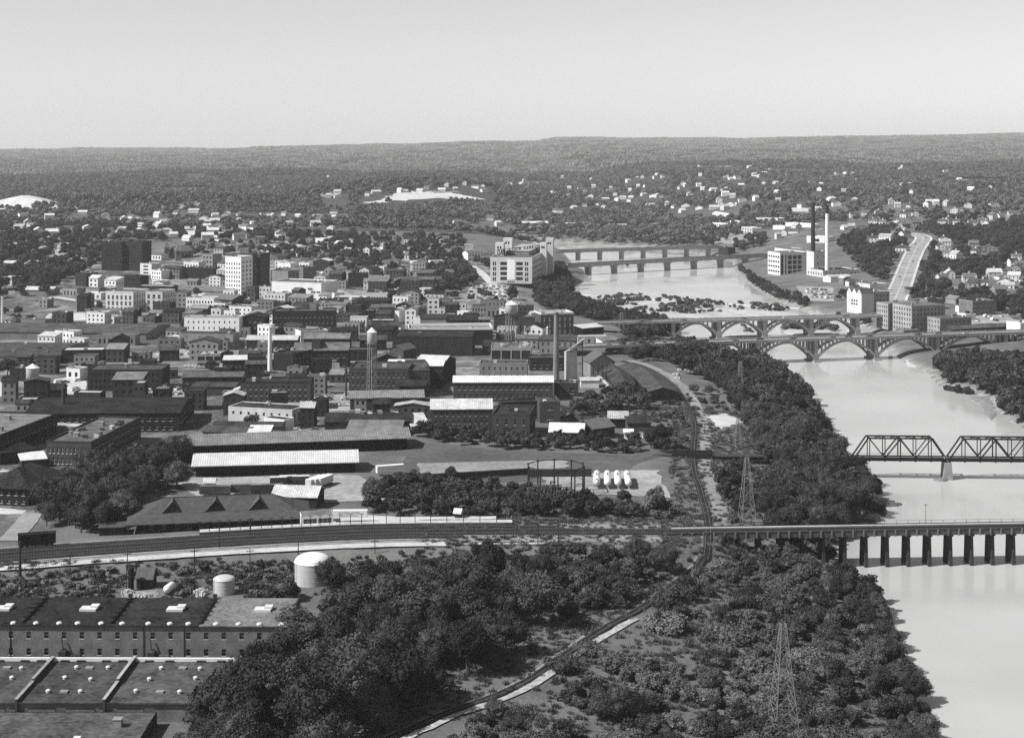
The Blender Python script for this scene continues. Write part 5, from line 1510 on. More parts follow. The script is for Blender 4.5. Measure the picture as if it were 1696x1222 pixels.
Q = [ # label bits, x0, x1, y, h, depth, wall, roof, windows
 ('white walled house row by the church towers', 242, 267, 421, 6, 10, 'white', 'shingle', (5, 1)),
 ('banded pale office left of the church', 232, 251, 437, 10, 12, 'cream', 'gravel', (1, 3)),
 ('white shop front with three windows', 250, 267, 448, 8, 10, 'white', 'gravel', (4, 2)),
 ('grey brick row beside the white shop', 267, 297, 445, 9, 12, 'brickl', 'felt', (6, 2)),
 ('dark brick store with flat black roof under the hotel', 195, 232, 458, 9, 14, 'brickd', 'tar', (6, 2)),
 ('little white fronted shop near the white roofed store', 252, 269, 465, 6, 9, 'white', 'tinw', (3, 1)),
 ('long store with pale flat roof above the public building', 226, 285, 474, 6, 12, 'brickd', 'tinw', None),
 ('brown brick block beside the dark hotel', 125, 142, 453, 11, 14, 'brick', 'felt', (3, 3)),
 ('pale shop with pitched front beside the brown block', 147, 162, 460, 8, 9, 'cream', 'tin', (2, 2)),
 ('grey store above the white garage', 104, 127, 478, 7, 11, 'grey', 'felt', (4, 1)),
 ('wide bungalow with pale hipped roof in the trees', 25, 86, 480, 4, 14, 'grey', 'tin', None),
 ('flat pale store at the left border of downtown', -20, 20, 459, 7, 14, 'cream', 'tinw', (5, 2)),
 ('small white house with grey roof at the far left', -4, 17, 530, 6, 9, 'white', 'shingle', (3, 2)),
 ('long grey workshop behind the far left white house', 17, 75, 530, 6, 10, 'grey', 'felt', (8, 1)),
 ('dark office with rows of windows left of the bank tower', 309, 354, 444, 10, 14, 'brickd', 'felt', (8, 2)),
 ('square pale brick tower block above the dark office', 335, 352, 421, 14, 12, 'brickl', 'gravel', (3, 3)),
 ('light flat store near the square pale block', 304, 329, 434, 8, 11, 'cream', 'gravel', (5, 1)),
 ('narrow pale shop against the bank tower', 360, 374, 436, 12, 12, 'cream', 'felt', (3, 3)),
 ('two storey shops with dark windows right of the public building', 160, 224, 556, 6.5, 12, 'brickl', 'gravel', (8, 1)),
 ('white roofed two storey tobacco house', 102, 171, 580, 7.5, 13, 'brickd', 'tinw', (12, 2)),
 ('brick building with many paired windows and grey roof', 145, 268, 613, 11, 20, 'brickd', 'felt', (16, 3)),
 ('small white cottage with two dark windows', 110, 132, 611, 5.5, 8, 'white', 'felt', (2, 1)),
 ('grey low house at the left by the squat tank', -10, 24, 577, 5, 8, 'cream', 'felt', (3, 1)),
 ('low white fronted canopy in the left yard', 122, 166, 651, 3.5, 8, 'brickd', 'tinw', None),
 ('dark ramp sided shed in the left yard', 62, 102, 645, 5, 12, 'brickd', 'tar', None),
 ('white end wall of a left border shed', -8, 6, 634, 7, 9, 'white', 'felt', None),
 ('brick terrace below the parking ground', 261, 300, 562, 6, 10, 'brickl', 'felt', (4, 2)),
 ('white cube shop beside the parking rows', 279, 296, 558, 5.5, 7, 'white', 'tinw', (1, 1)),
 ('white row of shops right of the department store', 600, 641, 487, 7, 10, 'white', 'gravel', (9, 1)),
 ('long dark roofed store with parallel ridges', 545, 642, 498, 7, 22, 'brickd', 'tar', None),
 ('pale roof store along the downtown street', 556, 606, 492, 6, 10, 'cream', 'tinw', None),
 ('small brick house with white gable end', 622, 646, 520, 8, 10, 'brick', 'felt', (3, 1)),
 ('white fronted brick shop in the old row', 652, 668, 512, 9, 14, 'brick', 'tinw', (2, 2)),
 ('dark sided store with white front', 654, 661, 516, 9, 16, 'white', 'felt', None),
 ('brick store with dark upper windows', 668, 706, 512, 8, 12, 'brick', 'felt', (6, 1)),
 ('banded cream warehouse of three storeys', 708, 727, 495, 12, 14, 'cream', 'gravel', (2, 3)),
 ('brown brick half of the banded warehouse', 727, 746, 497, 11, 14, 'brickl', 'felt', (3, 3)),
 ('little cream shop near the mill car park', 751, 772, 502, 8, 10, 'cream', 'felt', (3, 2)),
 ('grey rear wall of a low hall', 696, 750, 527, 8, 12, 'grey', 'felt', None),
 ('white gabled front beside the grey low hall', 684, 697, 527, 7, 9, 'white', 'felt', None),
 ('white end shop before the pale roofed hall', 744, 764, 531, 7, 9, 'white', 'felt', None),
 ('old brick row with small upper windows', 764, 791, 529, 8, 10, 'brickl', 'felt', (5, 1)),
 ('brick shop row facing the car park', 781, 806, 507, 9, 12, 'brickl', 'felt', (5, 2)),
 ('brown shop row with plain upper wall', 806, 828, 509, 9, 12, 'grey', 'felt', (3, 1)),
 ('narrow white gable beside the squat water tower', 827, 838, 512, 11, 12, 'white', 'felt', (1, 3)),
 ('dark brick store under the striped cream warehouse', 607, 650, 546, 8, 14, 'brickd', 'tar', None),
 ('brick store with long white sill line', 614, 653, 531, 7, 10, 'brick', 'tinw', None),
 ('white shop with five arched openings', 580, 607, 526, 6, 8, 'white', 'gravel', (5, 1)),
 ('grey warehouse with broad sloping roof near the trees', 656, 732, 463, 7, 17, 'grey', 'shingle', None),
 ('second grey warehouse roof behind the broad one', 690, 752, 451, 7, 12, 'grey', 'shingle', None),
 ('low pale store with wide windows', 604, 645, 458, 7, 10, 'cream', 'gravel', (6, 1)),
 ('dark sided store near the low pale store', 645, 668, 470, 6, 12, 'brickd', 'gravel', None),
 ('white building with many square windows left of the fabric mill', 775, 817, 417, 9, 12, 'white', 'gravel', (8, 2)),
 ('long white roofed shed in the far lots', 702, 750, 404, 6, 10, 'white', 'tinw', None),
 ('white roofed shed with open bays in the far lots', 670, 692, 402, 5, 8, 'grey', 'tinw', None),
 ('pale flat building above the far lots', 634, 668, 409, 5, 10, 'cream', 'tinw', None),
 ('white box building among far trees', 713, 734, 432, 6, 9, 'white', 'tinw', None),
 ('tall white narrow house among the far trees', 680, 690, 436, 9, 8, 'white', 'tin', (1, 2)),
 ('flat white roofed store behind the tower', 430, 450, 406, 5, 10, 'cream', 'tinw', None),
 ('white roof in the trees beyond the bank tower', 432, 452, 411, 4, 9, 'cream', 'tinw', None),
 ('long white roof beyond the office blocks', 478, 512, 407, 5, 12, 'cream', 'tinw', None),
 ('white front cottage beyond the office blocks', 490, 506, 418, 4, 8, 'white', 'tinw', None),
 ('long white roofed depot in far trees', 308, 324, 383, 5, 10, 'cream', 'tinw', None),
 ('white roof of a far depot left of the tower', 344, 364, 386, 5, 10, 'cream', 'tinw', None),
 ('pale roof below the far depot', 348, 360, 400, 4, 9, 'cream', 'tin', None),
 ('flat pale far store with lot beside it', 520, 538, 395, 5, 9, 'cream', 'tinw', None),
 ('bright flat far roof above the lots', 530, 576, 405, 4, 9, 'cream', 'tinw', None),
 ('low pale house by the far lots', 570, 580, 414, 5, 8, 'white', 'tin', (1, 1)),
 ('brick gatehouse at the girder bridge end', 1190, 1206, 409, 10, 10, 'brickd', 'felt', None),
 ('white apartment block with dark end wall', 1228, 1246, 376, 8, 14, 'cream', 'tinw', (4, 2)),
 ('second white apartment block behind the first', 1252, 1266, 361, 8, 14, 'cream', 'tinw', None),
 ('third apartment block with rounded pale roof', 1273, 1288, 361, 9, 14, 'cream', 'tinw', None),
 ('long flat white apartment row', 1180, 1206, 369, 7, 10, 'white', 'tinw', (8, 2)),
 ('upper white apartment row', 1180, 1205, 353, 6, 9, 'white', 'tinw', (7, 1)),
 ('short white apartment row', 1209, 1229, 366, 7, 9, 'white', 'tinw', (4, 2)),
 ('long white roofed row on the hillside', 1307, 1339, 345, 5, 9, 'cream', 'tinw', None),
 ('broad white flat building above the right mill', 1301, 1346, 369, 6, 12, 'white', 'tinw', None),
 ('white flat building beside the broad one', 1280, 1300, 374, 5, 9, 'white', 'tinw', None),
 ('long pale flat roofed warehouse behind the white mill', 1283, 1346, 411, 6, 22, 'cream', 'gravel', None),
 ('square dark doored depot behind the twin chimneys', 1336, 1366, 391, 8, 16, 'cream', 'tinw', (1, 1)),
 ('white low store on the far bank', 862, 908, 369, 6, 14, 'white', 'tinw', None),
 ('long white roofed store on the far bank', 940, 977, 369, 6, 14, 'white', 'tinw', None),
 ('slanting white roofed store on the far bank', 980, 1038, 372, 6, 16, 'cream', 'tinw', None),
 ('pale depot on the far bank near trees', 1078, 1102, 371, 7, 12, 'cream', 'tinw', None),
]
roofs_used = {}
for k, (lb, x0, x1, y, h, dp, wl, rf, wn_) in enumerate(Q):
    rot = 1.5 if x0 < 560 and y < 540 else 0.3
    spec = g_(wn_[0], wn_[1], 0.45, 0.5) if wn_ else None
    pitched = rf in ('shingle', 'tin') or k % 7 == 3
    bt('town_building' if wl != 'white' else 'white_building', lb, 'building', x0, y-rot*0.4, x1, y+rot*0.6, h, depth=dp, wall=wl, roof=rf, rt='gx' if pitched else 'flat', rise=2.2, par=0.5, front=spec, style='bare', clutter=(k % 3 if not pitched and dp > 9 else 0))

# long brown roofs of the old tobacco auction houses
bt('auction_house', 'huge low auction house with dark grey roof and pale wall strip', 'warehouse', -60, 549, 242, 552, 4.5, depth=52, wall='brickl', roof='felt', rt='gx', rise=2.5)
bt('auction_house', 'second huge auction house with speckled dark roof', 'warehouse', -80, 590, 97, 590, 4.5, depth=62, wall='brickl', roof='felt', rt='gx', rise=3.0, clutter=6)
bt('auction_house', 'long curved grey roof behind the white offices', 'warehouse', 290, 478, 374, 484, 5.0, depth=30, wall='grey', roof='gravel', rt='gx', rise=2.5)

# --- fabric mill with rooftop sign
yaw = math.atan2(24, 152); uv = Vector((math.cos(-yaw), math.sin(-yaw))); vv = Vector((-uv.y, uv.x))
A_ = T(812, 427.5, 22.5); WM = 38.5
lst = []
for c0 in (0.06, 0.83):
    for r in range(4):
        for s in (0.0, 0.045): lst.append((c0+s, 0.09+r*0.205, c0+s+0.035, 0.09+r*0.205+0.15))
for c0 in (0.24, 0.62):
    for r in range(4): lst.append((c0, 0.12+r*0.2, c0+0.16, 0.12+r*0.2+0.135))
for k in range(4): lst.append((0.42+k*0.045, 0.02, 0.45+k*0.045, 0.1))
fm = building('fabric_mill', 'great pale fabric mill with tall windows and stair towers', 'factory', None, None, A=A_, B=A_+Vector((uv.x*WM, uv.y*WM, 0)), h=22.5, depth=150, wall='cream', roof='gravel', par=1.0, front=dict(list=lst), right=g_(26, 4, 0.7, 0.6, lo=0.05, hi=0.92), style='bare', clutter=4)
q = MB(); q.box(0.41*WM, -0.25, 3.4, 0.59*WM, -0.02, 21.4); q.build('centre_panel', M['white'], fm)
q = MB()
for r in range(5): q.box(0.235*WM, -0.2, 4.5*r+1.6, 0.405*WM, -0.02, 4.5*r+2.3)
q.build('string_course', M['cream'], fm)
q = MB()
for r in range(5): q.box(0.61*WM, -0.2, 4.5*r+1.6, 0.79*WM, -0.02, 4.5*r+2.3)
q.build('string_course', M['cream'], fm)
HM = roof_z(fm)
q = MB(); q.box(8, 40, HM, 30, 140, HM+4); q.build('roof_monitor', M['tind'], fm)
q = MB(); q.poly([(7.5, 39.5, HM+4.02), (30.5, 39.5, HM+4.02), (30.5, 140.5, HM+4.02), (7.5, 140.5, HM+4.02)]); q.build('monitor_roof', M['tin'], fm)
for (u0, u1, v0, v1, z0, z1) in ((-0.5, 7.5, 30, 38, HM, HM+12), (-0.5, 8, 76, 85, HM, HM+13.5), (WM-1.5, WM+4.5, 62, 70, 0, HM+10.5), (WM-1, WM+6, 100, 109, 0, HM+12)):
    q = MB(); q.box(u0, v0, z0-0.1, u1, v1, z1); tw_ = q.build('stair_tower', M['cream'], fm)
    for k in range(2): link('window', window_mesh(1.6, 2.2, 'bare'), tw_, (u0+(u1-u0)*(0.3+0.3*k)-0.6, v0-0.03, z1-5.5))
# sign letters on the roof
s0, s1 = Vector((4.0, 16.0)), Vector((34.0, 92.0))
sd = (s1-s0); Ls = sd.length; sd.normalize()
ang_l = math.atan2(sd.y, sd.x)
sr = empty('rooftop_sign', fm.location+Vector((uv.x*s0.x+vv.x*s0.y, uv.y*s0.x+vv.y*s0.y, HM+0.3)), math.atan2(uv.y, uv.x)+ang_l, 'rooftop sign of large dark letters reading DAN RIVER FABRICS on the mill', 'sign')
q = MB()
for k in range(18): q.bar((k*Ls/17, 0.5, 0), (k*Ls/17, 0.5, 6.5), 0.2)
q.bar((0, 0.5, 1.2), (Ls, 0.5, 1.2), 0.2); q.bar((0, 0.5, 6.2), (Ls, 0.5, 6.2), 0.2); q.build('sign_frame', M['steel'], sr)
txt = 'DAN RIVER FABRICS'
for k, ch in enumerate(txt):
    if ch == ' ': continue
    cu = bpy.data.curves.new('letter', 'FONT'); cu.body = ch; cu.size = 7.4; cu.extrude = 0.15; cu.align_x = 'CENTER'; cu.offset = 0.12; cu.materials.append(M['letter'])
    o = text_mesh(cu, sr); o.name = 'letter'; o.location = ((k+0.5)*Ls/len(txt), 0, 1.0); o.rotation_euler = (R(90), 0, 0)
    o.scale = (0.85, 1, 1)

# --- right bank mills
uvr = Vector((math.cos(R(20)), math.sin(R(20))))
corner('white_mill', 'white five storey mill with large dark window bays beside twin chimneys', 'factory', 1292, 420, 22, uvr, 31, 25, wall='white', roof='gravel', par=0.8, front=dict(list=[(0.03, 0.05, 0.13, 0.93), (0.19, 0.05, 0.24, 0.93)] + [(0.29+c*0.18, 0.06+r*0.22, 0.29+c*0.18+0.15, 0.06+r*0.22+0.18) for c in range(3) for r in range(4)]), left=g_(5, 4, 0.75, 0.4), style='bare', clutter=3)
corner('boiler_block', 'pale block between the twin chimneys and the white mill', 'factory', 1348, 418, 22, uvr, 16, 14, wall='cream', roof='felt', front=g_(2, 3, 0.2, 0.25))
corner('mill_shed', 'low mill shed with black roof at the foot of the twin chimneys', 'factory', 1363, 449, 6, uvr, 40, 30, wall='cream', roof='tar', left=g_(6, 1, 0.4, 0.4), front=g_(8, 1, 0.4, 0.4))
corner('mill_shed', 'low pale roofed shed in front of the black roofed mill shed', 'factory', 1376, 459, 5, uvr, 22, 14, wall='white', roof='tin', rt='gx', rise=1.5)
um = Vector((37, 15.5)).normalized()
tm = corner('tall_mill', 'tall brick mill beside the long arch bridge, pale side and dark end', 'factory', 1510, 507, 19.5, um, 29, 22, wall='conc', roof='gravel', par=0.0, front=g_(9, 5, 0.45, 0.55), left=g_(7, 5, 0.5, 0.55), clutter=2)
A_ = T(1510, 509, 18.5); wv = Vector((-um.y, um.x))
A3_ = A_+Vector((wv.x*27.5, wv.y*27.5, 0))
building('tall_mill_wing', 'narrow pale rear wing of the tall mill beyond the dark recess', 'factory', None, None, A=A3_, B=A3_+Vector((um.x*27, um.y*27, 0)), h=18.5, depth=14, wall='conc', roof='gravel', par=0.0, left=g_(5, 5, 0.5, 0.55))
A4_ = A_+Vector((wv.x*22.05+um.x*7, wv.y*22.05+um.y*7, 0))
building('mill_link', 'dark recessed link between the tall mill and its rear wing', 'factory', None, None, A=A4_, B=A4_+Vector((um.x*18, um.y*18, 0)), h=18.2, depth=5.4, wall='brickd', roof='gravel', par=0.0)
corner('brick_mill', 'medium brick block beside the tall mill, pale left face', 'factory', 1557, 528, 11.5, um, 27, 14, wall='conc', roof='gravel', par=0.3, front=g_(7, 3, 0.45, 0.5), left=g_(4, 3, 0.4, 0.5))
corner('low_mill', 'long low dark mill shed behind the arch bridge parapet', 'factory', 1578, 546, 6, um, 50, 14, wall='brickd', roof='felt', rt='gx', rise=1.5, ov=0.4, left=g_(2, 1))
corner('river_office', 'square grey office with dark shaded side near the right bank', 'office', 1611, 500, 11, um, 20, 16, wall='brickl', roof='felt', front=g_(4, 3, 0.6, 0.45), left=g_(3, 2, 0.2, 0.3))
corner('river_annex', 'small white walled annex under the square grey office', 'office', 1600, 521, 5, um, 9, 10, wall='white', roof='tinw', par=0.3)
corner('white_hall', 'long white hall at the right edge behind the arch bridge', 'hall', 1690, 536, 8, um, 30, 14, wall='white', roof='tinw', par=0.4)
corner('saw_tooth_mill', 'white mill with three pointed gables in a row', 'factory', 1427, 487, 16, um, 12, 20, wall='cream', roof='shingle', par=0.0, left=dict(list=[(0.3+0.16*k, 0.42+0.16*r, 0.41+0.16*k, 0.52+0.16*r) for k in range(3) for r in range(2)]), style='bare')
A_ = T(1427, 487, 16)
sm = empty('gable_row', (A_.x, A_.y, A_.z), math.atan2(um.y, um.x), 'three white pointed roof gables on the saw tooth mill', 'roof')
for k in range(3):
    q = MB(); y0, y1 = 20*k/3, 20*(k+1)/3; ym = (y0+y1)/2
    q.use(M['cream']).poly([(0, y1, 16.02), (0, y0, 16.02), (0, ym, 20)]); q.poly([(12, y0, 16.02), (12, y1, 16.02), (12, ym, 20)])
    q.use(M['shingle']).poly([(-0.2, y0, 16.02), (12.2, y0, 16.02), (12.2, ym, 20.05), (-0.2, ym, 20.05)]); q.poly([(12.2, y1, 16.02), (-0.2, y1, 16.02), (-0.2, ym, 20.05), (12.2, ym, 20.05)])
    q.build('gable', None, sm)
corner('grey_mill', 'grey mill block with narrow window lines beside the pointed gables', 'factory', 1449, 485, 15, um, 14, 16, wall='conc', roof='gravel', left=g_(7, 4, 0.45, 0.6), front=g_(4, 4))
corner('street_store', 'flat pale store where the broad street meets the mills', 'store', 1441, 472, 7, um, 18, 18, wall='cream', roof='gravel')
corner('dark_mill', 'dark brick block with stair tower behind the tall mill', 'factory', 1536, 497, 9, um, 16, 10, wall='brickl', roof='tar')
corner('brick_annex', 'small brick annex at the tall mill foot', 'annex', 1497, 548, 4, um, 14, 10, wall='brickl', roof='gravel', par=0.3)

# --- chimneys and water towers
def chimney(label, px, ytop, ybase, w_top, w_base, m, band=None):
    b = P(px, ybase); h = (HC-(ytop-YH)/F*b.y)-b.z; r0, r1 = w_base/2/F*b.y, w_top/2/F*b.y
    root = empty('factory_chimney', (b.x, b.y, b.z-0.5), 0, label, 'chimney')
    q = MB(); q.smooth = True; hb = h if band is None else h*(1-band)
    rb_ = r0+(r1-r0)*hb/h
    q.lathe([(r0, 0), (rb_, hb+0.5)], 20, cap=False); q.build('shaft', m, root)
    q = MB(); q.smooth = False
    if band: q.lathe([(rb_, hb+0.5), (r1, h+0.2)], 20, cap=False); q.build('dark_band', M['steel'], root); q = MB()
    q.lathe([(r1+0.02, h-0.9), (r1+0.3, h-0.6), (r1+0.3, h+0.5), (r1-0.2, h+0.5), (r1-0.25, h-1.5)], 20, cap=False); q.build('crown', M['steel'] if band else m, root)
chimney('tall white tapered chimney rising in front of the parking rows', 447, 541, 634, 5.5, 9, M['white'])
chimney('tall dark tipped brick chimney near the end of the arch bridge', 921, 517, 636, 6.5, 11, M['brickl'])
chimney('dark brick chimney between the left factories', 105, 642, 706, 5.5, 6.5, M['brick'])
chimney('black steel chimney beside the white mill', 1346.5, 336, 452, 6.0, 8.0, M['brickd'])
chimney('white chimney with black tip beside the white mill', 1370, 340, 456, 5.5, 8.0, M['tankw'], band=0.12)
chimney('slim white chimney at the left of downtown', 4, 492, 545, 2.5, 3.5, M['white'])
chimney('small dark chimney at the end of the long dark warehouse', 266, 650, 690, 5, 6, M['brickd'])
chimney('stub brick chimney among the tower mill roofs', 573, 610, 662, 3, 4, M['brick'])

def water_tower(label, px, y_tip, y_sh, y_bot, y_base, half_px, m='tank'):
    b = P(px, y_base); s = b.y/F; zz = lambda y: (HC-(y-YH)*s)-b.z
    r_ = half_px*s
    root = empty('water_tower', (b.x, b.y, b.z), 0.4, label, 'water tower')
    q = MB(); q.smooth = True
    q.lathe([(r_*0.05, zz(y_bot)-r_*0.45), (r_*0.6, zz(y_bot)-r_*0.3), (r_, zz(y_bot)), (r_, zz(y_sh))], 24, cap=False); q.build('tank', M[m], root)
    q = MB(); q.lathe([(r_*1.1, zz(y_sh)), (0.05, zz(y_tip))], 24); q.lathe([(r_*1.1, zz(y_sh)), (r_*0.98, zz(y_sh)-0.02)], 24, cap=False); q.build('cone_roof', M['tankw'], root)
    zb_ = zz(y_bot)
    for k in range(4):
        t = math.pi/4+k*math.pi/2; l = MB(); l.bar((r_*1.15*math.cos(t), r_*1.15*math.sin(t), -0.3), (r_*0.92*math.cos(t), r_*0.92*math.sin(t), zb_+0.4), 0.4); l.build('leg', M['steelg'], root)
    for j in range(3):
        q = MB(); z0, z1 = zb_*j/3, zb_*(j+1)/3
        for k in range(4):
            t, t2 = math.pi/4+k*math.pi/2, math.pi/4+(k+1)*math.pi/2
            f = lambda t_, z: ((r_*(1.15-0.23*z/zb_))*math.cos(t_), (r_*(1.15-0.23*z/zb_))*math.sin(t_), z)
            q.bar(f(t, z0), f(t2, z1), 0.1); q.bar(f(t2, z0), f(t, z1), 0.1); q.bar(f(t, z1), f(t2, z1), 0.16)
        q.build('brace_panel', M['steelg'], root)
    q = MB(); q.lathe([(0.35, -0.3), (0.35, zb_)], 10); q.build('riser_pipe', M['steelg'], root)
    q = MB(); q.lathe([(r_+0.9, zb_-0.1), (r_+0.9, zb_+0.05)], 24, cap=False); q.lathe([(r_+0.9, zb_+1.0), (r_+0.92, zb_+1.08)], 24, cap=False); q.build('walkway_rail', M['steelg'], root)
    occ(b.x, b.y, 5)
water_tower('tall water tower with cone roof standing before the brick mill', 616, 542, 550, 568, 662, 8, 'tank')
water_tower('squat wide water tower near the mill car park', 847, 498, 504, 517, 573, 10, 'tank')
water_tower('short fat water tower in the left yard', 54, 602, 609, 630, 655, 10.5, 'tank')
b = P(945, 633)
root = empty('storage_silo', (b.x, b.y, b.z), 0, 'ribbed metal silo with a slanting conveyor beside the tall chimney', 'silo')
q = MB(); q.smooth = True; r_ = 10.5/F*b.y; h = 51/F*b.y
q.lathe([(r_, -0.3), (r_, h)], 28, cap=False); q.build('shell', M['tank'], root)
q = MB(); q.lathe([(r_+0.1, h), (r_*0.3, h+1.2), (r_*0.3, h+2)], 28); q.build('cap', M['steelg'], root)
for k in range(1, 12):
    q = MB(); z = h*k/12; q.lathe([(r_+0.01, z-0.08), (r_+0.06, z), (r_+0.01, z+0.08)], 28, cap=False); q.build('hoop', M['steelg'], root)
q = MB(); q.bar((r_*0.2, 0, h+1.8), (r_*2.3, 2, h+7), 0.7); q.build('conveyor', M['tinw'], root)
q = MB(); q.bar((r_*1.9, 1.5, -0.3), (r_*1.9, 1.5, h+6), 0.5); q.bar((r_*1.2, 1.5, h*0.6), (r_*1.9, 1.5, h*0.6), 0.3); q.build('support_post', M['steel'], root)

# --- houses
def house(label, px, py, s, wall='white', roof='shingle', rz=None, wins=True, group=None, flat=False):
    b = P(px, py); rz = random.uniform(-0.7, 0.7) if rz is None else rz
    w, d, h = 8.5*s, 7.5*min(s, 1.25), random.choice((3.4, 5.4, 5.8))
    if s > 1.7: h = 4.2
    A = Vector((b.x-w/2*math.cos(rz), b.y-w/2*math.sin(rz), b.z)); B = Vector((b.x+w/2*math.cos(rz), b.y+w/2*math.sin(rz), b.z))
    f = g_(max(2, int(w/3.2)), 2 if h > 5 else 1, 0.3, 0.5) if wins else None
    r = building('house', label, 'house', None, None, A=A, B=B, h=h, depth=d, wall=wall, roof=roof, rt='flat' if flat else random.choice(('gx', 'gy', 'gx')), rise=random.uniform(2.0, 3.2), ov=0.4, par=0.3,
                 front=f, right=None, left=(g_(2, 1, 0.25, 0.4) if wins else None), group=group, style='bare', base=1.2, chim=1 if wins and s < 1.6 else 0)
    far = b.y > 2300
    for k in range(7, 150 if far else 44, 8): occ(b.x*(1-k/b.y), b.y-k, (12.0 if far else 8.0)+w*0.3)
    return r
def hset(label, ox, oy, sc, pts, group, wins, walls=('white', 'cream', 'cream', 'grey'), roofs=('shingle', 'tin', 'shingle', 'gravel')):
    for q in pts:
        s = q[2] if len(q) > 2 else 1.0
        house(label, ox+q[0]/sc, oy+q[1]/sc+2.0, s, random.choice(walls), random.choice(roofs) if not wins else random.choice(('shingle', 'shingle', 'tin', 'felt')), wins=wins, group=group)
hset('pale gabled house among the trees beside the broad uphill street', 1440, 330, 6.43, [(240,45),(300,80),(455,75),(650,70,1.2),(715,70),(845,60),(115,160,1.2),(355,185),(490,170),(470,215),(35,260,1.3),(135,275),(320,270,1.3),(395,300,1.4),(495,275),(335,330,1.1),
  (900,140,1.2),(1035,130,1.3),(30,450,1.5),(160,430,1.7),(330,540,1.5),(405,400,1.3),(290,390),(800,435,1.1),(820,490,1.2),(765,540)], 'houses along the uphill street', True)
hset('pale house on the wooded slope right of the uphill street', 1440, 330, 6.43, [(770,265,1.2),(865,250),(925,260),(1340,75,1.6),(1210,250,1.4),(1235,285),(1100,275,1.2),(1340,205,1.3),(1420,205,1.3),(1545,165,1.8),
  (840,610,1.2),(960,625,1.2),(1115,505,1.2),(1165,550),(1165,595),(1285,550,1.5),(1565,650,1.2),(1545,705),(1550,755,1.3),(1620,730,1.4),(1340,830,1.5),(1440,850,1.3),(1535,860,1.3),(1640,880),
  (1070,880,1.4),(1150,895,1.2),(1100,945,1.1),(1210,935),(1400,985,1.2),(1440,930,1.5),(1490,940),(790,850),(865,835),(980,975,0.8)], 'houses on the right slope', True)
hset('small far house in the woods above the right hand mill', 1180, 280, 6.43, [(150,80),(270,95,1.6),(450,65,1.3),(780,165,1.6),(1060,155,1.3),(1100,165),(1275,112),(1560,110,1.4),(1500,45),(1330,50),(60,240),(110,230,1.4),(165,225),(20,415,1.3),(90,390),(190,390,1.4),(1330,385,1.5),(1515,320,1.3),(1505,350),
  (1520,510,1.5),(1640,490,1.3),(1600,635,1.5),(1430,635),(1480,640),(850,675,1.6),(755,700),(920,640,1.2),(1140,640,1.3),(710,730,0.8)], 'far houses above the right mill', False)
hset('tiny far pale building in the woods beyond the far river bank', 848, 200, 4.0, [(530,390),(540,435,1.3),(380,458,1.2),(455,455,1.6),(295,480),(670,390,1.2),(655,443),(830,368),(865,372),(955,375,1.4),(1000,370),(835,435),(890,430),(780,460),(880,488,1.5),(930,500,1.8),(975,500,1.6),(515,522,1.4),(625,522,1.8),(735,515,1.6),
  (480,560),(590,555,1.4),(420,575,1.3),(315,605,1.5),(930,565,1.2),(1025,558),(1090,568,1.4),(1150,566,1.8),(1120,445),(1155,430),(1240,430,1.3),(1420,370,1.4),(1500,380,1.5),(1610,360,1.3),(1420,460,2.0),(1340,465,1.6),(1260,455),(1460,560,1.5),(1340,580,1.8),(1240,580,1.6)], 'far buildings beyond the river', False, walls=('white', 'cream'), roofs=('tin', 'tinw', 'shingle', 'gravel'))
hset('tiny far pale building on the wooded plain near the clay field', 424, 200, 4.0, [(540,480,1.5),(800,478,2.0),(735,492),(990,470,1.3),(945,470),(1080,465,1.5),(1130,445),(1260,430),(1325,450),(1380,420),(1450,440,1.8),(1500,430),(1520,470,1.6),(1680,415,1.8),(1230,460,1.6),(480,505),(550,505,1.8),(70,640,1.4),(120,640),(180,625),(1340,685,1.5),(1550,655,1.3),(1610,690),(20,435),(475,370,0.9)], 'far buildings by the clay field', False, walls=('white', 'cream'), roofs=('tinw', 'tin', 'gravel'))
hset('tiny far flat building on the plain left of town', 0, 200, 4.0, [(380,668,1.6),(460,665,1.4),(590,722,1.5),(450,727,1.6),(800,737,1.4),(920,737,1.6),(1080,740,1.8),(1260,737,1.6),(1410,747,1.7),(1500,627,1.3),(1610,627,2.0),(1280,603,2.0),(1160,612),(400,842,1.3),(1040,702),(700,640,1.4),(860,640,1.2),(120,720,1.6),(180,700,1.2)], 'far buildings left of town', False, walls=('white', 'cream'), roofs=('tinw', 'tin', 'gravel'))
more = []
for k in range(75):
    more.append((random.uniform(30, 3350), random.uniform(300, 600), random.choice((1.0, 1.2, 1.5))))
hset('small far pale house scattered through the right hand woods', 848, 200, 4.0, [m_ for m_ in more if not (m_[0] < 1000 and m_[1] < 360)], 'far scattered houses', False, walls=('white', 'cream'), roofs=('tin', 'shingle', 'tinw'))
hset('small far pale house scattered over the left hand plain', 0, 200, 4.0, [(random.uniform(0, 2300), random.uniform(600, 800), random.choice((1.0, 1.2, 1.6))) for k in range(55)], 'far houses on the left plain', False, walls=('white', 'cream'), roofs=('tin', 'shingle', 'tinw', 'gravel'))
# long barrack rows on the right skyline slope
for k, (x0, x1, y) in enumerate(((1545, 1612, 291), (1495, 1545, 303), (1545, 1575, 299), (1450, 1492, 296))):
    bt('row_housing', 'long pale row of barrack housing on the far right hillside', 'housing', x0, y+1, x1, y-1.5, 5, depth=10, wall='cream', roof='tin', rt='gx', rise=1.5, group='barrack rows on the far hillside')

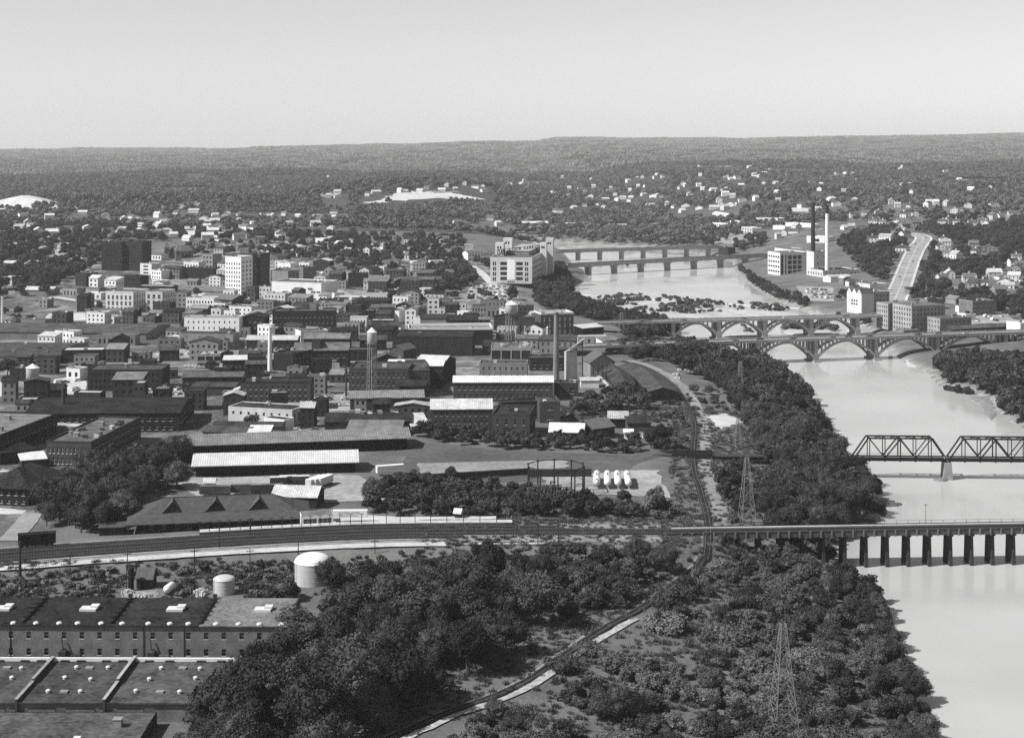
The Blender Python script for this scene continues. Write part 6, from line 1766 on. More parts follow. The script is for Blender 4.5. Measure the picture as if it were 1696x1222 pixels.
# --- roads, lots, clay fields
def road_px(name, pts, w, m, label, dz=0.2, n=6, marks=False):
    c = smooth_line([(P(*q).x, P(*q).y) for q in pts], n)
    q = MB(); strip(q, c, -w/2, w/2, dz, nacross=3); o = q.build(name, m)
    if o.data.polygons[0].normal.z < 0: o.data.flip_normals()
    tag(o, label, kind='structure')
    for p in resample(c, 7.0): occ(p[0], p[1], w/2+8)
    if marks:
        for off in (-0.12, 0.5):
            s = MB(); strip(s, c, off, off+0.25, dz+0.05); s_ = s.build('lane_marking', M['line'], o)
        for sd_ in (-1, 1):
            s = MB(); strip(s, c, sd_*(w/2+0.2), sd_*(w/2+2.6), dz+0.12); s.build('pavement', M['clay'], o)
            s = MB()
            strip(s, c, sd_*w/2-0.15, sd_*w/2+0.15, dz+0.14); s.build('kerb', M['conc'], o)
    return c
upc = road_px('uphill_street', [(1478, 510), (1490, 480), (1505, 440), (1518, 412), (1529, 398), (1527, 392), (1514, 388), (1500, 387)], 15.0, M['lot'], 'broad pale street climbing the hill past the mills', dz=0.35, marks=True)
road_px('river_street', [(840, 492), (815, 470), (800, 455), (780, 440)], 9, M['path'], 'pale street running up past the fabric mill car park', dz=0.25)
road_px('town_street', [(560, 480), (600, 500), (660, 506), (760, 512)], 8, M['road'], 'worn street across downtown', dz=0.2)
road_px('town_street', [(90, 492), (140, 500), (170, 506)], 8, M['path'], 'bright street beside the white garage', dz=0.2)
patch('car_park', [(776, 468), (838, 472), (872, 505), (772, 500)], M['lot'], 'bright car park before the fabric mill', jag=1, dz=0.25)
patch('car_park', [(300, 573), (476, 571), (480, 592), (230, 592)], M['lot'], 'car park in front of the grey gable', jag=1, dz=0.2)
patch('car_park', [(190, 642), (305, 638), (305, 660), (185, 658)], M['lot'], 'car park beside the factory with paired windows', jag=1, dz=0.2)
patch('car_park', [(90, 628), (145, 622), (140, 654), (85, 652)], M['path'], 'bright car park by the short fat water tower', jag=0.6, dz=0.2)
patch('car_park', [(80, 520), (142, 518), (200, 528), (70, 534)], M['path'], 'bright lot beside the white inn', jag=0.6, dz=0.2)
patch('car_park', [(1318, 474), (1380, 476), (1382, 500), (1340, 499)], M['lot'], 'car park of the right bank mill', jag=1, dz=0.25)
patch('car_park', [(1600, 522), (1668, 520), (1690, 536), (1604, 538)], M['lot'], 'lot beside the square grey office', jag=1, dz=0.3)
patch('car_park', [(505, 449), (590, 452), (590, 468), (510, 468)], M['lot'], 'parking ground behind the office blocks', jag=1, dz=0.3)
patch('car_park', [(560, 404), (780, 404), (790, 422), (560, 424)], M['dirt'], 'broad pale lots on the far side of downtown', jag=3, dz=0.4, n=14, free=False)
patch('car_park', [(1180, 385), (1260, 385), (1270, 402), (1180, 404)], M['dirt'], 'pale open ground below the apartment blocks', jag=3, dz=0.5, n=10)
patch('car_park', [(865, 372), (1040, 376), (1100, 384), (880, 382)], M['dirt'], 'pale lots on the far bank', jag=2, dz=0.5, n=10)
patch('clay_field', [(655, 321), (730, 318), (815, 333), (604, 338)], M['clay'], 'bare pale clay field in the woods', jag=9, dz=1.0, n=14)
patch('clay_field', [(-40, 346), (40, 339), (138, 345), (-20, 358)], M['clay'], 'bare pale clay field at the far left', jag=8, dz=1.0, n=12)
patch('clay_field', [(255, 344), (380, 330), (398, 333), (290, 350)], M['dirt'], 'pale graded strip on the plain', jag=6, dz=1.0, n=12)
patch('clay_field', [(424, 327), (545, 320), (560, 324), (424, 333)], M['dirt'], 'thin pale graded strip beyond the town', jag=5, dz=1.0, n=10)
patch('clay_field', [(200, 388), (330, 384), (340, 394), (190, 398)], M['field'], 'pale meadow left of the church towers', jag=6, dz=0.8, n=10)
patch('river_field', [(430, 377), (730, 376), (730, 385), (430, 386)], M['field'], 'grey meadow along the far river', jag=5, dz=0.6, n=12, free=False)
patch('clay_field', [(1660, 358), (1720, 354), (1720, 374), (1650, 372)], M['dirt'], 'pale cleared ground at the right on the slope', jag=4, dz=0.8)
for k in range(22):
    px_, py_ = random.uniform(20, 1680), random.uniform(268, 325); w_ = random.uniform(8, 26); h_ = random.uniform(0.8, 2.2)
    patch('far_clearing', [(px_-w_, py_-h_*0.3), (px_+w_*0.8, py_-h_), (px_+w_, py_+h_*0.5), (px_-w_*0.7, py_+h_)], M[random.choice(('field', 'dirt', 'dirt'))], 'pale clearing in the far woods', jag=8, dz=1.2, n=6)
    for q_ in OCC[-16:]: occ(q_[0], q_[1]-10, 34)
# clay mound on the left field
b = P(42, 341)
q = MB(); q.smooth = True
ring = []
for j, (rr_, zz_) in enumerate(((75, -2), (52, 6), (26, 13), (6, 17))):
    row = [(rr_*math.cos(t)*random.uniform(0.85, 1.15), rr_*0.6*math.sin(t)*random.uniform(0.85, 1.15), zz_) for t in np.linspace(0, 6.283, 20, endpoint=False)]
    ring.append(row)
for a, c in zip(ring[:-1], ring[1:]):
    for k in range(20): q.poly([a[k], a[(k+1) % 20], c[(k+1) % 20], c[k]])
q.poly(ring[-1])
o = q.build('clay_mound', M['clay']); o.location = b; tag(o, 'pale mound of heaped clay on the far left plain', kind='structure')

# river bars, weir
def bar(label, pts_px, z, m, name='sand_bar'):
    q = MB(); c = [W0(px, py, z) for px, py in pts_px]; cx_, cy_ = np.mean(c, 0)
    sub = resample(c+[c[0]], 9)
    sub = [np.array(p)+rng.normal(0, 1.0, 2) for p in sub[:-1]]
    inner = [np.array([cx_, cy_])+(p-np.array([cx_, cy_]))*0.75 for p in sub]
    n = len(sub)
    for k in range(n):
        a, b_ = sub[k], sub[(k+1) % n]; c_, d_ = inner[k], inner[(k+1) % n]
        q.poly([(*a, -0.6), (*b_, -0.6), (*d_, z), (*c_, z)]); q.poly([(*c_, z), (*d_, z), (cx_, cy_, z+0.25)])
    o = q.build(name, m)
    if sum(p_.normal.z for p_ in o.data.polygons) < 0: o.data.flip_normals()
    return tag(o, label, kind='structure')
bar('pale sand and rock bar below the weir', [(980, 498), (1060, 492), (1130, 498), (1200, 508), (1240, 520), (1160, 527), (1070, 522), (1000, 512)], 0.8, M['sand'])
bar('sand bar between the two arch bridges', [(1180, 546), (1260, 543), (1300, 552), (1240, 560), (1170, 556)], 0.7, M['sand'])
bar('bushy sand bar under the arch bridges', [(1300, 540), (1370, 541), (1400, 556), (1340, 560), (1290, 550)], 0.7, M['sand'])
bar('low sand bar above the second arch bridge', [(1210, 504), (1300, 512), (1330, 520), (1260, 524), (1200, 515)], 0.6, M['sand'])
bar('wide pale rock shelf by the right bank under the arch bridge', [(1470, 574), (1515, 572), (1550, 590), (1535, 614), (1505, 606), (1492, 590)], 0.9, M['sand'])
bar('muddy shoal off the right bank', [(1596, 652), (1640, 652), (1656, 690), (1640, 700), (1620, 668)], 0.3, M['rock'])
bar('small wooded islet between weir and covered bridge', [(1030, 444), (1060, 442), (1062, 447), (1035, 449)], 0.6, M['sand'])
w0, w1 = W0(948, 487), W0(1325, 511)
dv = np.array(w1)-np.array(w0)
root = empty('river_weir', (w0[0], w0[1], 0), math.atan2(dv[1], dv[0]), 'low pale weir wall across the river above the islands', 'weir')
q = MB(); q.box(0, 0, -1.5, np.linalg.norm(dv), 3.0, 0.75); q.build('crest', M['conc'], root)
q = MB(); q.poly([(0, -5, -0.3), (np.linalg.norm(dv), -5, -0.3), (np.linalg.norm(dv), -0.02, 0.5), (0, -0.02, 0.5)]); q.build('apron', M['clay'], root)

# --- cars
def car_mesh(kind, m):
    q = MB()
    L, w = 4.9, 1.85
    q.use(m)
    prof = [(0, 0.35), (0, 0.8), (0.9, 0.92), (1.15, 0.95), (3.9, 0.95), (4.9, 0.86), (4.9, 0.35)]
    if kind == 'van': prof = [(0, 0.4), (0, 1.1), (0.5, 1.2), (1.1, 2.0), (4.9, 2.05), (4.9, 0.4)]
    n = len(prof)
    for y, f in ((0, 1), (w, -1)):
        pts = [(x, y, z) for x, z in prof]
        q.poly(pts[::-1] if f == 1 else pts)
    for i in range(n):
        a, b_ = prof[i], prof[(i+1) % n]
        q.poly([(a[0], 0, a[1]), (b_[0], 0, b_[1]), (b_[0], w, b_[1]), (a[0], w, a[1])])
    if kind == 'car':
        q.use(M['glass'])
        b0 = [(1.2, 0.08, 0.95), (4.1, 0.08, 0.95), (4.1, w-0.08, 0.95), (1.2, w-0.08, 0.95)]; t0_ = [(1.8, 0.22, 1.4), (3.5, 0.22, 1.4), (3.5, w-0.22, 1.4), (1.8, w-0.22, 1.4)]
        for i in range(4): q.poly([b0[i], b0[(i+1) % 4], t0_[(i+1) % 4], t0_[i]])
        q.use(m); q.poly([(1.75, 0.2, 1.43), (3.55, 0.2, 1.43), (3.55, w-0.2, 1.43), (1.75, w-0.2, 1.43)])
    q.use(M['tyre'])
    for x in (0.95, 3.9):
        for y in (-0.03, w-0.2):
            st = len(q.v)
            for k in range(8):
                t = k*math.pi/4
                for yy in (y, y+0.23): q.v.append((x+0.34*math.cos(t), yy, 0.34+0.34*math.sin(t)))
            for k in range(8):
                k2 = (k+1) % 8; q.f.append((st+2*k, st+2*k2, st+2*k2+1, st+2*k+1)); q.mi.append(q.cur)
            q.f.append(tuple(st+2*k for k in range(8))); q.mi.append(q.cur); q.f.append(tuple(st+2*k+1 for k in range(7, -1, -1))); q.mi.append(q.cur)
    return q.mesh('parked_car')
CARS = [(car_mesh('car', M['carw']), 'pale'), (car_mesh('car', M['card']), 'dark'), (car_mesh('car', M['carm']), 'grey'), (car_mesh('van', M['carw']), 'white van')]
def park(quad, rows, cols, fill, where, group, rz=None):
    c = [P(*q) for q in quad]
    for j in range(rows):
        for i in range(cols):
            if random.random() > fill: continue
            u, v = (i+0.5+random.uniform(-0.1, 0.1))/cols, (j+0.5)/rows
            p = c[0]*(1-u)*(1-v)+c[1]*u*(1-v)+c[2]*u*v+c[3]*(1-u)*v
            me_, nm = CARS[random.choices((0, 1, 2, 3), (0.52, 0.2, 0.22, 0.06))[0]]
            a = (rz if rz is not None else 1.2)+(math.pi if random.random() < 0.5 else 0)+random.uniform(-0.06, 0.06)
            o = link('parked_car', me_, None, (p.x, p.y, ground(p.x, p.y)+0.24), a)
            lab = ('white van parked ' if 'van' in nm else nm+' car parked ')+where
            tag(o, lab, 'van' if 'van' in nm else 'car', group+(' vans' if 'van' in nm else ' '+nm+' cars'))
park([(780, 471), (832, 474), (866, 502), (778, 498)], 5, 11, 0.72, 'in the bright lot before the fabric mill', 'fabric mill lot', 0.9)
park([(306, 576), (470, 574), (474, 590), (250, 590)], 3, 19, 0.8, 'in the rows before the grey gable', 'downtown lot', 1.3)
park([(194, 645), (300, 641), (302, 657), (190, 656)], 2, 17, 0.82, 'beside the factory with paired windows', 'factory lot', 1.1)
park([(98, 632), (140, 628), (136, 650), (92, 650)], 3, 4, 0.4, 'by the short fat water tower', 'left yard', 0.8)
park([(85, 523), (138, 521), (180, 528), (80, 532)], 1, 8, 0.5, 'beside the white inn', 'inn lot', 1.2)
park([(1335, 478), (1376, 479), (1378, 497), (1345, 496)], 4, 8, 0.72, 'at the right bank mill', 'right mill lot', 0.7)
park([(1606, 525), (1660, 523), (1672, 534), (1610, 536)], 2, 8, 0.6, 'beside the square grey office', 'office lot', 0.9)
park([(515, 452), (586, 454), (586, 466), (518, 466)], 3, 10, 0.5, 'behind the office blocks', 'office ground', 1.0)
park([(590, 408), (770, 408), (775, 420), (600, 421)], 2, 16, 0.35, 'on the far pale lots', 'far lots', 0.6)
park([(-10, 783), (22, 785), (18, 796), (-15, 794)], 2, 4, 0.8, 'by the black gatehouse', 'gatehouse lot', 0.4)
park([(522, 652), (574, 652), (582, 676), (522, 678)], 3, 6, 0.4, 'in the factory yard', 'factory yard', 0.2)
park([(560, 500), (660, 506), (760, 512), (600, 505)], 1, 14, 0.5, 'on the worn downtown street', 'street side', 0.1)
park([(486, 710), (520, 712), (516, 718), (486, 718)], 1, 4, 0.8, 'beyond the longest freight house', 'freight side', 0.3)
def on_bridge(A, d, ztop, pxs, off, nm, group):
    for px in pxs:
        s = along(A, d, px); p = np.array(A)+d*s+np.array([-d[1], d[0]])*off
        me_, k = CARS[random.choice((0, 1, 1, 2))]
        o = link('moving_car', me_, None, (p[0], p[1], ztop-0.22), math.atan2(d[1], d[0]))
        tag(o, k+' car driving on '+nm, 'car', group+' '+k+' cars')
on_bridge(A1, d1, 14.5, (1005, 1046, 1120, 1216, 1312, 1378, 1440, 1520, 1600), 3.0, 'the long arch bridge', 'long bridge')
on_bridge(A1, d1, 14.5, (1080, 1262, 1410, 1560), 8.5, 'the long arch bridge', 'long bridge')
on_bridge(A2, d2, 13.5, (1060, 1130, 1230, 1300, 1400), 3.0, 'the low arch bridge', 'low bridge')
pu = [(p[0], p[1]) for p in upc]
for k in (4, 9, 13, 20, 26):
    p = pu[k]; me_, nm = CARS[random.choice((0, 1, 2))]
    dd = np.array(pu[k+1])-np.array(p); nn = np.array([-dd[1], dd[0]])/np.linalg.norm(dd)
    q_ = np.array(p)+nn*random.choice((-3.5, 3.5))
    tag(link('moving_car', me_, None, (q_[0], q_[1], ground(*q_)+0.45), math.atan2(dd[1], dd[0])), nm+' car driving on the broad uphill street', 'car', 'uphill street '+nm+' cars')

# --- small buildings crowding the gaps
_oa = np.array(OCC)
def filler(label, group, poly, n, ang, sizes, walls, roofs, cat='building', name='small_building', tall=False):
    poly = [tuple(P(*q)[:2]) for q in poly]; a = np.array(poly); x0, y0 = a.min(0); x1, y1 = a.max(0)
    got = 0; extra = []
    for _ in range(n*40):
        if got >= n: break
        x, y = rng.uniform(x0, x1), rng.uniform(y0, y1)
        if not seg_dist(np.array([x]), np.array([y]), a)[1][0]: continue
        w, d = rng.uniform(*sizes)*(1.0 if got < n*0.5 else 0.7), rng.uniform(7, 13)*(1.0 if got < n*0.5 else 0.75)
        cx_, cy_ = x+w/2, y+d/2; rad = max(w, d)*0.62
        if np.any((_oa[:, 0]-cx_)**2+(_oa[:, 1]-cy_)**2 < (_oa[:, 2]*0.6+rad)**2): continue
        if any((e[0]-cx_)**2+(e[1]-cy_)**2 < (e[2]+rad)**2 for e in extra): continue
        extra.append((cx_, cy_, rad*0.9)); got += 1
        an = R(ang)+rng.normal(0, 0.07); h = random.choice((3.6, 4.2, 5.0, 6.5, 7.5) if not tall else (4.5, 6.5, 8.0, 9.5, 11.5))
        A = Vector((x, y, ground(x, y))); B = Vector((x+w*math.cos(an), y+w*math.sin(an), A.z))
        fl = random.random() < 0.5
        building(name, label, cat, None, None, A=A, B=B, h=h, depth=d, wall=random.choice(walls), roof=random.choice(roofs), rt='flat' if fl else random.choice(('gx', 'gy', 'shed')), rise=random.uniform(1.2, 2.6), par=0.5, ov=0.4,
                 front=g_(max(2, int(w/3.0)), 3 if h > 9 else (2 if h > 6 else 1), 0.4, 0.5), right=g_(3, 2 if h > 6 else 1, 0.35, 0.45), style='bare', group=group, clutter=random.choice((0, 1, 2)) if fl else 0)
ws, rs_ = ('brick', 'brickd', 'brick', 'brickl', 'cream', 'white', 'grey'), ('tar', 'felt', 'felt', 'gravel', 'tin', 'shingle', 'tind')
filler('small shop crowded in among the downtown roofs', 'small downtown shops', [(60, 500), (300, 470), (450, 440), (560, 450), (600, 520), (560, 560), (300, 575), (60, 580)], 100, -20, (9, 20), ws+('cream',), rs_, 'shop', 'small_shop', True)
filler('small brick workshop between the mills and the department store', 'small workshops', [(560, 455), (690, 440), (700, 500), (800, 520), (880, 530), (900, 560), (820, 600), (600, 545), (560, 500)], 62, -9, (9, 20), ws+('cream',), rs_, 'workshop', 'small_workshop', True)
filler('low shed filling the yards between the factories', 'factory yard sheds', [(0, 600), (300, 590), (560, 560), (700, 640), (720, 700), (520, 720), (340, 720), (0, 720)], 66, 1, (8, 18), ('brick', 'brickd', 'brickd', 'grey'), ('tar', 'felt', 'felt', 'gravel', 'tind', 'tin'), 'shed', 'yard_shed', True)
filler('small house on the flat left of the church towers', 'small houses left of the towers', [(-40, 470), (120, 440), (170, 410), (-40, 410)], 26, -15, (8, 13), ('white', 'cream', 'grey', 'brick'), ('shingle', 'tin', 'felt'), 'house', 'small_house')
filler('small pale building in the lots beyond the department store', 'small buildings beyond the store', [(300, 425), (560, 440), (760, 430), (780, 405), (560, 395), (300, 400)], 40, -8, (9, 20), ('white', 'cream', 'grey', 'brickl'), ('tin', 'tinw', 'gravel', 'felt'), 'building', 'small_building')
filler('small store near the right bank mills', 'small stores by the right mills', [(1380, 470), (1470, 480), (1600, 505), (1696, 520), (1696, 535), (1600, 530), (1540, 505)], 12, 20, (8, 15), ws, rs_, 'store', 'small_store')
park([(60, 556), (250, 562), (250, 566), (60, 560)], 1, 22, 0.5, 'on the street beside the huge auction houses', 'auction street', -0.05)
park([(300, 606), (470, 612), (470, 616), (300, 610)], 1, 20, 0.45, 'on the street behind the four row brick mill', 'mill street', 0.0)
park([(560, 528), (660, 536), (660, 540), (560, 532)], 1, 12, 0.5, 'on the street before the large brick hall', 'hall street', -0.1)
park([(690, 430), (760, 424), (770, 436), (700, 440)], 2, 9, 0.5, 'on the ground left of the fabric mill', 'mill side', 0.5)
# ------------------------------------------------------------------ vegetation
def leaf_material(name, v, rnd=0.35):
    m = bpy.data.materials.new(name); m.use_nodes = True
    nt = m.node_tree; b = nt.nodes['Principled BSDF']; N = nt.nodes.new; L = nt.links.new
    oi = N('ShaderNodeObjectInfo'); geo = N('ShaderNodeTexCoord')
    n = N('ShaderNodeTexNoise'); n.inputs['Scale'].default_value = 5.0; n.inputs['Detail'].default_value = 3.0
    L(geo.outputs['Object'], n.inputs['Vector'])
    mr = N('ShaderNodeMapRange'); mr.inputs['From Min'].default_value = 0.3; mr.inputs['From Max'].default_value = 0.7
    mr.inputs['To Min'].default_value = v*0.6; mr.inputs['To Max'].default_value = v*1.5
    L(n.outputs['Fac'], mr.inputs['Value'])
    m2 = N('ShaderNodeMapRange'); m2.inputs['To Min'].default_value = 1-rnd; m2.inputs['To Max'].default_value = 1+rnd
    L(oi.outputs['Random'], m2.inputs['Value'])
    mu = N('ShaderNodeMath'); mu.operation = 'MULTIPLY'; L(mr.outputs[0], mu.inputs[0]); L(m2.outputs[0], mu.inputs[1])
    cb = N('ShaderNodeCombineColor')
    for i in range(3): L(mu.outputs[0], cb.inputs[i])
    L(cb.outputs[0], b.inputs['Base Color'])
    b.inputs['Roughness'].default_value = 0.7; b.inputs['Specular IOR Level'].default_value = 0.06
    return m
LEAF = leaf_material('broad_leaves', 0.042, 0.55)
SCRUB = leaf_material('lit_tone_scrub_leaves', 0.08, 0.6)  # brighter, widely varied leaf colour stands in for sunlit foliage
FARLEAF = leaf_material('haze_paled_leaves', 0.085, 0.6)  # paler than near leaves, distance haze mixed into the colour

def ico(sub):
    t = (1+5**0.5)/2
    v = np.array([(-1,t,0),(1,t,0),(-1,-t,0),(1,-t,0),(0,-1,t),(0,1,t),(0,-1,-t),(0,1,-t),(t,0,-1),(t,0,1),(-t,0,-1),(-t,0,1)], float)
    f = [(0,11,5),(0,5,1),(0,1,7),(0,7,10),(0,10,11),(1,5,9),(5,11,4),(11,10,2),(10,7,6),(7,1,8),(3,9,4),(3,4,2),(3,2,6),(3,6,8),(3,8,9),(4,9,5),(2,4,11),(6,2,10),(8,6,7),(9,8,1)]
    v /= np.linalg.norm(v[0])
    for _ in range(sub):
        v = list(map(tuple, v)); cache = {}; nf = []
        def mid(a, b):
            k = (min(a, b), max(a, b))
            if k not in cache:
                p = (np.array(v[a])+np.array(v[b]))/2; v.append(tuple(p/np.linalg.norm(p))); cache[k] = len(v)-1
            return cache[k]
        for a, b, c in f:
            ab, bc, ca = mid(a, b), mid(b, c), mid(c, a); nf += [(a, ab, ca), (b, bc, ab), (c, ca, bc), (ab, bc, ca)]
        f = nf; v = np.array(v)
    return np.array(v), np.array(f)
ICO0, ICO1 = ico(0), ico(1)

def crown_mesh(name, seed, lobes, leaves, size, kind, m, core=0.72, core_sub=0):
    """unit-height crown: lobes of leaf-sized faces around dark cores"""
    r = np.random.default_rng(seed)
    C = []
    if kind == 'upright': cz, rz, rr = 0.5, 0.47, 0.34
    elif kind == 'low': cz, rz, rr = 0.38, 0.4, 0.95
    elif kind == 'bush': cz, rz, rr = 0.42, 0.42, 0.62
    elif kind == 'tall': cz, rz, rr = 0.52, 0.46, 0.27
    elif kind == 'sparse': cz, rz, rr = 0.54, 0.46, 0.44
    elif kind == 'wide': cz, rz, rr = 0.50, 0.46, 0.5
    else: cz, rz, rr = 0.50, 0.47, 0.40
    for k in range(lobes):
        d = r.normal(size=3); d /= np.linalg.norm(d)
        if d[2] < -0.45: d[2] *= -0.5
        q = r.uniform(0.35, 0.82)
        c = np.array([d[0]*rr*q, d[1]*rr*q, cz+d[2]*rz*q])
        s = r.uniform(0.24, 0.44)*rr*(1.1 if kind != 'tall' else 1.25)
        if kind in ('bush', 'low', 'upright'): c[2] = max(c[2], s*0.5)
        C.append((c, s))
    vs, fs, off = [], [], 0
    V0, F0 = ICO1 if core_sub else ICO0
    for c, s in C:
        v = V0*(s*core)*(1+0.18*r.normal(size=(len(V0), 1)))+c
        vs.append(v); fs.append(F0+off); off += len(V0)
    tri_v = np.concatenate(vs); tri_f = np.concatenate(fs)
    w = np.array([s*s for _, s in C]); w /= w.sum()
    idx = r.choice(len(C), leaves, p=w)
    cc = np.array([C[i][0] for i in idx]); ss = np.array([C[i][1] for i in idx])
    d = r.normal(size=(leaves, 3)); d[:, 2] += 0.25; d /= np.linalg.norm(d, axis=1)[:, None]
    p = cc+d*ss[:, None]*r.uniform(0.72, 1.12, (leaves, 1))
    if kind == 'willow': p[:, 2] -= (np.hypot(p[:, 0], p[:, 1])/0.4)**2*0.12
    n = d+0.75*r.normal(size=(leaves, 3)); n /= np.linalg.norm(n, axis=1)[:, None]
    a = np.cross(n, r.normal(size=(leaves, 3))); a /= np.linalg.norm(a, axis=1)[:, None]
    b = np.cross(n, a)
    sz = size*r.uniform(0.55, 1.25, (leaves, 1))
    q = np.stack([p-a*sz*0.6-b*sz*0.35, p+a*sz*0.5-b*sz*0.5, p+a*sz*0.65+b*sz*0.4, p-a*sz*0.4+b*sz*0.5], 1).reshape(-1, 3)
    q[:, 2] = np.maximum(q[:, 2], 0.005)
    nv = len(tri_v)
    co = np.concatenate([tri_v, q]).astype(np.float32)
    li = np.concatenate([tri_f.reshape(-1), np.arange(nv, nv+4*leaves)]).astype(np.int32)
    ls = np.concatenate([np.arange(0, len(tri_f)*3, 3), len(tri_f)*3+np.arange(0, leaves*4, 4)]).astype(np.int32)
    me = bpy.data.meshes.new(name)
    me.vertices.add(len(co)); me.vertices.foreach_set('co', co.reshape(-1))
    me.loops.add(len(li)); me.loops.foreach_set('vertex_index', li)
    me.polygons.add(len(ls)); me.polygons.foreach_set('loop_start', ls)
    me.update(calc_edges=True)
    me.materials.append(m)
    return me

def trunk_mesh(seed, h=0.5, r0=0.03):
    r = random.Random(seed); q = MB()
    def limb(a, b, ra, rb):
        a, b = Vector(a), Vector(b); d = (b-a).normalized(); s = d.orthogonal().normalized(); t = d.cross(s); st = len(q.v)
        for p, rad in ((a, ra), (b, rb)):
            for k in range(6):
                an = k*math.pi/3; q.v.append(tuple(p+(s*math.cos(an)+t*math.sin(an))*rad))
        for k in range(6):
            k2 = (k+1) % 6; q.f.append((st+k, st+k2, st+6+k2, st+6+k)); q.mi.append(0)
    top = (r.uniform(-0.03, 0.03), r.uniform(-0.03, 0.03), h)
    limb((0, 0, -0.06), top, r0, r0*0.55)
    for k in range(5):
        t = r.uniform(0.45, 1.0); a = r.uniform(0, 6.28); b = (top[0]*t, top[1]*t, h*t)
        limb(b, (b[0]+0.22*math.cos(a), b[1]+0.22*math.sin(a), b[2]+r.uniform(0.12, 0.25)), r0*0.45, r0*0.15)
    return q.mesh('trunk', M['bark'])
TRUNKS = [trunk_mesh(k) for k in range(3)]
NEAR = {'round': [crown_mesh('crown', 100+k, 30, 9500, 0.026, 'round', LEAF) for k in range(5)],
        'tall': [crown_mesh('crown', 120+k, 24, 7000, 0.024, 'tall', LEAF) for k in range(3)],
        'wide': [crown_mesh('crown', 140+k, 36, 10500, 0.025, 'wide', LEAF) for k in range(3)],
        'sparse': [crown_mesh('crown', 150+k, 15, 5200, 0.026, 'sparse', LEAF, 0.5) for k in range(4)],
        'willow': [crown_mesh('crown', 160+k, 28, 4600, 0.034, 'willow', SCRUB) for k in range(1)],
        'bush': [crown_mesh('shrub', 180+k, 18, 2600, 0.06, 'bush', SCRUB) for k in range(4)]+[crown_mesh('shrub', 188+k, 20, 2600, 0.05, 'upright', SCRUB) for k in range(3)]+[crown_mesh('shrub', 192+k, 22, 3000, 0.07, 'low', SCRUB, 0.6) for k in range(3)]}
MID = {'round': [crown_mesh('mid_crown', 200+k, 18, 1100, 0.062, 'round', LEAF) for k in range(4)],
       'wide': [crown_mesh('mid_crown', 220+k, 20, 1200, 0.062, 'wide', LEAF) for k in range(2)],
       'bush': [crown_mesh('mid_shrub', 240+k, 10, 420, 0.14, 'bush', SCRUB) for k in range(2)]+[crown_mesh('mid_shrub', 246, 12, 520, 0.11, 'upright', SCRUB)]}
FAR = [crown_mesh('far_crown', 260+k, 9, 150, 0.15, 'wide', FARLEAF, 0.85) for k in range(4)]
def clump_mesh(seed, n=34):
    r = np.random.default_rng(seed); vs, fs, off = [], [], 0
    V0, F0 = ICO1
    for k in range(n):
        c = np.array([r.uniform(-0.55, 0.55), r.uniform(-0.55, 0.55), 0]); s = r.uniform(0.07, 0.12); h = r.uniform(0.14, 0.26)
        v = V0*np.array([s, s, h*0.62])*(1+0.16*r.normal(size=(len(V0), 1)))+c+np.array([0, 0, h*0.45]); v[:, 2] = np.maximum(v[:, 2], -0.05)
        vs.append(v); fs.append(F0+off); off += len(V0)
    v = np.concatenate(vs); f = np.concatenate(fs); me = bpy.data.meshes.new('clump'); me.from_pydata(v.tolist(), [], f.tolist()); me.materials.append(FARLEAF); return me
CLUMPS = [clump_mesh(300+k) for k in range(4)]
def weed_mesh(seed):
    r = np.random.default_rng(seed); q = MB()
    for k in range(46):
        a = r.uniform(0, 6.28); d = r.uniform(0, 0.6); x, y = d*math.cos(a), d*math.sin(a); b = r.uniform(0, 6.28); l = r.uniform(0.35, 1.0); w = r.uniform(0.05, 0.12); t = r.uniform(0.1, 0.5)
        c, s = math.cos(b), math.sin(b)
        q.poly([(x-s*w, y+c*w, 0), (x+s*w, y-c*w, 0), (x+s*w*0.6+c*t*0.5, y-c*w*0.6+s*t*0.5, l*0.6), (x+c*t, y+s*t, l), (x-s*w*0.6+c*t*0.5, y+c*w*0.6+s*t*0.5, l*0.6)])
    return q.mesh('weed', SCRUB)
WEEDS = [weed_mesh(400+k) for k in range(3)]

# occupied-ground lookup
_cell = 12.0; _hash = {}
for (x, y, r_) in OCC:
    k0, k1 = int((x-r_)//_cell), int((x+r_)//_cell); j0, j1 = int((y-r_)//_cell), int((y+r_)//_cell)
    for a in range(k0, k1+1):
        for b in range(j0, j1+1): _hash.setdefault((a, b), []).append((x, y, r_))
def is_free(x, y, pad=0.0):
    for (ox, oy, r_) in _hash.get((int(x//_cell), int(y//_cell)), ()):
        if (x-ox)**2+(y-oy)**2 < (r_+pad)**2: return False
    return True

def in_poly(x, y, poly):
    return seg_dist(np.asarray(x, float), np.asarray(y, float), np.asarray(poly))[1]

def scatter(poly_px, spacing, z=6.0, jitter=0.45):
    poly = [tuple(P(*q)[:2]) for q in poly_px]
    a = np.array(poly); x0, y0 = a.min(0); x1, y1 = a.max(0)
    xs = np.arange(x0, x1, spacing); ys = np.arange(y0, y1, spacing*0.87)
    X, Y = np.meshgrid(xs, ys); X = X+(np.arange(len(ys)) % 2)[:, None]*spacing/2
    X = X+rng.uniform(-jitter, jitter, X.shape)*spacing; Y = Y+rng.uniform(-jitter, jitter, Y.shape)*spacing
    X, Y = X.ravel(), Y.ravel(); k = in_poly(X, Y, poly); X, Y = X[k], Y[k]
    d, ins = seg_dist(X, Y, river_xy)
    return X, Y, d, ins

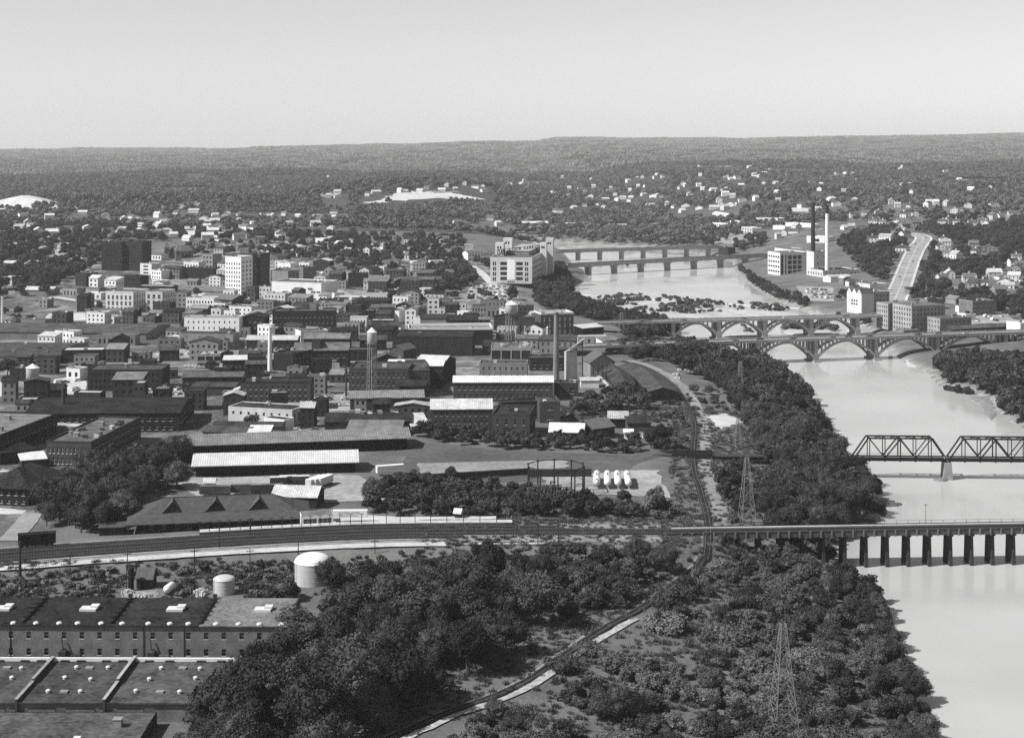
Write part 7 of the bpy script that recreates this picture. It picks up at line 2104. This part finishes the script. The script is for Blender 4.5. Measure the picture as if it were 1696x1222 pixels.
TREES, SHRUBS, LOOSE = [], [], {'mid': [], 'bush': []}
def zone(poly, sp, h0, h1, label, group, kinds=('round', 'sparse', 'wide', 'tall', 'sparse'), bush=0.0, bh=(1.5, 4), pad=0.0, dens=1.0, river_gap=0.5, clear=()):
    X, Y, D, I = scatter(poly, sp)
    for x, y, d, ins in zip(X, Y, D, I):
        if (ins and river_gap is not None) or (river_gap is not None and d < river_gap): continue
        if rng.random() > dens or not is_free(x, y, pad): continue
        px, py = proj(x, y, ground(x, y))
        if any(((px-c[0])/c[2])**2+((py-c[1])/c[3])**2 < 1 for c in clear): continue
        if rng.random() < bush: SHRUBS.append((x, y, rng.uniform(*bh), label[1], group[1]))
        else: TREES.append((x, y, rng.uniform(h0, h1)*rng.uniform(0.85, 1.12), label[0], group[0], random.choice(kinds)))
def single(px, py, h, label, group, kind='round'):
    b = P(px, py); TREES.append((b.x, b.y, h, label, group, kind))

zone([(330,1262),(395,1190),(440,1130),(530,1090),(560,1045),(640,1005),(740,978),(850,985),(905,1030),(885,1072),(800,1122),(690,1178),(590,1222),(540,1262)], 9.4, 11, 18.0,
     ('tall dark broadleaf tree in the dense wood beside the warehouses', 'leafy shrub at the edge of the dense wood'), ('trees of the wood beside the warehouses', 'shrubs at the wood edge'), kinds=('round', 'wide', 'sparse', 'tall', 'wide'), bush=0.1)
zone([(258,1310),(300,1240),(372,1215),(425,1180),(545,1262),(520,1310)], 7.5, 8, 13, ('broad dark tree in front of the low warehouse end', 'leafy shrub by the low warehouse end'), ('trees by the low warehouse end', 'shrubs by the low warehouse'), kinds=('round', 'wide'))
zone([(400,990),(480,985),(560,975),(700,948),(900,928),(1108,925),(1115,950),(1040,1000),(985,1022),(930,1020),(850,982),(740,975),(640,1000),(545,1030),(525,1012)], 5.0, 4.5, 8.0,
     ('small tree in the scrub between the tracks and the spur line', 'dense shrub between the tracks and the spur line'), ('small trees below the tracks', 'shrubs below the tracks'), bush=0.55, bh=(2, 4.5))
zone([(690,1262),(885,1142),(1012,1058),(1130,978),(1185,938),(1385,950),(1440,985),(1468,1050),(1495,1120),(1525,1200),(1542,1262)], 4.3, 3.5, 6.0,
     ('slender young tree in the riverside scrub', 'leafy shrub in the scrub around the near pylon'), ('young trees in the riverside scrub', 'shrubs around the near pylon'), bush=0.84, bh=(0.8, 4.8), dens=0.8, kinds=('tall', 'tall', 'round'), clear=((1105, 1085, 70, 36), (945, 1200, 90, 28), (1130, 1180, 40, 18), (1230, 1090, 30, 22), (1000, 1062, 30, 20), (1297, 1200, 26, 16), (1180, 1000, 26, 16)))
zone([(1392,955),(1440,985),(1470,1050),(1500,1120),(1530,1195),(1545,1262),(1500,1262),(1460,1150),(1430,1060),(1390,990)], 5.0, 5.5, 9.0,
     ('round bank tree leaning over the river below the viaduct', 'low shrub on the near river bank'), ('bank trees below the viaduct', 'shrubs on the near bank'), bush=0.2, bh=(2, 4), river_gap=0.2)
zone([(-40,952),(200,940),(480,926),(720,914),(720,938),(560,962),(482,978),(480,1000),(-40,996)], 4.2, 3, 4.5,
     ('small tree in the scrub below the gravel road', 'shrub in the scrub below the gravel road'), ('small trees below the gravel road', 'shrubs below the gravel road'), bush=0.93, bh=(1.0, 2.8), dens=0.85, clear=((365, 988, 34, 14), (514, 978, 40, 14), (235, 985, 40, 12)))
zone([(600,862),(1110,862),(1116,838),(1065,840),(960,838),(860,820),(740,806),(610,802)], 5.2, 4.5, 8.0,
     ('bushy tree in the band behind the railway tracks', 'shrub in the tree band behind the railway'), ('tree band behind the railway', 'shrubs behind the railway'), bush=0.3, bh=(2, 4), clear=((715, 866, 90, 7),))
zone([(690,716),(760,724),(900,728),(1000,735),(1118,742),(1128,753),(1050,752),(900,748),(760,738),(690,733)], 5.2, 4.0, 7.5,
     ('bushy tree in front of the brick mills', 'shrub in front of the brick mills'), ('trees in front of the brick mills', 'shrubs in front of the brick mills'), bush=0.3, bh=(2, 4))
zone([(1275,775),(1262,742),(1250,716),(1185,640),(1105,602),(1120,582),(1190,594),(1262,610),(1302,634),(1342,674),(1360,715),(1374,750),(1396,775),(1330,770),(1260,772)], 6.2, 8, 12.5,
     ('dense round tree in the river wood between the truss and arch bridges', 'shrub in the river wood'), ('river wood above the truss bridge', 'shrubs in the river wood'), bush=0.1, bh=(3, 5))
zone([(1270,868),(1280,790),(1300,774),(1396,776),(1424,805),(1462,850),(1440,868),(1385,896),(1300,896)], 6.2, 8, 12.0,
     ('dense bank tree between the viaduct and the truss bridge', 'shrub on the bank between the bridges'), ('bank trees between the bridges', 'shrubs between the bridges'), bush=0.1, bh=(3, 5))
zone([(1180,868),(1172,810),(1165,776),(1270,776),(1275,868)], 5.0, 4, 7.0,
     ('small tree in the scrub by the middle pylon', 'shrub in the scrub by the middle pylon'), ('small trees by the middle pylon', 'shrubs by the middle pylon'), bush=0.7, bh=(1.5, 3.5), dens=0.8, clear=((1240, 872, 22, 14),))
zone([(1190,930),(1200,900),(1380,900),(1386,945),(1300,955)], 5.0, 4, 7,
     ('small tree growing under the viaduct', 'shrub growing under the viaduct'), ('small trees under the viaduct', 'shrubs under the viaduct'), bush=0.6, bh=(2, 4))
zone([(1560,636),(1600,642),(1650,658),(1668,690),(1696,704),(1760,722),(1760,640),(1690,606),(1620,600),(1556,606)], 6.4, 8, 12,
     ('dense round tree on the right river bank below the arch bridge', 'shrub on the right river bank'), ('trees on the right bank', 'shrubs on the right bank'), bush=0.1, bh=(2, 4), river_gap=0.2)
zone([(1560,640),(1612,652),(1606,660),(1560,650)], 5, 4, 6, ('low tree on the spit by the right bank', 'shrub on the spit'), ('trees on the spit', 'shrubs on the spit'), river_gap=None, bush=0.3)
zone([(58,882),(62,850),(130,802),(190,772),(300,762),(318,790),(300,812),(215,852),(200,884)], 7.0, 8, 13.0,
     ('large dark tree in the grove left of the depot', 'shrub in the grove by the depot'), ('grove left of the depot', 'shrubs by the depot'), pad=1.0)
zone([(1160,600),(1060,600),(1000,585),(1030,572),(1120,572),(1190,590)], 6.0, 5, 8,
     ('tree beside the south end of the long arch bridge', 'shrub by the arch bridge end'), ('trees by the arch bridge end', 'shrubs by the arch bridge end'), bush=0.3, bh=(2, 4))
zone([(1100,745),(1080,690),(1120,660),(1180,640),(1240,700),(1180,735)], 6.5, 3, 6, ('small tree beside the white sand patch', 'shrub beside the white sand patch'), ('trees by the sand patch', 'shrubs by the sand patch'), bush=0.85, bh=(1.2, 3), dens=0.7, clear=((1203, 716, 44, 16),))
zone([(960,690),(1080,680),(1060,640),(1010,655),(960,670)], 7, 6, 9, ('yard tree between the brick mills and the curved sheds', 'shrub by the curved sheds'), ('yard trees by the curved sheds', 'shrubs by the curved sheds'), dens=0.6)
single(1082, 852, 10.5, 'drooping willow beside the white gas tanks', 'willow', 'willow'); TREES[-1] = TREES[-1][:4]+(None, 'willow')
single(748, 795, 7.0, 'round dark tree standing before the black retaining wall', None, 'round')
single(622, 838, 9.5, 'dark tree beside the white lettered trailer', None, 'wide')
single(1035, 1196, 9.0, 'broad tree standing alone in the scrub beside the spur path', None, 'wide')
single(1000, 1190, 6.5, 'smaller tree close to the broad lone tree in the scrub', None, 'round')
for q_ in ((1092, 1016, 5.0), (1112, 1000, 5.5), (1130, 986, 4.5)): single(q_[0], q_[1], q_[2], 'small leafy tree hiding a stretch of the spur track', 'small trees hiding the spur', 'wide')
single(820, 1190, 5.5, 'rounded low tree at the edge of the spur path', None, 'round')
single(795, 938, 9.5, 'dark pointed tree rising above the scrub below the tracks', None, 'tall')
single(1098, 742, 13.0, 'tall feathery tree beside the spur track', None, 'tall')
single(1078, 742, 10.5, 'feathery tree left of the tall one beside the spur', None, 'round')
single(848, 496, 12.5, 'single dark tree in the fabric mill car park', None, 'round')
single(12, 622, 12.0, 'round dark tree in the left yard beside the auction house', None, 'wide')
single(205, 648, 8.0, 'dark tree beside the brick factory with paired windows', None, 'round')
single(350, 614, 7.5, 'dark tree in front of the open parking deck', None, 'wide')
# mid-distance woods, too many to count
MIDPTS = []
def wood(poly, sp, h0, h1, dens=1.0, bush=0.0, gap=2.0, pad=0.0, key='mid'):
    X, Y, D, I = scatter(poly, sp)
    for x, y, d, ins in zip(X, Y, D, I):
        if gap is not None and (ins or d < gap): continue
        if rng.random() > dens or not is_free(x, y, pad): continue
        MIDPTS.append((x, y, rng.uniform(h0, h1), rng.random() < bush, key))
def island(poly, sp, h0, h1, dens=1.0):
    X, Y, D, I = scatter(poly, sp)
    for x, y in zip(X, Y):
        if rng.random() < dens and lump(x, y, 46, 4) > -0.12: MIDPTS.append((x, y, rng.uniform(h0, h1), True, 'isl'))
wood([(880,500),(948,494),(1000,518),(1060,531),(1118,545),(1126,560),(1040,566),(1028,545),(960,525),(900,512)], 6.5, 6, 10)
wood([(886,472),(925,442),(944,470),(944,488),(892,498)], 7.5, 8, 12)
wood([(1222,446),(1262,470),(1300,488),(1340,500),(1335,514),(1290,499),(1245,472)], 6.5, 4, 8, gap=0.5)
wood([(1378,522),(1440,535),(1450,560),(1460,575),(1440,552),(1400,532)], 6.5, 5, 9, gap=0.3)
wood([(700,452),(790,438),(812,442),(800,466),(740,488),(700,492)], 9, 8, 12, 0.8)
wood([(1388,488),(1440,484),(1450,492),(1400,500),(1388,504)], 8, 5, 8)
wood([(1428,452),(1470,470),(1478,504),(1600,500),(1640,520),(1760,548),(1760,360),(1440,380),(1385,405)], 9.0, 5.5, 10.5, 0.86, key='hill')
wood([(-80,500),(0,495),(90,490),(100,470),(170,440),(170,405),(-80,405)], 13, 8, 13, 0.85)
wood([(-80,405),(170,402),(430,400),(560,430),(640,440),(760,432),(770,400),(560,392),(420,386),(-80,360)], 15, 8, 12, 0.7)
wood([(300,430),(420,420),(560,440),(600,470),(640,470),(660,440),(760,440),(760,425),(560,425),(420,405),(300,410)], 15, 7, 11, 0.7)
wood([(455,500),(560,492),(560,510),(455,508)], 11, 4, 7, 0.6)
wood([(640,500),(720,480),(760,495),(700,505)], 10, 6, 9, 0.7)
wood([(-40,548),(60,540),(60,520),(-40,512)], 14, 6, 9, 0.5)
wood([(940,400),(1200,408),(1210,396),(1180,388),(1000,398)], 11, 7, 11, 0.5)
wood([(1215,420),(1270,405),(1260,395),(1215,405)], 10, 8, 12, 0.7)
wood([(120,560),(300,560),(560,540),(560,480),(300,470),(120,500)], 26, 5, 9, 0.6)
wood([(560,540),(800,530),(860,500),(700,460),(560,480)], 22, 5, 9, 0.6)
wood([(0,720),(300,640),(560,640),(560,720),(300,720)], 30, 5, 8, 0.5)
island([(985,498),(1060,493),(1130,499),(1200,508),(1236,519),(1160,526),(1070,521),(1000,512)], 5.0, 1.8, 5.0, 0.62)
island([(1300,541),(1368,542),(1396,555),(1340,559),(1292,550)], 5, 3, 6.5, 0.8)
island([(1185,547),(1258,544),(1290,552),(1240,558)], 6, 1.5, 3.5, 0.55)
island([(1215,505),(1300,513),(1326,520),(1262,523)], 6, 2, 4.5, 0.75)
island([(1034,444.5),(1058,443),(1060,446.5),(1038,448)], 5, 2, 4, 0.8)

# --- place individuals: the 300 largest trees and the 300 largest shrubs; the rest as one mass each
def view_size(t): return t[2]/t[1]
def placeable(t):
    px, py = proj(t[0], t[1], ground(t[0], t[1])+t[2]*0.5)
    return -40 < px < 1740 and py < 1290
TREES.sort(key=lambda t: (not placeable(t), -view_size(t)))
SHRUBS.sort(key=lambda t: (not placeable(t), -view_size(t)))
keep = [t for t in TREES if t[4] is None]
rest = [t for t in TREES if t[4] is not None]
singles = keep+rest[:300-len(keep)]; loose_trees = rest[300-len(keep):]
for (x, y, h, lab, grp, kind) in singles:
    z = ground(x, y)
    s = h*random.uniform(0.92, 1.12)
    root = empty('tree', (x, y, z-0.15), random.uniform(0, 6.28), lab, 'tree', grp)
    root.scale = (s*random.uniform(0.82, 1.25), s*random.uniform(0.82, 1.25), h*random.uniform(0.85, 1.1))
    link('trunk', random.choice(TRUNKS), root)
    link('crown', random.choice(NEAR[kind]), root)
for (x, y, h, lab, grp) in SHRUBS[:300]:
    o = link('shrub', random.choice(NEAR['bush']), None, (x, y, ground(x, y)-0.1), random.uniform(0, 6.28))
    s = h*random.uniform(0.9, 1.5); o.scale = (s, s, h)
    tag(o, lab, 'shrub', grp)

def instancer(name, label, pts, meshes, kind='stuff'):
    """one object whose points carry copies of the given meshes; pts rows: x, y, z, sx, sz, variant"""
    if len(pts) == 0: return
    pts = np.asarray(pts, float)
    coll = bpy.data.collections.new(name+'_sources')
    for k, me_ in enumerate(meshes):
        o = bpy.data.objects.new('%s_%02d' % (name, k), me_); coll.objects.link(o)
    me = bpy.data.meshes.new(name); me.vertices.add(len(pts)); me.vertices.foreach_set('co', pts[:, :3].astype(np.float32).reshape(-1))
    a = me.attributes.new('sc', 'FLOAT_VECTOR', 'POINT'); a.data.foreach_set('vector', np.stack([pts[:, 3], pts[:, 3], pts[:, 4]], -1).astype(np.float32).reshape(-1))
    a = me.attributes.new('rot', 'FLOAT_VECTOR', 'POINT'); a.data.foreach_set('vector', np.stack([np.zeros(len(pts)), np.zeros(len(pts)), rng.uniform(0, 6.28, len(pts))], -1).astype(np.float32).reshape(-1))
    a = me.attributes.new('vi', 'INT', 'POINT'); a.data.foreach_set('value', pts[:, 5].astype(np.int32))
    o = link(name, me)
    ng = bpy.data.node_groups.new(name+'_nodes', 'GeometryNodeTree')
    ng.interface.new_socket('Geometry', in_out='INPUT', socket_type='NodeSocketGeometry'); ng.interface.new_socket('Geometry', in_out='OUTPUT', socket_type='NodeSocketGeometry')
    N = ng.nodes.new; L = ng.links.new
    gi, go = N('NodeGroupInput'), N('NodeGroupOutput')
    ci = N('GeometryNodeCollectionInfo'); ci.inputs['Collection'].default_value = coll; ci.inputs['Separate Children'].default_value = True; ci.inputs['Reset Children'].default_value = True
    ip = N('GeometryNodeInstanceOnPoints'); ip.inputs['Pick Instance'].default_value = True
    def attr(nm, typ):
        n = N('GeometryNodeInputNamedAttribute'); n.data_type = typ; n.inputs['Name'].default_value = nm; return n.outputs['Attribute']
    L(gi.outputs[0], ip.inputs['Points']); L(ci.outputs[0], ip.inputs['Instance'])
    L(attr('vi', 'INT'), ip.inputs['Instance Index']); L(attr('sc', 'FLOAT_VECTOR'), ip.inputs['Scale'])
    L(attr('rot', 'FLOAT_VECTOR'), ip.inputs['Rotation']); L(ip.outputs[0], go.inputs[0])
    md = o.modifiers.new('copies', 'NODES'); md.node_group = ng
    return tag(o, label, kind=kind)

def rows(lst, nvar, hidx=2, wide=1.05):
    a = np.array([(t[0], t[1], t[hidx]) for t in lst], float)
    z = ground_arr(a[:, 0], a[:, 1])
    return np.stack([a[:, 0], a[:, 1], z-0.15, a[:, 2]*wide*rng.uniform(0.9, 1.2, len(a)), a[:, 2], rng.integers(0, nvar, len(a))], -1)
mid_meshes = MID['round']+MID['wide']
if loose_trees: instancer('riverside_wood', 'dense broadleaf wood along the river banks', rows(loose_trees, len(mid_meshes)), mid_meshes)
instancer('undergrowth', 'thick low undergrowth of leafy shrubs', rows(SHRUBS[300:], 3, wide=1.2), MID['bush'])
mt = [t for t in MIDPTS if not t[3]]; mb_ = [t for t in MIDPTS if t[3]]
instancer('town_trees', 'broadleaf trees scattered through town and up the hillside', rows(mt, len(mid_meshes)), mid_meshes)
r_ = rows(mb_, 3, wide=1.15); r_[:, 2] = np.maximum(r_[:, 2], 0.2)
instancer('island_scrub', 'scrub covering the sand bars in the river', r_, MID['bush'])
# weeds over the rough ground close by
nW = 44000
X = rng.uniform(-175, 190, nW); Y = rng.uniform(335, 780, nW)
D, I = seg_dist(X, Y, river_xy)
px = CX+F*X/Y; py = YH+F*(HC-ground_arr(X, Y))/Y
ok = (~I) & (D > 1) & ~((px < 690) & (py < 930)) & ~((px < 480) & (py > 1000)) & (px > -20) & (px < 1720) & ~((px < 1110) & (py > 700) & (py < 838))
W = [(x, y, h) for x, y, h, o in zip(X, Y, rng.uniform(0.5, 1.5, nW), ok) if o and is_free(x, y, -0.4)]
instancer('weeds', 'rank grass and weeds over rough ground', rows(W, 3, wide=1.3), WEEDS)
# far forest: single crowns to five kilometres, then clumps
ptsF = []
y = 2080.0
far_rows = []
while y < 5300:
    sp = 11.0+3.0*(y-2080)/3200
    xs = np.arange(-0.37*y-60, 0.37*y+60, sp)
    far_rows.append(np.stack([xs+rng.uniform(-0.48, 0.48, len(xs))*sp, y+rng.uniform(-0.48, 0.48, len(xs))*sp], -1))
    y += sp*0.9
fp = np.concatenate(far_rows)
D, I = seg_dist(fp[:, 0], fp[:, 1], river_xy)
pxf = CX+F*fp[:, 0]/fp[:, 1]
dens = np.where((pxf > 560) & (pxf < 1500) & (fp[:, 1] < 2500), 0.75, 0.97)
dens = np.where((pxf < 560) & (fp[:, 1] < 2700), 0.72, dens)
dens *= 0.8+0.35*(lump(fp[:, 0], fp[:, 1], 260, 3)+0.6)
ok = (~I) & (D > 5) & (rng.random(len(fp)) < dens)
ptsF = [(p[0], p[1], h) for p, h, o in zip(fp, rng.uniform(6.5, 12.0, len(fp)), ok) if o and is_free(p[0], p[1], 3.0)]
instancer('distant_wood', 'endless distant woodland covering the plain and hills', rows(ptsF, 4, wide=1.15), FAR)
cl = []
y = 5250.0
while y < 14000:
    sp = 44+70*(y-5250)/8700
    xs = np.arange(-0.38*y-100, 0.38*y+100, sp)
    for x in xs: cl.append((x+rng.uniform(-0.4, 0.4)*sp, y+rng.uniform(-0.4, 0.4)*sp, sp))
    y += sp*0.85
cl = [c for c in cl if rng.random() < 0.93]
a = np.array(cl); z = ground_arr(a[:, 0], a[:, 1])
instancer('skyline_forest', 'hazy forest out to the skyline ridge', np.stack([a[:, 0], a[:, 1], z-1.0, a[:, 2]*1.15, np.full(len(a), 44.0)+0.2*a[:, 2], rng.integers(0, 4, len(a))], -1), CLUMPS)

# ------------------------------------------------------------------ haze
hz = MB(); hz.box(-9000, -600, -14, 9000, 17400, 290)
hm = bpy.data.materials.new('summer_haze'); hm.use_nodes = True
nt = hm.node_tree; nt.nodes.clear()
pv = nt.nodes.new('ShaderNodeVolumePrincipled'); pv.inputs['Color'].default_value = (0.92, 0.92, 0.92, 1); pv.inputs['Density'].default_value = 0.00004; pv.inputs['Anisotropy'].default_value = 0.1
mo = nt.nodes.new('ShaderNodeOutputMaterial'); nt.links.new(pv.outputs[0], mo.inputs['Volume'])
tag(hz.build('haze', hm), 'pale summer haze filling the air over the whole valley', kind='stuff')
